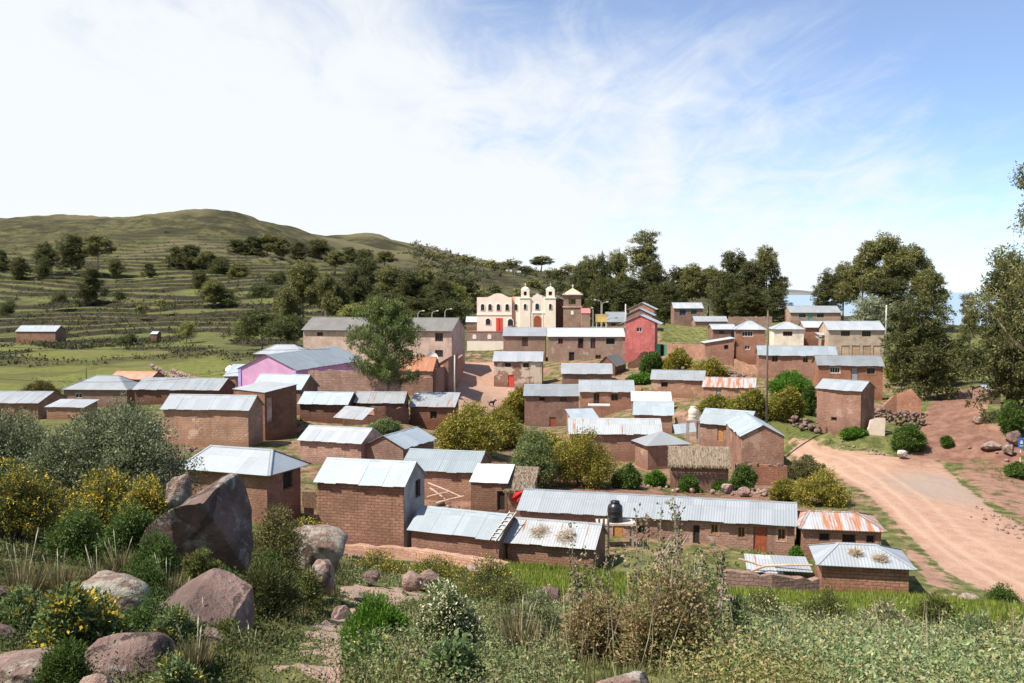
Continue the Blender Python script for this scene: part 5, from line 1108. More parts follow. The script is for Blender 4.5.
# ------------------------------------------------------------------ loose walls, ruins
def wallrun(name, label, cat, pts, hts, th_, mat, rag=0.12, step=0.45, seed=0, group=None, foot=1.2):
    """free-standing wall along photo points (px, py_base, distance); top edge uneven"""
    rng = random.Random(seed); w = [snap(*p, .1) for p in pts]; mb = MB(); last = None
    for i in range(len(w) - 1):
        a, b = w[i], w[i + 1]; d = (b - a); ln = Vector((d.x, d.y)).length; n = max(1, int(ln / step))
        nx, ny = -d.y / ln * th_ / 2, d.x / ln * th_ / 2
        for k in range(n + (1 if i == len(w) - 2 else 0)):
            f = k / n; p = a.lerp(b, f); h_ = hts[i] * (1 - f) + hts[i + 1] * f + rng.uniform(-rag, rag)
            cur = (Vector((p.x - nx, p.y - ny, p.z - foot)), Vector((p.x - nx, p.y - ny, p.z + h_)), Vector((p.x + nx, p.y + ny, p.z + h_ + rng.uniform(-.05, .05))), Vector((p.x + nx, p.y + ny, p.z - foot)))
            if last:
                l = last; mb.poly([l[0], cur[0], cur[1], l[1]]); mb.poly([l[1], cur[1], cur[2], l[2]]); mb.poly([l[2], cur[2], cur[3], l[3]])
            else: mb.poly([cur[0], cur[1], cur[2], cur[3]])
            last = cur
    mb.poly(list(reversed(last)))
    return tag(mb.build(name, mat, None), label, cat, group)
def stones(rng, n, cen, size, jit=0.25):
    """n rough stones (displaced low icospheres) as arrays"""
    V0, F0 = ICO1; Vs = []; Fs = []
    for i in range(n):
        s = size[i] * rng.uniform(.75, 1.25, 3) * np.array([1, .9, .75]); a = rng.uniform(0, 6.28); M = np.array([[cos(a), -sin(a), 0], [sin(a), cos(a), 0], [0, 0, 1]])
        Vs.append((V0 * (1 + rng.uniform(-jit, jit, (len(V0), 1))) * s) @ M.T + cen[i]); Fs.append(F0 + i * len(V0))
    return np.vstack(Vs), np.vstack(Fs)
def ico(sub):
    t_ = (1 + 5 ** .5) / 2; v = [(-1, t_, 0), (1, t_, 0), (-1, -t_, 0), (1, -t_, 0), (0, -1, t_), (0, 1, t_), (0, -1, -t_), (0, 1, -t_), (t_, 0, -1), (t_, 0, 1), (-t_, 0, -1), (-t_, 0, 1)]
    v = [np.array(p) / np.linalg.norm(p) for p in v]
    f = [(0, 11, 5), (0, 5, 1), (0, 1, 7), (0, 7, 10), (0, 10, 11), (1, 5, 9), (5, 11, 4), (11, 10, 2), (10, 7, 6), (7, 1, 8), (3, 9, 4), (3, 4, 2), (3, 2, 6), (3, 6, 8), (3, 8, 9), (4, 9, 5), (2, 4, 11), (6, 2, 10), (8, 6, 7), (9, 8, 1)]
    for _ in range(sub):
        c = {}; nf = []
        def mid(a, b):
            k = (min(a, b), max(a, b))
            if k not in c: p = v[a] + v[b]; v.append(p / np.linalg.norm(p)); c[k] = len(v) - 1
            return c[k]
        for a, b, d in f: x, y, z = mid(a, b), mid(b, d), mid(d, a); nf += [(a, x, z), (b, y, x), (d, z, y), (x, y, z)]
        f = nf
    return np.array(v), np.array(f)
ICO1 = ico(1); ICO4 = ico(5)
ROCK = M_rock('pink_brown_rock', (0.21, 0.135, 0.112), lichen=0.12, lcol=(0.36, 0.32, 0.28)); ROCKL = M_rock('lichened_rock', (0.24, 0.15, 0.115), lichen=0.48, lcol=(0.37, 0.36, 0.29)); ROCKP = M_rock('pale_rock', (0.31, 0.205, 0.165), lichen=0.25, lcol=(0.40, 0.36, 0.31)); ROCKD = M_rock('dark_red_rock', (0.17, 0.105, 0.085), lichen=0.22, lcol=(0.30, 0.28, 0.25))
def stonewall(label, pts, h_, th_=.5, size=.2, seed=0, cat='stone wall', mat=None, group=None, name='stone_wall'):
    rng = np.random.default_rng(seed); cen = []
    for i in range(len(pts) - 1):
        a, b = (P(*pts[i]), P(*pts[i + 1])) if 'capping' in label else (snap(*pts[i]), snap(*pts[i + 1])); ln = (b - a).length; n = int(ln * max(1, h_ / size * .9) / size * (.95 if cat == 'stone wall' or 'gravel' in label else .5))
        for k in range(n):
            f = rng.random(); p = a.lerp(b, f); g = p.z
            xx_, yy_ = p.x + rng.uniform(-th_ / 2, th_ / 2), p.y + rng.uniform(-th_ / 2, th_ / 2)
            if cat != 'stone wall' and 'capping' not in label: g = H1(xx_, yy_)
            cen.append((xx_, yy_, g + rng.uniform(-.1, h_)))
    if cat in ('stones', 'rubble') and 'gravel' not in label:         # loose stones: every one its own object
        for c_ in cen:
            V, Fq = stones(rng, 1, np.zeros((1, 3)), rng.uniform(size * .6, size * 1.25, 1))
            o = mesh_np('stone', V, Fq, None, mat or ROCK, False, k=3); o.location = c_; tag(o, 'one of the ' + label, 'stone', label)
        return
    V, Fq = stones(rng, len(cen), np.array(cen), rng.uniform(size * .6, size * 1.25, len(cen)))
    return tag(mesh_np(name, V, Fq, None, mat or ROCK, False, k=3), label, cat, group, 'stuff' if 'gravel' in label else None)
wallrun('adobe_wall', 'free-standing adobe yard wall in front of the scrap sheets, along the field', 'wall', [(722, 592, 58), (770, 595, 57.3), (817, 597, 56.6)], [1.25, 1.1, 1.0], .5, ADOBEB, .1, seed=1)
wallrun('adobe_wall', 'low pale mud wall running below the two bluish sheds', 'wall', [(316, 549, 65.5), (400, 556, 63), (507, 571, 60)], [.35, .6, .5], .6, ADOBEP, .05, seed=2)
wallrun('adobe_wall', 'rough reddish brick wall between the pink house and the big feathery tree', 'wall', [(309, 392, 118), (352, 393, 117), (400, 396, 116)], [2.6, 2.6, 2.0], .45, ADOBEB, .15, seed=3)
wallrun('adobe_wall', 'brick garden wall under the rusty-roofed house beside the feathery tree', 'wall', [(388, 396, 128), (433, 396, 127)], [2.6, 2.4], .4, ADOBEB, .1, seed=4)
wallrun('adobe_wall', 'tall mud wall along the left side of the dirt street', 'wall', [(435, 395, 133), (451, 386, 148), (462, 372, 176)], [3.6, 3.4, 3.0], .4, ADOBER, .1, seed=5)
wallrun('adobe_wall', 'long low mud wall in front of the dry grass, with sheets laid on top', 'wall', [(668, 359, 182), (700, 359, 180), (708, 359, 179)], [2.7, 2.5, 2.5], .5, ADOBER, .06, seed=6)
wallrun('ruined_gable', 'roofless ruined gable wall left of the large dark tree', 'ruin', [(883, 417, 121), (897, 417, 120.5), (911, 417, 120), (921, 417, 119.6)], [1.6, 3.0, 3.7, 2.3], .5, ADOBER, .22, .6, seed=7)
wallrun('adobe_wall', 'mud yard wall with a row of stones on top, before the dark gable house', 'wall', [(735, 484, 93), (787, 485, 92)], [2.0, 1.9], .45, ADOBER, .04, seed=8)
wallrun('adobe_wall', 'crumbling dark wall slanting down right of the red house', 'wall', [(628, 368, 168), (645, 366, 170), (655, 360, 175)], [1.0, 2.6, 1.2], .5, ADOBED, .3, .6, seed=9)
wallrun('adobe_wall', 'short brick garden wall beside the hut with the yellow-green bushes', 'wall', [(614, 396, 143), (642, 398, 141)], [1.6, 1.5], .4, ADOBER, .08, seed=10)
wallrun('adobe_wall', 'mud wall between square brown house and the long blue-grey roof', 'wall', [(704, 364, 162), (735, 366, 160), (760, 376, 158)], [1.5, 1.2, 1.0], .5, ADOBEP, .15, seed=11)
wallrun('adobe_wall', 'long reddish field wall at the foot of the grove trees', 'wall', [(728, 327, 238), (772, 326, 238)], [2.4, 2.2], .4, ADOBEP, .1, seed=12)
wallrun('adobe_wall', 'mud wall corner by the white water tank', 'wall', [(676, 432, 113), (697, 434, 110), (716, 440, 108)], [1.9, 1.7, 1.3], .4, ADOBER, .1, seed=13)
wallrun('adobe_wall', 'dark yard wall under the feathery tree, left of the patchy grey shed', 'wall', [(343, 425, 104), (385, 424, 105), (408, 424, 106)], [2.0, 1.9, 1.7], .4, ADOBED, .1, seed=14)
wallrun('adobe_wall', 'low mud wall right of the hip-roofed house, closing the yard with a gate', 'wall', [(303, 514, 75), (313, 515, 74)], [1.1, 1.1], .35, ADOBED, .05, seed=15)
stonewall('rubble wall under the ruined gable, left of the large dark tree', [(868, 418, 116), (895, 424, 114), (923, 426, 113)], 1.6, .6, .25, 1)
stonewall('tumbled stone bank along the grassy verge above the road', [(795, 424, 118), (815, 432, 112)], 1.0, 1.2, .3, 2)
stonewall('small stones capping the mud yard wall', [(735, 464.5, 93), (787, 465.5, 92)], .12, .4, .16, 3, 'stones', name='wall_stones')
stonewall('low stones lined up between roadside shed and bush', [(905, 597, 56), (935, 597, 56), (975, 603, 54)], .3, .7, .22, 4, 'stones', ROCKP, name='row_of_stones')
stonewall('stones scattered on the grassy verge', [(820, 440, 108), (860, 448, 105), (885, 456, 103)], .15, 1.6, .18, 5, 'stones', ROCKP, name='scattered_stones')
stonewall('stones on the bank under the thatched hut', [(655, 489, 92), (700, 492, 91), (750, 494, 90), (800, 500, 86)], .35, 2.4, .25, 6, 'stones', ROCKP, name='scattered_stones')
stonewall('stones heaped right of the great yellow-flecked bush', [(622, 478, 96), (650, 484, 94)], .4, 1.6, .32, 7, 'stones', ROCKP, name='heap_of_stones')
stonewall('tumbled retaining stones on the ledge below the brown square house', [(676, 376, 152), (705, 374, 152), (735, 380, 150), (752, 386, 148)], 1.2, 1.4, .35, 8)
stonewall('pale gravel heap along the right side of the dirt road', [(972, 510, 84), (1000, 522, 80), (1030, 538, 76)], .12, 3.4, .14, 9, 'stones', ROCKP, name='gravel_heap')
stonewall('stones strewn beside the blue sign at the right edge', [(968, 440, 108), (1000, 450, 104), (1024, 458, 100)], .2, 3.4, .22, 10, 'stones', ROCKP, name='scattered_stones')
stonewall('stone field wall crossing the meadow near the pink house', [(205, 392, 138), (170, 376, 165), (150, 366, 190)], .5, .5, .25, 11, mat=ROCKP)
stonewall('stone field wall along the top of the meadow', [(172, 372, 182), (200, 382, 160), (232, 386, 150)], .5, .5, .25, 12, mat=ROCKP)
stonewall('stones lying behind the tall end house', [(318, 500, 78), (336, 492, 84)], .3, 1.2, .2, 13, 'stones', name='scattered_stones')
stonewall('stones heaped below the house with the reddish stain', [(192, 452, 88), (232, 450, 88)], .4, .9, .22, 14, 'stones', name='heap_of_stones')

# ------------------------------------------------------------------ poles, wires, lamps, signs
POLE = M_plain('creosoted_pole', (0.13, 0.10, 0.085), .9, .3, 3); CONC = M_plain('concrete_pole', (0.48, 0.45, 0.42), .85, .12, 2); WIRE = M_plain('wire', (0.05, 0.05, 0.05), .6)
def pole(px, pyt, pyb, Y, r, mat, label, arms=()):
    b0 = P(px, pyb, Y); hh = (P(px, pyt, Y).z - b0.z)
    o = empty('utility_pole', b0, label, 'pole'); m = MB(); m.tube([(0, 0, -1), (0, 0, hh / 2), (0, 0, hh)], [r, r * .88, r * .7], 10); m.build('pole_shaft', mat, o, True, True)
    for z, w_ in arms:
        MB().box(-w_, w_, -.06, .06, hh - z, hh - z + .1).build('cross_arm', mat, o)
        for sx in (-w_ * .85, w_ * .85): MB().tube([(sx, 0, hh - z + .1), (sx, 0, hh - z + .28)], [.05, .035], 6).build('insulator', WHITEP, o)
    return o, hh
pole(766.5, 311, 424, 108, .125, POLE, 'tall dark wooden pole rising in the middle of the right-hand houses')
pole(885.8, 305, 340, 185, .16, CONC, 'pale pole standing at the right corner of the cream two-storey house')
pole(454.8, 355, 393, 129, .12, CONC, 'slim pale post on the left edge of the dirt street')
pole(625.5, 304, 332, 196, .17, CONC, 'thick pale post left of the red house')
pole(86.4, 366, 384, 150, .09, POLE, 'short wooden post on the meadow behind the hipped house')
def cable(label, a, b, sag, r=.02):
    a, b = P(*a), P(*b); pts = [a.lerp(b, i / 16) - Vector((0, 0, sag * 4 * (i / 16) * (1 - i / 16))) for i in range(17)]
    m = MB(); m.tube(pts, [r] * 17, 4); return tag(m.build('power_line', WIRE), label, 'cable')
cable('upper overhead wire crossing the meadow on the left', (-40, 345.5, 105), (330, 349, 118), .35, .028)
cable('lower overhead wire crossing the meadow just above the hipped house', (-40, 376, 90), (240, 372, 130), .9, .022)
def lamp(px, pyt, pyb, Y, lbl, arm):
    b0 = P(px, pyb, Y); hh = P(px, pyt, Y).z - b0.z; o = empty('street_lamp', b0, lbl, 'street lamp')
    MB().tube([(0, 0, -1), (0, 0, hh - .5), (arm * .3, 0, hh - .1), (arm, 0, hh)], [.09, .07, .05, .04], 7).build('pole_shaft', CONC, o)
    MB().box(arm - .35 if arm < 0 else arm - .1, arm + .1 if arm < 0 else arm + .35, -.14, .14, hh - .04, hh + .14).build('lamp_head', WHITEP, o)
lamp(601, 300, 330, 216, 'street lamp with its arm to the left, right of the stone tower', -1.2)
lamp(602, 302, 330, 215, 'street lamp with its arm to the right, right of the stone tower', 1.0)
lamp(593, 308, 329, 218, 'shorter street lamp closest to the tiny red-roofed shed', -.1)
lamp(418, 311, 322, 190, 'street lamp head poking above the hall roof, left one', .9)
lamp(432, 311, 322, 190, 'street lamp head poking above the hall roof, middle one', .9)
lamp(445, 309, 322, 190, 'street lamp head poking above the hall roof, highest on the right', 1.0)
# yellow board on two legs beside the tower
so = P(595.5, 331, 212); sg = empty('notice_board', so, 'faded yellow board raised on two posts right of the stone tower', 'sign')
MB().box(0, 2.5, 0, .08, 1.9, 3.6).build('board', M_plain('faded_yellow_board', (0.62, 0.44, 0.16), .6, .25, .8), sg)
for x in (.15, 2.2): MB().box(x, x + .12, .09, .2, -1, 3.4).build('post', WHITEP, sg)
# blue road sign with red and white post
so = P(1020, 471, 99); sg = empty('road_sign', so, 'blue rectangular road sign on a red-and-white banded post at the right edge', 'sign')
for i in range(6): MB().tube([(0, 0, -.4 + i * .45), (0, 0, .05 + i * .45)], [.05, .05], 8).build('post_band', WHITEP if i % 2 else RED, sg)
MB().box(-.28, .33, -.09, -.055, 2.3, 3.35).build('sign_plate', M_plain('sign_blue', (0.04, 0.16, 0.50), .4, .04), sg)
g_ = MB(); g_.box(-.12, .17, -.1, -.0905, 2.75, 2.95); g_.box(-.06, .11, -.1, -.0905, 2.95, 3.1); g_.box(-.16, .21, -.1, -.0905, 2.5, 2.58); g_.build('sign_symbol', WHITEP, sg)
# white slab leaning on the verge
so = P(878, 437, 110); sl = MB(); pr_ = [(-.9, 0), (.75, -.2), (.95, 2.1), (.2, 2.15), (-.75, 1.9), (-.95, 1.2), (-1.1, .9)]
sl.prism(pr_, 0, .25); so_ = sl.build('stone_slab', M_plain('whitewashed_slab', (0.72, 0.58, 0.46), .9, .1)); so_.location = so; so_.rotation_euler = (R(-8), 0, R(4)); tag(so_, 'broken whitewashed slab leaning on the grassy verge', 'slab')

# ------------------------------------------------------------------ tanks, ladder, scrap and yard things
def lathe(prof, n=24):
    m = MB()
    for i in range(len(prof) - 1):
        for k in range(n):
            a0, a1 = 2 * pi * k / n, 2 * pi * (k + 1) / n; (r0, z0), (r1, z1) = prof[i], prof[i + 1]
            m.poly([(r0 * cos(a0), r0 * sin(a0), z0), (r0 * cos(a1), r0 * sin(a1), z0), (r1 * cos(a1), r1 * sin(a1), z1), (r1 * cos(a0), r1 * sin(a0), z1)])
    return m
BLK = M_plain('black_plastic', (0.015, 0.015, 0.017), .35, .1)
def tank(px, pyb, pyt, Y, mat, label, stand_label, slabm, pad=.6, hgt=1.9, lid=True):
    b0 = P(px, pyb, Y); hh = P(px, pyt, Y).z - b0.z; r = hh * .36
    o = empty('water_tank', b0, label, 'water tank'); 
    lathe([(.02, 0), (r, 0), (r * 1.02, .05), (r * .98, hh * .22), (r * 1.03, hh * .25), (r * .98, hh * .28), (r * .98, hh * .48), (r * 1.03, hh * .51), (r * .98, hh * .54), (r * 1.0, hh * .66), (r * .92, hh * .76), (r * .6, hh * .88), (r * .52, hh * .9)]).build('tank_body', mat, o, True, True)
    lathe([(r * .55, hh * .88), (r * .6, hh * .9), (r * .6, hh * .97), (r * .45, hh), (.01, hh)]).build('lid', mat, o, True, True)
    s = empty('tank_stand', (b0.x, b0.y, b0.z - .004), stand_label, 'stand')
    MB().box(-r - pad, r + pad * 1.15, -r - .15, r + .3, -.14, 0).build('slab', slabm, s)
    for sx in (-r - pad + .1, r + pad - .1):
        for sy in (-r, r): MB().box(sx - .07, sx + .07, sy - .07, sy + .07, -hgt - 1, -.14).build('leg', GREYW, s)
tank(615, 521.5, 500.5, 68.5, BLK, 'black ribbed plastic water tank above the orange door', 'flat pale slab roof on posts carrying the black water tank', M_plain('pale_slab', (0.55, 0.45, 0.38), .9, .15), .75, 2.2)
tank(693, 419.5, 406.5, 108, M_plain('cream_tank', (0.62, 0.55, 0.45), .5, .1), 'cream white water tank on a wooden frame by the yellow door', 'spindly wooden frame holding up the cream water tank', GREYW, .15, 1.6)
# lean-to under the cream tank
so = P(675, 437, 110); rfm = MB(); rfm.slab([(0, 0, .3), (2.4, 0, .6), (2.4, 1.6, 1.4), (0, 1.6, 1.2)], .04); o_ = rfm.build('sheet_roof', TINB); o_.location = so; tag(o_, 'small tilted sheet roof just left of the cream water tank', 'roof sheet')
# ladder lying on the sheds
LW = M_plain('old_ladder_wood', (0.50, 0.45, 0.40), .9, .2, 5)
hs1 = HOUSES[1]
a0 = onroof(hs1, hs1['L'] - .62, .05, .10); a1 = onroof(hs1, hs1['L'] - .25, hs1['D'] / 2, .12)
lad = empty('ladder', a0, 'wooden ladder lying on the roofs where the two front sheds meet', 'ladder')
dd = a1 - a0; sv = Vector((hs1['u'][0], hs1['u'][1], 0)) * .45
for s_ in (0, 1): MB().tube([sv * s_ - dd * .12, sv * s_ + dd * 1.05], [.045, .045], 5).build('rail', LW, lad)
for i in range(7): MB().tube([dd * (.03 + i * .16) - sv * .06, dd * (.03 + i * .16) + sv * 1.06], [.035, .035], 5).build('rung', LW, lad)
# straw tufts lying on tin roofs
STRAWC = [(0.52, 0.42, 0.30), (0.62, 0.52, 0.40), (0.42, 0.32, 0.22)]
def straw(h, fx_, fy_, r_, label, seed):
    rng = np.random.default_rng(seed); n = 380; c0 = np.array(onroof(h, fx_ * h['L'], fy_ * h['D'], .05)); a = rng.uniform(0, 6.28, n); rr = r_ * rng.random(n) ** .7
    x_, y_ = rr * np.cos(a), rr * np.sin(a) * .8
    sl = (h['hr'] - h['he']) / (h['D'] / 2); v_ = h['v']; yl = x_ * v_[0] + y_ * v_[1]
    cen = np.c_[c0[0] + x_, c0[1] + y_, c0[2] + yl * sl + rng.random(n) * .13]
    d = np.c_[rng.normal(size=n), rng.normal(size=n), rng.normal(size=n) * .5 + .1]; V, C = leaf_quads(rng, cen, d, rsph(rng, n), rng.uniform(.25, .6, n), np.full(n, .028), pal(rng, n, STRAWC))
    return tag(leafmesh('straw_tuft', V, C, LEAFM), label, 'straw')
h3 = HOUSES[2]
straw(h3, .36, .22, .55, 'left of the two dry straw tufts on the shed roof by the ladder', 1); straw(h3, .66, .17, .6, 'right of the two dry straw tufts on the shed roof, nearer the tank', 2)
h20 = HOUSES[5]
straw(h20, .42, .26, .26, 'small brown straw wisp on the clean hipped roof, left one', 3); straw(h20, .66, .16, .28, 'small brown straw wisp on the clean hipped roof, right one by the eave', 4)
# scrap sheets and poles in the yard
def sheet(px, py, Y, w_, d_, rz, tilt, mat, label, name='metal_sheet', lift=.25):
    p = P(px, py, Y); m = MB(); m.slab([(0, 0, 0), (w_, 0, 0), (w_, d_, 0), (0, d_, 0)], .02); o = m.build(name, mat); o.location = (p.x, p.y, p.z + lift); o.rotation_euler = (R(tilt), R(2), R(rz)); return tag(o, label, 'sheet')
sheet(747, 586, 60, 2.2, 2.4, -8, 12, TINL, 'stained sheet lying in the yard behind the adobe wall, left one', lift=.9); sheet(776, 586, 59.5, 2.2, 2.2, -4, 10, TINW, 'pale sheet lying in the yard behind the adobe wall, right one', lift=.95)
def polelog(a, b, r, label, mat=None): 
    a, b = P(*a), P(*b); m = MB(); m.tube([a, a.lerp(b, .5) + Vector((0, 0, .03)), b], [r, r * .9, r * .7], 7); return tag(m.build('wooden_pole', mat or M_plain('peeled_pole', (0.50, 0.36, 0.26), .9, .2, 3)), label, 'pole')
polelog((739, 559, 60), (765, 567, 60), .07, 'peeled pole lying across the scrap sheets, pointing up-left'); polelog((747, 573, 59.5), (766, 566, 60), .09, 'thicker pole lying over the left scrap sheet'); polelog((766, 566, 60), (812, 565, 59.5), .08, 'long pole lying level on the scrap sheets')
sheet(333, 420.5, 96, 3.2, 2.6, -20, 20, TINL, 'tilted pale sheet lying in the yard below the feathery tree', lift=.3)
sheet(352, 419, 97, 2.2, 1.8, 12, 12, TINRR, 'smaller rust-edged sheet beside the tilted pale one', lift=.3)
for i, (a, b) in enumerate((((428, 483, 79), (462, 497, 77.5)), ((427, 497, 78), (448, 492, 78)), ((436, 503, 77.4), (464, 496, 77.6)), ((430, 488, 79), (445, 499, 78)))):
    polelog(a, b, .07, ['uppermost slanting pole of the pile before the outhouse', 'left low pole of the pile before the outhouse', 'bottom pole of the pile before the outhouse', 'crossing pole of the pile before the outhouse'][i])
stonewall('rubble lumps under the poles before the outhouse', [(430, 506, 76), (466, 507, 75)], .35, 1.4, .24, 20, 'rubble', name='rubble_heap')
# red cloth on the outhouse
p = P(514, 500, 76.2); rng = np.random.default_rng(3); gxx, gzz = np.meshgrid(np.linspace(-.1, .55, 10), np.linspace(0, .85, 10)); yy = fbm(gxx * 4, gzz * 4, 2) * .25
Vc = np.c_[(p.x + gxx + (gzz - .4) * .5).ravel(), (p.y - yy).ravel(), (p.z + gzz - .1).ravel()]; ic = np.arange(100).reshape(10, 10); qc = np.stack([ic[:-1, :-1], ic[:-1, 1:], ic[1:, 1:], ic[1:, :-1]], -1).reshape(-1, 4)
o = mesh_np('red_cloth', Vc, qc, None, M_plain('red_fabric', (0.55, 0.03, 0.03), .9, .2, 4), True); tag(o, 'crumpled red cloth hung at the corner of the thatched outhouse', 'cloth')
# long plank frame leaning before the long house
o = empty('plank_frame', P(652, 566, 62.5), 'frame of grey sticks leaning in the yard before the long house', 'frame')
for i in range(6): MB().tube([(i * .22, 0, 0), (1.3 + i * .22, .5, 1.9)], [.04, .03], 5).build('stick', GREYW, o)
MB().tube([(.3, .15, .5), (1.7, .15, .5)], [.04, .04], 5).build('cross_bar', GREYW, o)
# posts between shed and tank
for i, (px, lb) in enumerate(((599, 'leftmost dark upright post at the end of the straw-tufted shed'), (603.5, 'middle dark upright post between the shed end and the tank'), (608, 'right dark upright post under the tank slab'))):
    b0 = P(px, 553, 64.5 + i * .6); m = MB(); m.tube([(0, 0, -.4), (0, 0, 2.3)], [.1, .08], 7); oo = m.build('wooden_post', POLE); oo.location = b0; tag(oo, lb, 'post')
# balcony slab of the two-storey house
p = P(588, 404.5, 137.5); o = MB().box(0, 3.0, -.9, .6, -.1, .05).build('balcony_slab', WHITEP); o.location = p; o.rotation_euler[2] = R(-4); tag(o, 'pale balcony slab under the upper red door', 'slab')
# green gate by the red house
p = P(654.5, 356, 188); o = empty('green_gate', p, 'green double gate beside the red house, one leaf open', 'gate', None, R(-4)); g1 = MB(); g1.box(0, 1.1, 0, .06, 0, 2.3); g1.build('gate_leaf', GREEN, o); g1 = MB(); g1.box(1.75, 2.4, 0, .06, 0, 2.2); g1.build('gate_leaf', GREEN, o)
MB().box(1.12, 1.73, .5, .56, 0, 2.2).build('opening', DARK, o)  # near-black sheet fills the gap, its shade put in as colour
for x in (-.12, 2.42): MB().box(x, x + .14, -.03, .12, -.5, 2.5).build('gate_post', GREYW, o)
# yard gate by hip-roofed house
p = P(302, 508, 74); o = empty('yard_gate', p, 'dark wooden gate right of the hip-roofed house', 'gate', None, R(-15))
for i in range(7): MB().box(i * .17, i * .17 + .14, 0, .04, .05, 1.25).build('board', WOOD, o)
MB().box(0, 1.2, .041, .09, .9, 1.0).build('rail', GREYW, o)
# awning and clutter between the cream houses
p = P(818, 339, 199); o = empty('market_awning', p, 'pair of pale sheet awnings between the two cream houses', 'awning')
for k_ in range(2): m = MB(); m.slab([(0, 0, .9 - k_ * .8), (2.6, 0, .6 - k_ * .8), (2.6, 2, 1.0 - k_ * .8), (0, 2, 1.3 - k_ * .8)], .05); m.build('sheet', TINW, o)
for x in (.1, 2.4): MB().box(x, x + .1, .1, .2, -2.4, .6).build('post', GREYW, o)
# satellite dish at the pink house and plinth statue by the school
dsh = lathe([(.02, 0), (.2, .03), (.4, .11), (.5, .19)], 16).build('satellite_dish', WHITEP, smooth=True, merge=True); dsh.location = P(229, 369, 133); dsh.rotation_euler = (R(50), 0, R(-40)); tag(dsh, 'satellite dish on the lean-to left of the pink house', 'dish')
dsh2 = dsh.copy(); COL.objects.link(dsh2); dsh2.location = P(432, 358, 141); dsh2.scale = (1.6, 1.6, 1.6); dsh2.rotation_euler = (R(60), 0, R(20)); dsh2['label'] = 'large satellite dish above the ragged terracotta roof'
# dog in the street
dg = MB(); dg.tube([(-.32, 0, .42), (-.1, 0, .46), (.15, 0, .45), (.34, 0, .5), (.45, 0, .62), (.55, 0, .66), (.7, 0, .6)], [.08, .13, .12, .13, .09, .09, .035], 8)
for x in (-.25, .26):
    for y in (-.07, .07): dg.tube([(x, y, .42), (x - .04, y, .2), (x, y, 0)], [.06, .04, .03], 6)
dg.tube([(-.33, 0, .45), (-.5, 0, .55), (-.55, 0, .68)], [.03, .025, .015], 5); dg.tube([(.52, .05, .7), (.5, .06, .8)], [.03, .008], 4); dg.tube([(.52, -.05, .7), (.5, -.06, .8)], [.03, .008], 4)
do = dg.build('dog', BLK, smooth=True, merge=True); p = P(491.5, 401, 147); do.location = (p.x, p.y, H1(p.x, p.y)); do.rotation_euler[2] = R(30); do.scale = (1.3, 1.3, 1.3); tag(do, 'small dark dog alone in the sunlit dirt street', 'dog')
# ------------------------------------------------------------------ rocks
def boulder(x0, y0, x1, y1, Y, label, mat, seed, dep=1.0, cuts=7, rz=0.0, group=None, rough=.13, sq=2.6, planes=()):
    if Y > 30: Y = snap((x0 + x1) / 2, y1, Y).y
    rng = np.random.default_rng(seed); V, Fq = ICO4; V = V.copy()
    V = np.sign(V) * np.abs(V) ** (2 / sq); V /= np.max(np.abs(V))
    for _ in range(cuts):
        n = rng.normal(size=3); n /= np.linalg.norm(n); d = rng.uniform(.55, .85); s = V @ n; V = V - np.outer(np.maximum(0, s - d), n) * .92
    for n, d in planes:
        n = np.array(n, float); n /= np.linalg.norm(n); s = V @ n; V = V - np.outer(np.maximum(0, s - d), n) * .96
    for fq_, am in ((1.3, rough), (3.1, rough * .45), (8.0, rough * .16)):
        V = V * (1 + am * 2 * (fbm(V[:, 0] * fq_ + 7 * seed + V[:, 2] * fq_ * .7, V[:, 1] * fq_ + V[:, 2] * fq_ * .8, seed, 3)[:, None] - .5))
    a, b = P(x0, (y0 + y1) / 2, Y), P(x1, (y0 + y1) / 2, Y); hz = (P(0, y0, Y).z - P(0, y1, Y).z) / 2; w = (b.x - a.x) / 2
    M = np.array([[cos(rz), -sin(rz), 0], [sin(rz), cos(rz), 0], [0, 0, 1]]); V = V @ M.T
    V[:, 0] *= w / np.abs(V[:, 0]).max(); V[:, 2] *= hz / np.abs(V[:, 2]).max() * 1.0; V[:, 1] *= w * dep / np.abs(V[:, 1]).max()
    o = mesh_np('boulder', V, Fq, None, mat, True, k=3); c = (a + b) / 2; o.location = (c.x, c.y + w * dep * .3, c.z); return tag(o, label, 'rock', group)
boulder(138, 479, 249, 598, 17, 'huge angular dark red boulder with a lichened right flank, left foreground', ROCKD, 3, .8, 3, rough=.09, planes=[((-.5, -.15, 1), .44), ((.1, -.85, -.5), .26), ((.95, -.35, .35), .60), ((.3, -.2, 1), .80), ((-.3, -.9, -.45), .42), ((.45, -.8, -.1), .55)])
boulder(160, 474, 190, 508, 18.5, 'pale lichened rock tip sticking up behind the huge dark boulder', ROCKL, 4, .8, 6)
boulder(288, 527, 347, 592, 23, 'round white-and-orange lichened boulder beside the footpath', ROCKL, 5, .8, 8, rough=.12, sq=3)
boulder(300, 560, 334, 600, 21, 'pinkish broken rock at the foot of the round lichened boulder', ROCKP, 6, .8, 7)
boulder(140, 562, 250, 672, 10.5, 'long slanting pinkish slab below the huge boulder', ROCK, 7, .9, 3, rough=.08, planes=[((.35, -.45, 1), .22), ((-.5, -.2, .9), .34), ((.1, -1, -.2), .55), ((1, -.2, .2), .7)])
boulder(78, 576, 152, 640, 9.6, 'flat-topped rock with white lichen patch behind the yellow-flowered bush', ROCKL, 8, .8, 10, sq=3.4, rough=.09)
boulder(82, 640, 170, 705, 7.6, 'rounded rock at the bottom edge, second from the left', ROCK, 9, .8, 11, sq=3.6, rough=.09)
boulder(-40, 656, 68, 720, 7.2, 'broad pale brown rock in the bottom left corner', ROCKP, 10, .8, 11, sq=3.6, rough=.08)
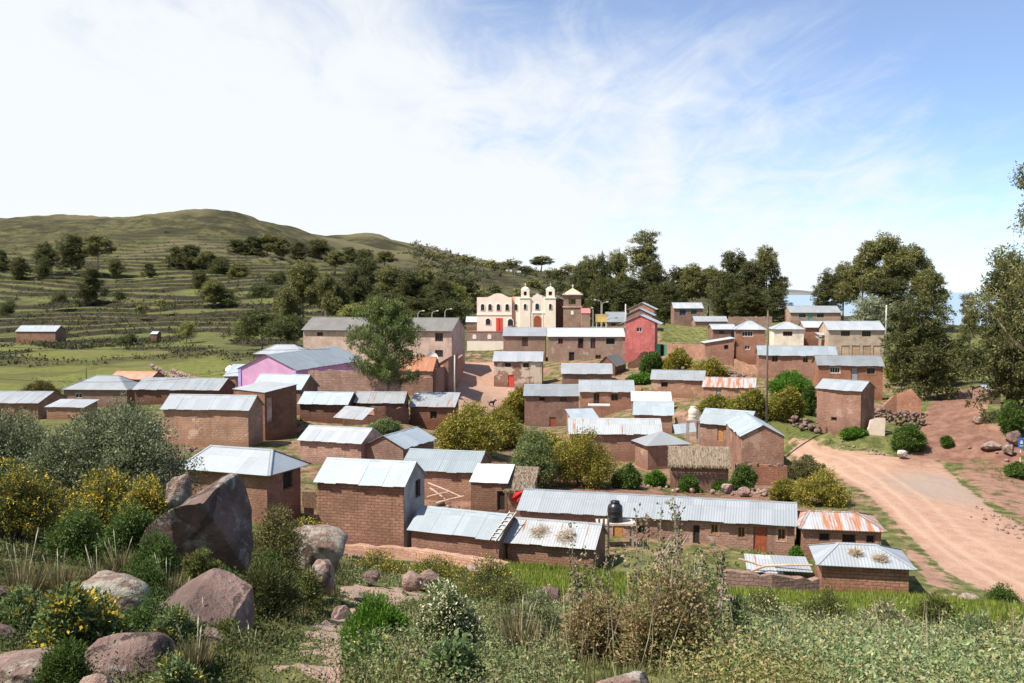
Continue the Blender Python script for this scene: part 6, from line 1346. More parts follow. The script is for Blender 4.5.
boulder(78, 673, 108, 700, 6.6, 'small pale rock at the very bottom, left of the rounded rock', ROCKP, 11, .8, 4)
boulder(-14, 586, 14, 616, 11, 'small dark rock on the left edge, upper one', ROCKD, 12, 1, 4); boulder(-14, 622, 12, 646, 9, 'small pinkish rock on the left edge, lower one', ROCK, 13, 1, 4)
boulder(178, 632, 236, 684, 9, 'dark split rock leaning on the slanting slab', ROCKD, 14, .8, 8)
boulder(393, 648, 446, 705, 9, 'square-cut pink block at the bottom middle', ROCKP, 15, .8, 9, rough=.06, sq=5)
boulder(596, 674, 655, 705, 7.5, 'top of a pale rock at the very bottom centre', ROCKP, 16, .8, 4)
for i, (a, b, c, d, Y, l, mt) in enumerate([(400, 572, 424, 592, 33, 'rounded pale rock left of the path end', ROCKP), (414, 569, 444, 592, 34, 'larger pale rock touching the first one at the path end', ROCKP), (466, 565, 488, 580, 36, 'rock topping the little ledge above the white-flowered bush', ROCKP), (468, 574, 482, 594, 34, 'upright rock on the little ledge above the white-flowered bush', ROCK), (536, 588, 562, 606, 34, 'dark-faced rock at the left end of the field edge row', ROCK), (560, 594, 576, 606, 34, 'small pale rock in the middle of the field edge row', ROCKP), (572, 592, 590, 608, 34, 'pale rounded rock at the right end of the field edge row', ROCKP), (362, 570, 380, 586, 36, 'small pinkish stone in the grass behind the path', ROCKP), (716, 596, 744, 612, 38, 'pinkish rock in the weeds below the adobe yard wall', ROCKP), (956, 594, 980, 604, 54, 'pale flat rock next to the roadside bush', ROCKP), (806, 496, 824, 506, 80, 'rock under the yellow-flowered bush by the road', ROCKP), (720, 484, 734, 494, 91, 'block of rock right of the thatched hut', ROCKP), (738, 487, 750, 497, 90, 'second rock right of the thatched hut, further right', ROCKP), (896, 450, 908, 458, 103, 'white stone at the end of the verge by the road', M_rock('white_rock', (0.6, 0.55, 0.5), .3)), (982, 441, 1002, 450, 106, 'flat rock slab on the red bank by the sign', ROCKP), (1006, 430, 1022, 446, 108, 'brown rounded rock above the sign', ROCK), (974, 416, 986, 424, 118, 'rock halfway up the red slope', ROCKP), (1004, 444, 1016, 456, 104, 'squarish pale rock left of the sign post', ROCKP)]):
    boulder(a, b, c, d, Y, l, mt, 30 + i, .9, 5, rough=.14)

# slabs and stones lining the footpath
for i, (a_, b_, c_, d_, Y_, l_) in enumerate([(330, 606, 352, 622, 19, 'flat stone on the left edge of the footpath, highest one'), (312, 622, 336, 640, 16, 'second stone down the left edge of the footpath'), (296, 636, 320, 654, 13.5, 'third stone down the left edge of the footpath'), (270, 652, 304, 672, 11.5, 'broad flat stone low on the left edge of the footpath'), (252, 664, 286, 690, 9.6, 'stone at the bottom end of the footpath, left side'), (336, 640, 352, 652, 13.5, 'small stone on the right edge of the footpath'), (318, 660, 344, 676, 10.5, 'flat stone in the middle of the path near the bottom'), (342, 616, 358, 628, 17.5, 'small pinkish stone on the path beside the bright green bush'), (352, 598, 372, 606, 24, 'low stone where the footpath bends right'), (296, 674, 326, 694, 9.2, 'flat reddish stone at the bottom edge of the path')]):
    boulder(a_, b_, c_, d_, Y_, l_, ROCK if i % 3 else ROCKP, 70 + i, 1.2, 9, rough=.08, sq=3.6)
# ------------------------------------------------------------------ shrubs
YEL = [(0.48, 0.33, 0.04), (0.58, 0.42, 0.06), (0.42, 0.29, 0.05)]
OLV = [tuple(c * 1.35 for c in q_) for q_ in [(0.075, 0.085, 0.025), (0.11, 0.12, 0.035), (0.055, 0.062, 0.022)]]
GRN = [tuple(c * 1.35 for c in q_) for q_ in [(0.045, 0.075, 0.018), (0.065, 0.105, 0.025), (0.035, 0.055, 0.016)]]
SIL = [tuple(c * 1.2 for c in q_) for q_ in [(0.125, 0.14, 0.088), (0.17, 0.185, 0.12), (0.085, 0.10, 0.055), (0.06, 0.07, 0.035)]]
BRI = [tuple(c * 1.2 for c in q_) for q_ in [(0.06, 0.13, 0.015), (0.08, 0.17, 0.02), (0.045, 0.095, 0.012)]]
PAL = [(0.13, 0.17, 0.075), (0.17, 0.21, 0.10), (0.10, 0.14, 0.055)]
BRO = [(0.24, 0.165, 0.095), (0.33, 0.24, 0.15), (0.17, 0.13, 0.065), (0.16, 0.18, 0.065)]
WHI = [(0.62, 0.58, 0.42), (0.5, 0.47, 0.34), (0.7, 0.66, 0.52)]
def shrub(x0, y0, x1, y1, Y, label, cols, leaf, clumps=260, per=24, fcols=None, ff=0.0, seed=0, nb=7, asp=.42, crad=.16, dep=.8, name='shrub', cat='bush', group=None, stems=10, up=.3, stemmat=None, shell=.55, even=False):
    """bush filling the photo box x0..x1, y0..y1 at distance Y, as a real mass of leaves on stems"""
    if Y > 60:
        Y = snap((x0 + x1) / 2, y1, Y).y
    rng = np.random.default_rng(abs(seed + int(x0) * 7 + int(y0))); a, b = P(x0, (y0 + y1) / 2, Y), P(x1, (y0 + y1) / 2, Y); w = (b.x - a.x) / 2; zt = P(0, y0, Y).z; zb_ = P(0, y1, Y).z; cx = (a.x + b.x) / 2
    zg = min(zb_, H1(cx, Y)); hh = zt - zb_; bl = []
    for i in range(nb):
        fx_ = (i + .5) / nb * 2 - 1; r_ = w * rng.uniform(.34, .52); top = hh * (1 - .45 * fx_ * fx_) * (rng.uniform(.88, 1) if even else rng.uniform(.62, 1.0) if i != nb // 2 else 1)
        rz_ = min(top * .55, r_ * 1.2); bl.append((fx_ * (w - r_ * .7), rng.uniform(-.55, .55) * w * dep, top - rz_, r_, r_ * dep * 1.1, rz_))
    bl.append((0, 0, hh * .4, w * .82, w * .75 * dep, hh * .42))
    V, C = foliage(rng, bl, clumps, per, leaf, cols, crad=crad, up=up, asp=asp, fcols=fcols, ffrac=ff, shell=shell)
    V[:, 2] = np.maximum(V[:, 2], zg - zb_ - .1)
    o = empty(name, (cx, Y, zb_), label, cat, group)
    leafmesh('foliage', V, C, LEAF, o)
    m = MB()
    for i in range(stems):
        q_ = bl[rng.integers(0, len(bl))]; e = Vector((q_[0], q_[1], q_[2] + q_[5] * .7)) + Vector(rng.uniform(-.3, .3, 3)) * w * .6; s_ = Vector((rng.uniform(-.15, .15) * w, rng.uniform(-.15, .15) * w, zg - zb_ - .15)); mid = s_.lerp(e, .5) + Vector((0, 0, .1 * hh))
        rr = max(.008, .012 * hh); m.tube([s_, mid, e], [rr, rr * .7, rr * .3], 4)
    m.build('stems', stemmat or BARKD, o)
    return o
# left foreground
shrub(28, 394, 193, 520, 29, 'large grey-green bush filling the left middle, its crown over the hip-roofed house', SIL, .09, 1500, 44, seed=1, nb=9, asp=.42, crad=.34, stems=30, even=True)
shrub(-70, 401, 72, 500, 31, 'second grey-green bush, cut by the left edge', SIL, .09, 1200, 42, seed=2, nb=8, asp=.42, crad=.34, stems=24, even=True)
shrub(62, 462, 150, 545, 22, 'yellow-flowering bush in front of the large grey-green one', OLV, .075, 480, 34, YEL, .38, seed=3, crad=.2, stems=16)
shrub(-40, 458, 64, 535, 23, 'yellow-flowering bush at the left edge under the grey-green bushes', OLV, .075, 480, 34, YEL, .30, seed=4, crad=.2, stems=16)
shrub(120, 478, 172, 528, 20, 'small yellow-flowering bush just left of the huge boulder tip', OLV, .065, 200, 30, YEL, .4, seed=5, crad=.16)
shrub(100, 500, 160, 575, 17.5, 'dark green bush between the yellow bush and the huge boulder', GRN, .06, 340, 34, seed=6, crad=.17)
shrub(40, 505, 112, 580, 18.5, 'dark green bush below the yellow-flowering one', GRN, .06, 380, 34, seed=7, crad=.17)
shrub(28, 580, 128, 668, 8.2, 'leafy bush with orange-yellow daisies in the bottom left', [(0.10, 0.14, 0.05), (0.13, 0.17, 0.07), (0.07, 0.10, 0.035)], .05, 430, 30, YEL, .16, seed=8, crad=.085, asp=.5, stems=16)
shrub(112, 592, 190, 668, 9.0, 'dark green small-leaved bush right of the daisy bush', GRN, .028, 420, 40, seed=9, crad=.08, stems=14)
shrub(152, 655, 200, 700, 7.2, 'small weedy bush at the foot of the slanting slab', PAL, .04, 160, 26, YEL, .08, seed=10, crad=.07)
shrub(246, 508, 306, 590, 19.5, 'brownish twiggy bush on the right of the huge boulder', [(0.12, 0.12, 0.045), (0.16, 0.15, 0.06), (0.09, 0.085, 0.035)], .05, 380, 34, seed=11, crad=.16, stems=26)
shrub(284, 518, 334, 552, 27, 'yellow-flowered low bush behind the round lichened boulder', OLV, .065, 220, 30, YEL, .45, seed=12, crad=.18)
shrub(232, 560, 300, 640, 14, 'dark rounded grassy bush left of the footpath', [(0.05, 0.06, 0.02), (0.075, 0.085, 0.03), (0.10, 0.10, 0.04)], .07, 420, 34, seed=13, asp=.16, crad=.15, up=.8)
shrub(292, 572, 322, 620, 17, 'dark low bush between the lichened boulder and the path', OLV, .05, 200, 30, seed=14, crad=.13)
shrub(222, 606, 262, 660, 12, 'small olive bush on the lower bank by the path', OLV, .045, 220, 30, YEL, .04, seed=15, crad=.1)
# centre foreground
shrub(340, 594, 408, 662, 11, 'bright green needle-leaved bush right of the footpath', BRI, .05, 520, 36, seed=16, asp=.2, crad=.1, up=.9, stems=16)
shrub(338, 640, 398, 700, 8.6, 'leafy green bush with a few yellow flowers under the bright green one', [(0.07, 0.12, 0.03), (0.10, 0.16, 0.045)], .045, 260, 30, YEL, .06, seed=17, crad=.085)
shrub(410, 582, 482, 670, 10.2, 'bush with creamy white flower heads in the bottom centre', [(0.09, 0.12, 0.045), (0.13, 0.16, 0.07)], .038, 460, 34, WHI, .30, seed=18, crad=.085, stems=22)
shrub(424, 640, 480, 705, 8.2, 'broad-leaved green weed clump under the white-flowered bush', [(0.10, 0.15, 0.06), (0.14, 0.19, 0.09)], .07, 200, 24, seed=19, crad=.1, asp=.5)
shrub(492, 572, 536, 620, 21, 'sparse leafy bush on the ledge right of the upright rock', OLV, .05, 150, 24, YEL, .08, seed=20, crad=.15, stems=20)
shrub(478, 600, 560, 690, 12, 'tangled olive weeds between white-flowered and dry brown bushes', [(0.10, 0.12, 0.05), (0.15, 0.16, 0.08), (0.20, 0.17, 0.10)], .05, 380, 28, seed=21, asp=.3, crad=.13, stems=40, stemmat=GREYW, up=.7)
shrub(556, 590, 640, 672, 10, 'dry brown-leaved bush left of the tall stalks', BRO, .042, 420, 26, seed=22, crad=.12, stems=50, stemmat=GREYW, up=.5)
shrub(618, 560, 730, 676, 9.6, 'tall dry brown bush with dead twigs, bottom centre right', BRO, .042, 640, 27, seed=23, crad=.13, stems=80, stemmat=GREYW, up=.5)
shrub(672, 560, 724, 600, 34, 'pale leafy bush at the left end of the adobe yard wall', PAL, .08, 200, 26, WHI, .1, seed=24, crad=.2)
shrub(352, 548, 408, 578, 42, 'low yellow-green bush in the grass strip below the end house', OLV, .09, 200, 26, YEL, .35, seed=25, crad=.25)
shrub(404, 556, 470, 582, 40, 'low spreading bush with yellow flowers before the bluish shed', OLV, .09, 220, 26, YEL, .3, seed=26, crad=.25)
# bushes scattered through the weeds at the lower right
for i, (a_, b_, c_, d_, Y_, l_, cl_, lf_, fc_, ff_, nm_) in enumerate([
    (704, 598, 762, 672, 12, 'pale green upright weed bush right of the tall dry brown bush', PAL, .05, None, 0, 'bush'), (756, 618, 806, 668, 14, 'sage-green bush in the weeds, second from the dry brown bush', [(0.15, 0.19, 0.10), (0.20, 0.24, 0.14)], .045, None, 0, 'bush'),
    (738, 592, 792, 622, 26, 'low whitish-flowered bush near the field edge below the adobe wall', OLV, .06, WHI, .2, 'bush'), (800, 588, 852, 628, 24, 'broad olive bush below the corner of the hipped shed', OLV, .06, None, 0, 'bush'), (858, 600, 912, 642, 20, 'greyish bush with pale tips in the weeds below the hipped shed', [(0.17, 0.18, 0.10), (0.22, 0.20, 0.12)], .055, WHI, .12, 'bush'),
    (806, 626, 872, 684, 12, 'reddish-brown seeding weed clump at the lower right', [(0.25, 0.17, 0.08), (0.20, 0.17, 0.07), (0.15, 0.17, 0.06)], .04, None, 0, 'weed clump'), (880, 630, 946, 690, 12.5, 'sage-green weed clump right of the reddish-brown one', [(0.15, 0.19, 0.10), (0.20, 0.24, 0.14)], .045, None, 0, 'weed clump'), (946, 612, 1010, 668, 15, 'green leafy weed clump near the right edge', PAL, .05, None, 0, 'weed clump'),
    (984, 640, 1040, 700, 11, 'dark green weed clump in the lower right corner', GRN, .045, None, 0, 'weed clump'), (912, 596, 956, 620, 30, 'small olive bush at the far right end of the crop strip', OLV, .07, None, 0, 'bush'), (700, 650, 752, 700, 9, 'leafy green weed clump at the bottom, right of the dry bush', PAL, .05, None, 0, 'weed clump'), (762, 660, 812, 706, 8.6, 'yellow-green weed clump at the bottom right of centre', OLV, .04, YEL, .06, 'weed clump'),
    (128, 532, 182, 590, 14.5, 'dark green bush covering the lower left of the huge boulder', GRN, .045, None, 0, 'bush'), (180, 548, 222, 592, 14, 'olive bush growing up the middle of the boulder foot', OLV, .045, None, 0, 'bush'), (150, 606, 200, 650, 8.6, 'leafy green bush in front of the slanting slab', PAL, .035, YEL, .04, 'bush'), (196, 640, 246, 690, 8.2, 'low leafy bush at the bottom between slab and path', OLV, .03, YEL, .04, 'bush'), (40, 640, 92, 690, 6.9, 'small leafy bush between the two bottom left rocks', GRN, .03, None, 0, 'bush'),
    (190, 560, 240, 600, 15, 'dark leafy bush hugging the foot of the huge boulder', GRN, .05, None, 0, 'bush'), (118, 560, 172, 606, 13.5, 'dark bush between the bunch grasses and the slanting slab', GRN, .045, None, 0, 'bush'), (206, 620, 250, 668, 10, 'dark olive bush tucked under the right side of the slanting slab', OLV, .035, None, 0, 'bush'), (-10, 590, 40, 650, 9.5, 'leafy olive bush on the left edge above the corner rock', PAL, .045, YEL, .05, 'bush'), (248, 548, 292, 600, 17, 'dark green bush right below the brownish twiggy one', GRN, .05, None, 0, 'bush'),
    (452, 556, 520, 604, 30, 'yellowish low bush around the ledge rocks', OLV, .07, YEL, .15, 'bush'), (508, 590, 566, 640, 15, 'sage-coloured bush left of the dry brown bushes', [(0.15, 0.18, 0.09), (0.20, 0.22, 0.12)], .045, None, 0, 'bush')]):
    shrub(a_, b_, c_, d_, Y_, l_, cl_, lf_, 300, 26, fc_, ff_, seed=120 + i, crad=max(.07, (c_ - a_) / F * Y_ * .12), stems=18, nb=6, up=.6, asp=.36, cat=nm_, name=nm_.replace(' ', '_'), stemmat=BARKD)
# tall dry stalks
def stalks(x0, x1, ytop, ybase, Y, n, label, seed, leaf=.055):
    rng = np.random.default_rng(seed); m = MB(); cen = []; k0 = P((x0 + x1) / 2, ybase, Y); 
    for i in range(n):
        px = rng.uniform(x0, x1); b0 = P(px, ybase, Y + rng.uniform(-.4, .4)); tt = P(px + rng.uniform(-14, 18), ytop + rng.uniform(0, 1) ** .7 * (ybase - ytop) * .5, Y); mid = b0.lerp(tt, .5) + Vector(rng.uniform(-.06, .06, 3))
        m.tube([b0 - k0, mid - k0, tt - k0], [.009, .007, .004], 4)
        for f in np.linspace(.3, 1, 26): 
            p = (b0.lerp(mid, f * 2) if f < .5 else mid.lerp(tt, f * 2 - 1)) - k0
            for _ in range(3): cen.append(np.array(p) + rng.normal(size=3) * .028)
    cen = np.array(cen); V, C = leaf_quads(rng, cen, rsph(rng, len(cen)) + [0, 0, .3], rsph(rng, len(cen)), rng.uniform(.5, 1.2, len(cen)) * leaf, rng.uniform(.4, .7, len(cen)) * leaf, pal(rng, len(cen), BRO + [(0.30, 0.26, 0.15), (0.16, 0.18, 0.07)]))
    o = empty('dry_stalks', k0, label, 'plant'); m.build('stems', GREYW, o); leafmesh('foliage', V, C, LEAFM, o); return o
stalks(560, 640, 520, 650, 11.5, 9, 'loose dry seed stalks left of the tallest ones', 1)
stalks(636, 690, 488, 640, 11, 12, 'tallest leafy dry stalks reaching up before the long roof', 2)
stalks(690, 730, 520, 620, 12, 6, 'leaning dry stalks right of the tallest ones', 3)
stalks(575, 600, 545, 620, 16, 5, 'short dry stalks before the posts by the tank', 4)
YFL = [(0.40, 0.31, 0.07), (0.33, 0.27, 0.07), (0.46, 0.34, 0.06)]
OLV = [(0.155, 0.155, 0.03), (0.215, 0.20, 0.042), (0.10, 0.11, 0.024)]
GRN = [(0.07, 0.12, 0.025), (0.10, 0.16, 0.035), (0.05, 0.085, 0.02)]
# village and roadside bushes
V_ = [(436, 402, 500, 452, 121, 'long yellow-green hedge below the foot of the street, left half', OLV, YEL, .22), (470, 408, 528, 446, 116, 'dense olive bush right of the hedge below the street', OLV, YEL, .15), (502, 386, 536, 420, 133, 'yellow-flecked round bush under the house with the bright red door', OLV, YEL, .3),
      (508, 428, 560, 488, 96, 'pale green lower bush left of the great yellow-flecked one', PAL, WHI, .08), (545, 427, 618, 486, 99, 'great round yellow-flecked bush in the village centre', OLV, YEL, .26), (524, 432, 568, 470, 104, 'yellow-flecked bush joined to the left of the great round one', OLV, YEL, .3),
      (612, 464, 642, 488, 95, 'low green bush right of the great round one', GRN, None, 0), (678, 475, 699, 492, 91, 'little rounded green bush in front of the thatched hut', GRN, None, 0), (644, 470, 666, 486, 95, 'little green plants on the bank below the square hut', BRI, None, 0),
      (730, 462, 758, 492, 88, 'dark green bush between thatched hut and mud yard wall', GRN, None, 0), (794, 467, 850, 504, 83, 'round yellow-flowered bush beside the road above the long house', OLV, YEL, .3), (770, 478, 800, 500, 85, 'smaller olive bush left of the round roadside one', OLV, YEL, .12), (790, 456, 825, 478, 94, 'dry pale bush touching the mud yard wall corner', [(0.16, 0.14, 0.07), (0.11, 0.11, 0.05)], None, 0),
      (663, 348, 693, 372, 163, 'yellow-green bush right of the green gate', OLV, YEL, .25), (640, 352, 664, 374, 164, 'dark bluish bush under the red house', GRN, None, 0), (690, 358, 728, 380, 155, 'yellow-green bush above the rusty-roofed shed', OLV, YEL, .25), (627, 374, 660, 382, 158, 'low green plants behind the shed on the ledge', BRI, None, 0),
      (728, 388, 772, 420, 127, 'dark olive bush left of the foot of the tall wooden pole', OLV, YEL, .10), (766, 386, 806, 420, 126, 'dark yellow-flecked bush right of the tall wooden pole', OLV, YEL, .18), (700, 396, 735, 412, 132, 'low olive bush under the rusty-roofed shed', OLV, YEL, .06), (768, 372, 815, 394, 140, 'bright green bush below the long blue-grey-roofed house', BRI, None, 0), (800, 386, 818, 415, 122, 'green bush against the left side of the tall reddish shed', GRN, None, 0),
      (892, 424, 927, 451, 110, 'dark green bush at the foot of the rubble wall by the road', GRN, None, 0), (840, 428, 868, 436, 109, 'low green plants in front of the tall reddish shed', BRI, None, 0), (884, 350, 905, 385, 150, 'yellow-green bush right of the two-storey house with the grey door', OLV, YEL, .15), (942, 437, 952, 446, 111, 'tiny green bush at the base of the red slope', GRN, None, 0),
      (984, 585, 1023, 613, 52, 'rounded dark green bush on the near edge of the road', GRN, None, 0), (1003, 462, 1030, 475, 99, 'low dark bush under the blue sign', GRN, None, 0), (1000, 400, 1024, 435, 112, 'dark bush on the bank behind the blue sign', GRN, None, 0), (366, 418, 402, 434, 99, 'flat-topped pale green hedge behind the small plain roof', PAL, None, 0), (458, 412, 478, 424, 127, 'small green bush at the right of the patchy grey shed', GRN, None, 0),
      (318, 440, 332, 452, 92, 'small yellow-green bush beside the small plain-roofed house', OLV, None, 0), (20, 380, 60, 400, 120, 'brownish low bush at the meadow edge left of the hipped house', [(0.14, 0.11, 0.04), (0.10, 0.09, 0.03)], None, 0), (712, 480, 730, 490, 91, 'tuft of green right of the thatched hut wall', BRI, None, 0), (790, 548, 802, 562, 64, 'bright green plant at the right end of the long house', BRI, None, 0)]
for i, (a, b, c, d, Y, l, cl, fc, ff) in enumerate(V_):
    wm_ = (c - a) / F * Y
    shrub(a, b, c, d, Y, l, cl, .0019 * Y if Y > 60 else .1, int(200 + wm_ * 100), 28, fc and YFL, ff * 1.3, seed=50 + i, crad=max(.25, wm_ * .085), stems=8, nb=6)
# big feathery tree in front of the hall
def feathery(px, pyt, pyb, Y, wpx, label, seed):
    rng = np.random.default_rng(seed); b0 = P(px, pyb, Y); hh = P(px, pyt, Y).z - b0.z; W = wpx / F * Y / 2
    m = MB(); bl = []; o = empty('feathery_tree', b0, label, 'tree')
    tr = [Vector((0, 0, -1)), Vector((.1, 0, hh * .3)), Vector((-.1, .1, hh * .6)), Vector((0, 0, hh * .97))]; m.tube(tr, [.30, .24, .14, .03], 8)
    for i in range(78):
        f = .14 + .84 * (i + rng.random()) / 78; z0 = hh * f * .92; prof = min(1, .62 + 1.5 * (f - .1)) if f < .38 else (1 - (f - .38) / .62) ** .62 * 1.0 + .05
        a = i * 2.4 + rng.uniform(-.4, .4); ln = W * prof * rng.uniform(.72, 1.12); d = Vector((cos(a), sin(a), rng.uniform(.25, .8))); e = Vector((0, 0, z0)) + d * ln
        s_ = Vector((0, 0, z0)); m.tube([s_, s_.lerp(e, .5) - Vector((0, 0, .1)), e], [.07 * (1.1 - f), .04 * (1.1 - f), .015], 4)
        for g in np.linspace(.35, 1.0, 4): q_ = s_.lerp(e, g); bl.append((q_.x, q_.y, q_.z, .55, .55, .38))
    V, C = foliage(rng, bl, 1550, 21, .34, [(0.095, 0.13, 0.04), (0.135, 0.17, 0.06), (0.19, 0.22, 0.085), (0.065, 0.09, 0.03)], crad=.42, up=.8, asp=.24, cj=.3)
    m.build('trunk', BARK, o, True, True); leafmesh('crown', V, C, LEAF, o)
feathery(386, 294, 402, 116, 76, 'big dark feathery tree standing before the long hall', 4)

# ------------------------------------------------------------------ ground cover ("stuff")
def scatter(rng, n, t0, t1, r0, r1):
    th = rng.uniform(t0, t1, n); r = np.exp(rng.uniform(log(r0), log(r1), n)); return r * np.sin(th), r * np.cos(th), th, r
def inz(x, y, poly): return inpoly(x, y, poly)
def pxx(x, y, z): return proj(x, y, z)
def tufts(rng, x, y, z, nb, hgt, wid, cols, lean=.35, spread=.08, name='grass', label='', straight=False, cat='grass', mat=None, leafy=False):
    n = len(x); k = np.repeat(np.arange(n), nb); m_ = n * nb
    sp = spread * (hgt[k] if hasattr(hgt, '__len__') else 1)
    a = rng.uniform(0, 6.28, m_); rr = sp * rng.random(m_) ** .5
    cen = np.c_[x[k] + rr * np.cos(a), y[k] + rr * np.sin(a), z[k]]
    if leafy:      # leaves ranged along a few leaning stems
        ns = 5; si = k * ns + rng.integers(0, ns, m_); N_ = n * ns; sa = rng.uniform(0, 6.28, N_); sr = np.repeat(hgt, ns) * spread * rng.random(N_); sl_ = rng.uniform(0, .5, N_); sh = np.repeat(hgt, ns) * rng.uniform(.45, 1.1, N_)
        f = rng.random(m_) ** .75; cen = np.c_[x[k] + np.cos(sa[si]) * (sr[si] + sl_[si] * sh[si] * f), y[k] + np.sin(sa[si]) * (sr[si] + sl_[si] * sh[si] * f), z[k] + sh[si] * f]
        cen[:, :2] += rng.normal(size=(m_, 2)) * (wid[k] * .9)[:, None]
    d = np.c_[np.cos(a) * lean * rng.random(m_), np.sin(a) * lean * rng.random(m_), np.ones(m_)]
    if leafy: d = rsph(rng, m_) + np.c_[np.cos(a) * .5, np.sin(a) * .5, np.full(m_, .35)]
    h_ = hgt[k] * rng.uniform(.5, 1.1, m_) if not leafy else rng.uniform(.6, 1.3, m_) * wid[k] * 2.2
    V, C = leaf_quads(rng, cen, d, rsph(rng, m_), h_, wid[k] if not leafy else h_ * .42, np.clip(pal(rng, m_, cols) * np.repeat(1 + rng.uniform(-.3, .3, (n, 1)) + rng.uniform(-.12, .12, (n, 3)), nb, 0), 0, 1), .05)
    return tag(leafmesh(name, V, C, mat or LEAFM), label, cat, kind='stuff')
rng = np.random.default_rng(99)
TE = .50
# short grass over the near slope
x, y, th, r = scatter(rng, 15000, -TE, TE, 6.5, 58); z = height(x, y); ok = ~inz(x, y, Z_PATH) & ~inz(x, y, Z_FIELD); x, y, z, r, th = x[ok], y[ok], z[ok], r[ok], th[ok]
for sel, cl_, lb in ((th > -.13, [(0.13, 0.15, 0.045), (0.20, 0.19, 0.07), (0.085, 0.12, 0.03), (0.28, 0.24, 0.12)], 'short mixed green and straw-coloured grass covering the near slope'), (th <= -.13, [(0.07, 0.085, 0.03), (0.10, 0.105, 0.035), (0.05, 0.065, 0.02), (0.15, 0.13, 0.06)], 'dark short grass between rocks and bushes on the left of the path')):
    tufts(rng, x[sel], y[sel], z[sel] - .03, 9, rng.uniform(.06, .17, sel.sum()) + .12 * sstep(12, 26, r[sel]), (.003 + r * .0009)[sel], cl_, .5, .6, 'grass', lb)
# bright crop of the field
x = np.array([p[0] for p in Z_FIELD]); y = np.array([p[1] for p in Z_FIELD]); xx = rng.uniform(x.min(), x.max(), 60000); yy = rng.uniform(y.min(), y.max(), 60000); ok = inz(xx, yy, Z_FIELD) & (yy > 30); xx, yy = xx[ok], yy[ok]; zz_ = height(xx, yy)
print('crop tufts', len(xx)); xx, yy, zz_ = xx[:14000], yy[:14000], zz_[:14000]
tufts(rng, xx, yy, zz_ - .05, 7, rng.uniform(.35, .62, len(xx)), np.full(len(xx), .05), [(0.15, 0.21, 0.025), (0.20, 0.26, 0.035), (0.27, 0.28, 0.055), (0.115, 0.16, 0.02)], .35, .35, 'crop', 'bright green young crop standing in the field strip', cat='crop')
x, y, th, r = scatter(rng, 2600, -.26, -.05, 6.5, 30); z = height(x, y); ok = inz(x, y, Z_PATH) & (fbm(x * 1.6, y * 1.6, 33, 3) > .5); x, y, z, r = x[ok], y[ok], z[ok], r[ok]
tufts(rng, x, y, z - .02, 14, rng.uniform(.06, .16, len(x)), .005 + r * .001, [(0.13, 0.16, 0.05), (0.18, 0.19, 0.07), (0.09, 0.12, 0.04)], .5, .9, 'grass', 'small plants and grass breaking up the rocky footpath', leafy=True)
# pale weeds to the right
x, y, th, r = scatter(rng, 11000, -.03, TE, 5.4, 48); z = height(x, y); f_ = fbm(x * .3, y * .3, 41, 3); ok = (~inz(x, y, Z_FIELD)) & (f_ > .36) & ((fbm(x * 1.1, y * 1.1, 43, 2) > .38) | (r < 13)) & (th > .02 + .12 * (rng.random(len(x)) - .4)); x, y, z, r, f_ = x[ok], y[ok], z[ok], r[ok], f_[ok]
g1 = f_ > .5
tufts(rng, x[g1], y[g1], z[g1] - .03, 30, rng.uniform(.22, .62, g1.sum()) * (.6 + .8 * fbm(x[g1] * .8, y[g1] * .8, 5, 2)), .008 + r[g1] * .0011, [(0.20, 0.25, 0.11), (0.26, 0.31, 0.15), (0.14, 0.19, 0.07), (0.31, 0.32, 0.15)], .4, .45, 'weeds', 'pale grey-green leafy weeds crowding the slope at the lower right', leafy=True, cat='weeds')
g2 = ~g1
tufts(rng, x[g2], y[g2], z[g2] - .03, 30, rng.uniform(.22, .62, g2.sum()) * (.6 + .8 * fbm(x[g2] * .8, y[g2] * .8, 5, 2)), .008 + r[g2] * .001, [(0.19, 0.21, 0.065), (0.28, 0.24, 0.09), (0.14, 0.17, 0.05), (0.36, 0.29, 0.14)], .4, .45, 'weeds', 'olive and straw-coloured weeds mixed into the slope at the lower right', leafy=True, cat='weeds')
x, y, th, r = scatter(rng, 3600, -.16, .06, 6.0, 40); z = height(x, y); ok = ~inz(x, y, Z_PATH) & ~inz(x, y, Z_FIELD); x, y, z, r = x[ok], y[ok], z[ok], r[ok]
tufts(rng, x, y, z - .03, 26, rng.uniform(.12, .36, len(x)), .007 + r * .0010, [(0.15, 0.20, 0.07), (0.21, 0.24, 0.10), (0.11, 0.15, 0.05), (0.28, 0.24, 0.13)], .4, .45, 'weeds', 'low mixed weeds between the bushes in the bottom centre', leafy=True, cat='weeds')
x, y, th, r = scatter(rng, 2600, -TE, -.16, 7, 42); z = height(x, y); ok = ~inz(x, y, Z_PATH); x, y, z, r = x[ok], y[ok], z[ok], r[ok]
tufts(rng, x, y, z - .03, 26, rng.uniform(.1, .28, len(x)), .007 + r * .0010, [(0.075, 0.095, 0.03), (0.11, 0.12, 0.04), (0.055, 0.07, 0.02)], .4, .45, 'weeds', 'low dark green undergrowth between the rocks on the left', leafy=True, cat='weeds')
# dry stems standing through the weeds at right
x, y, th, r = scatter(rng, 700, 0.0, TE, 9, 40); z = height(x, y); ok = ~inz(x, y, Z_FIELD); x, y, z, r = x[ok], y[ok], z[ok], r[ok]
tufts(rng, x, y, z, 3, rng.uniform(.4, .9, len(x)), .004 + r * .0005, [(0.35, 0.29, 0.19), (0.28, 0.22, 0.14)], .5, .3, 'dry_grass', 'thin straw-coloured stems standing through the weeds at the lower right')
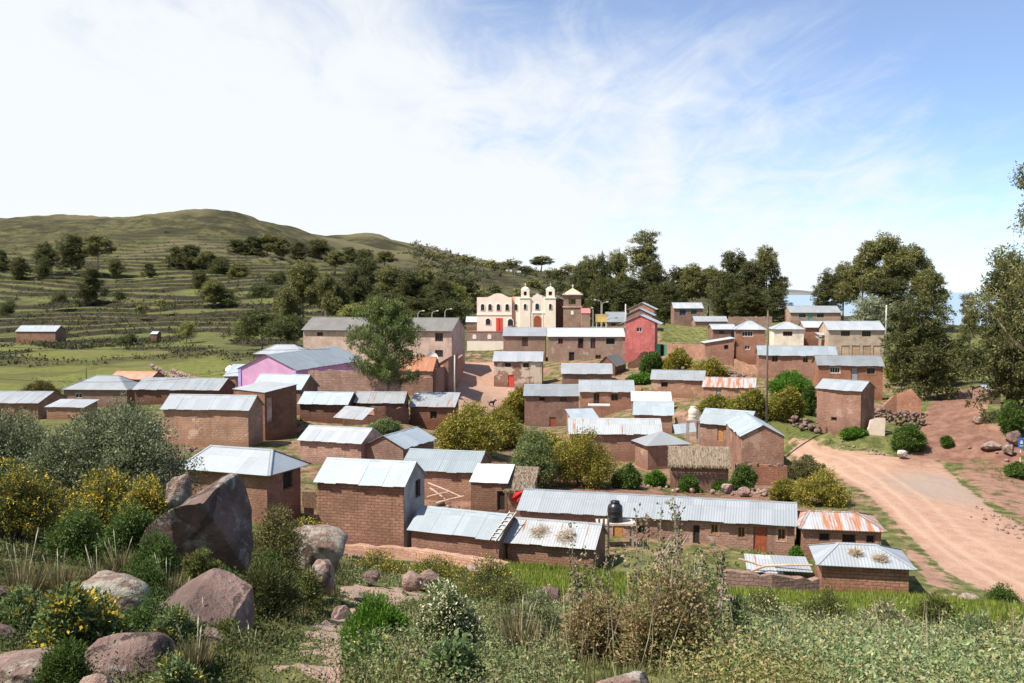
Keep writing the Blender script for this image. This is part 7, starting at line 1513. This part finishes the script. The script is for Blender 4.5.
# ichu bunch grasses
def ichu(px, py, Y, h_, label, seed, cols=((0.18, 0.15, 0.065), (0.12, 0.115, 0.045), (0.25, 0.20, 0.10)), plumes=4):
    rng = np.random.default_rng(seed); p = P(px, py, Y); zg = min(p.z, H1(p.x, Y)); n = 300; h_ *= .8; a = rng.uniform(0, 6.28, n); rr = h_ * .22 * rng.random(n) ** .5
    cen = np.c_[rr * np.cos(a), rr * np.sin(a), np.zeros(n)]; tl = rng.random(n) * .65; d = np.c_[np.cos(a) * tl, np.sin(a) * tl, np.ones(n)]
    V, C = leaf_quads(rng, cen, d, rsph(rng, n), h_ * rng.uniform(.5, 1, n), np.full(n, .008 + Y * .0004), pal(rng, n, list(cols)), .03)
    o = empty('bunch_grass', (p.x, Y, zg), label, 'grass tuft'); leafmesh('blades', V, C, LEAFM, o)
    m = MB()
    for i in range(plumes):
        a = rng.uniform(0, 6.28); t_ = rng.uniform(.1, .45); e = Vector((cos(a) * t_, sin(a) * t_, 1)) * h_ * rng.uniform(1.1, 1.5); m.tube([(0, 0, 0), e * .8, e * .88, e], [.003, .003, .008, .002], 4)
    if plumes: m.build('seed_heads', M_plain('pale_seed_heads', (0.50, 0.43, 0.30), .9, .15), o)
for i, (px, py, Y, h_, l) in enumerate([(22, 590, 12, .75, 'tall bunch grass with pale plumes near the left edge'), (58, 585, 13, .7, 'bunch grass with pale plumes, second from the left edge'), (98, 588, 13.5, .6, 'bunch grass with plumes left of the dark green bush'), (118, 560, 16, .7, 'straw-coloured grass tuft before the dark bush by the huge boulder'), (166, 592, 13.5, .75, 'golden grass tuft leaning on the huge boulder'), (182, 600, 12.5, .5, 'smaller golden tuft at the base of the huge boulder'), (206, 640, 10.5, .45, 'dark grass tuft beside the slanting slab'), (150, 505, 20, .6, 'orange-brown grass tuft left of the boulder tip'), (268, 590, 15, .6, 'bunch grass on the bank right of the huge boulder'), (300, 600, 15.5, .55, 'yellowish grass tuft next to the path'), (250, 668, 9, .4, 'green grass tuft at the bottom near the path'), (196, 670, 7.6, .4, 'grey-violet grass tuft at the bottom by the slab'), (520, 640, 11, .6, 'straw grass tuft between the central bushes'), (700, 590, 33, .9, 'pale straw tuft just below the adobe yard wall'), (736, 600, 30, .7, 'second straw tuft below the adobe yard wall'), (830, 650, 17, .6, 'orange-brown grass clump in the weeds'), (775, 665, 14, .45, 'small yellow-brown clump in the weeds left of the orange one')]):
    ichu(px, py, Y, h_, l, 200 + i)
# scrub dotted over the terraces and far slopes
x, y, th, r = scatter(rng, 30000, -.52, -.02, 205, 620); z, ri = height(x, y, True); f_ = fbm(x * .02, y * .02, 61, 4)
ok = ((ri > .4) & (rng.random(len(x)) < np.where(r < 250, .22, .75))) | ((f_ > .60) & (rng.random(len(x)) < .12)); x, y, z, r = x[ok], y[ok], z[ok], r[ok]; print('scrub', len(x))
tufts(rng, x, y, z - .2, 12, rng.uniform(.5, 1.4, len(x)), rng.uniform(.20, .36, len(x)), [(0.050, 0.056, 0.022), (0.07, 0.075, 0.03), (0.10, 0.10, 0.04)], .4, 1.1, 'hillside_scrub', 'dark scrub growing along the terrace walls and over the hill', leafy=True, cat='scrub')
x, y, th, r = scatter(rng, 2400, -.1, .12, 330, 1000); z = height(x, y); ok = ((th < -.035) | (th > .085) | (rng.random(len(x)) < .22)) & (fbm(x * .008, y * .008, 91, 3) > .45); x, y, z = x[ok], y[ok], z[ok]; 
tufts(rng, x, y, z - .2, 14, rng.uniform(1.0, 3.2, len(x)), rng.uniform(.6, 1.1, len(x)), [(0.06, 0.068, 0.028), (0.10, 0.10, 0.04)], .4, .7, 'far_scrub', 'bushes and small trees merging together on the far slope behind the church', leafy=True, cat='scrub')
x, y, th, r = scatter(rng, 9000, -.45, .5, 62, 190); z = height(x, y)
okd = inz(x, y, Z_VERGE) | inz(x, y, Z_DRY) | inz(x, y, Z_MEADOW) | (fbm(x * .12, y * .12, 71, 3) > .58)
okd &= ~inz(x, y, Z_ROAD) & ~inz(x, y, Z_STREET) & ~inz(x, y, Z_SLOPE)
for h in HOUSES:
    dx_, dy_ = x - h['o'].x, y - h['o'].y; lu_, lv_ = dx_ * h['u'][0] + dy_ * h['u'][1], dx_ * h['v'][0] + dy_ * h['v'][1]
    okd &= ~((lu_ > -.3) & (lu_ < h['L'] + .3) & (lv_ > -.3) & (lv_ < h['D'] + .3))
x, y, z = x[okd], y[okd], z[okd]
tufts(rng, x, y, z - .05, 10, rng.uniform(.15, .45, len(x)), rng.uniform(.06, .11, len(x)), [(0.08, 0.13, 0.02), (0.12, 0.17, 0.03), (0.17, 0.18, 0.05)], .6, .9, 'grass', 'grass and weeds growing on the verges and among the houses', leafy=True)
print('objects', len(bpy.data.objects), 'polys', sum(len(o.data.polygons) for o in bpy.data.objects if o.type == 'MESH'))
for h in HOUSES: print('%-60s L%.1f D%.1f he%.1f hr%.1f pitch%.0f yaw%.0f' % (h['label'][:60], h['L'], h['D'], h['he'], h['hr'], h['pitch'], math.degrees(h['a'])))
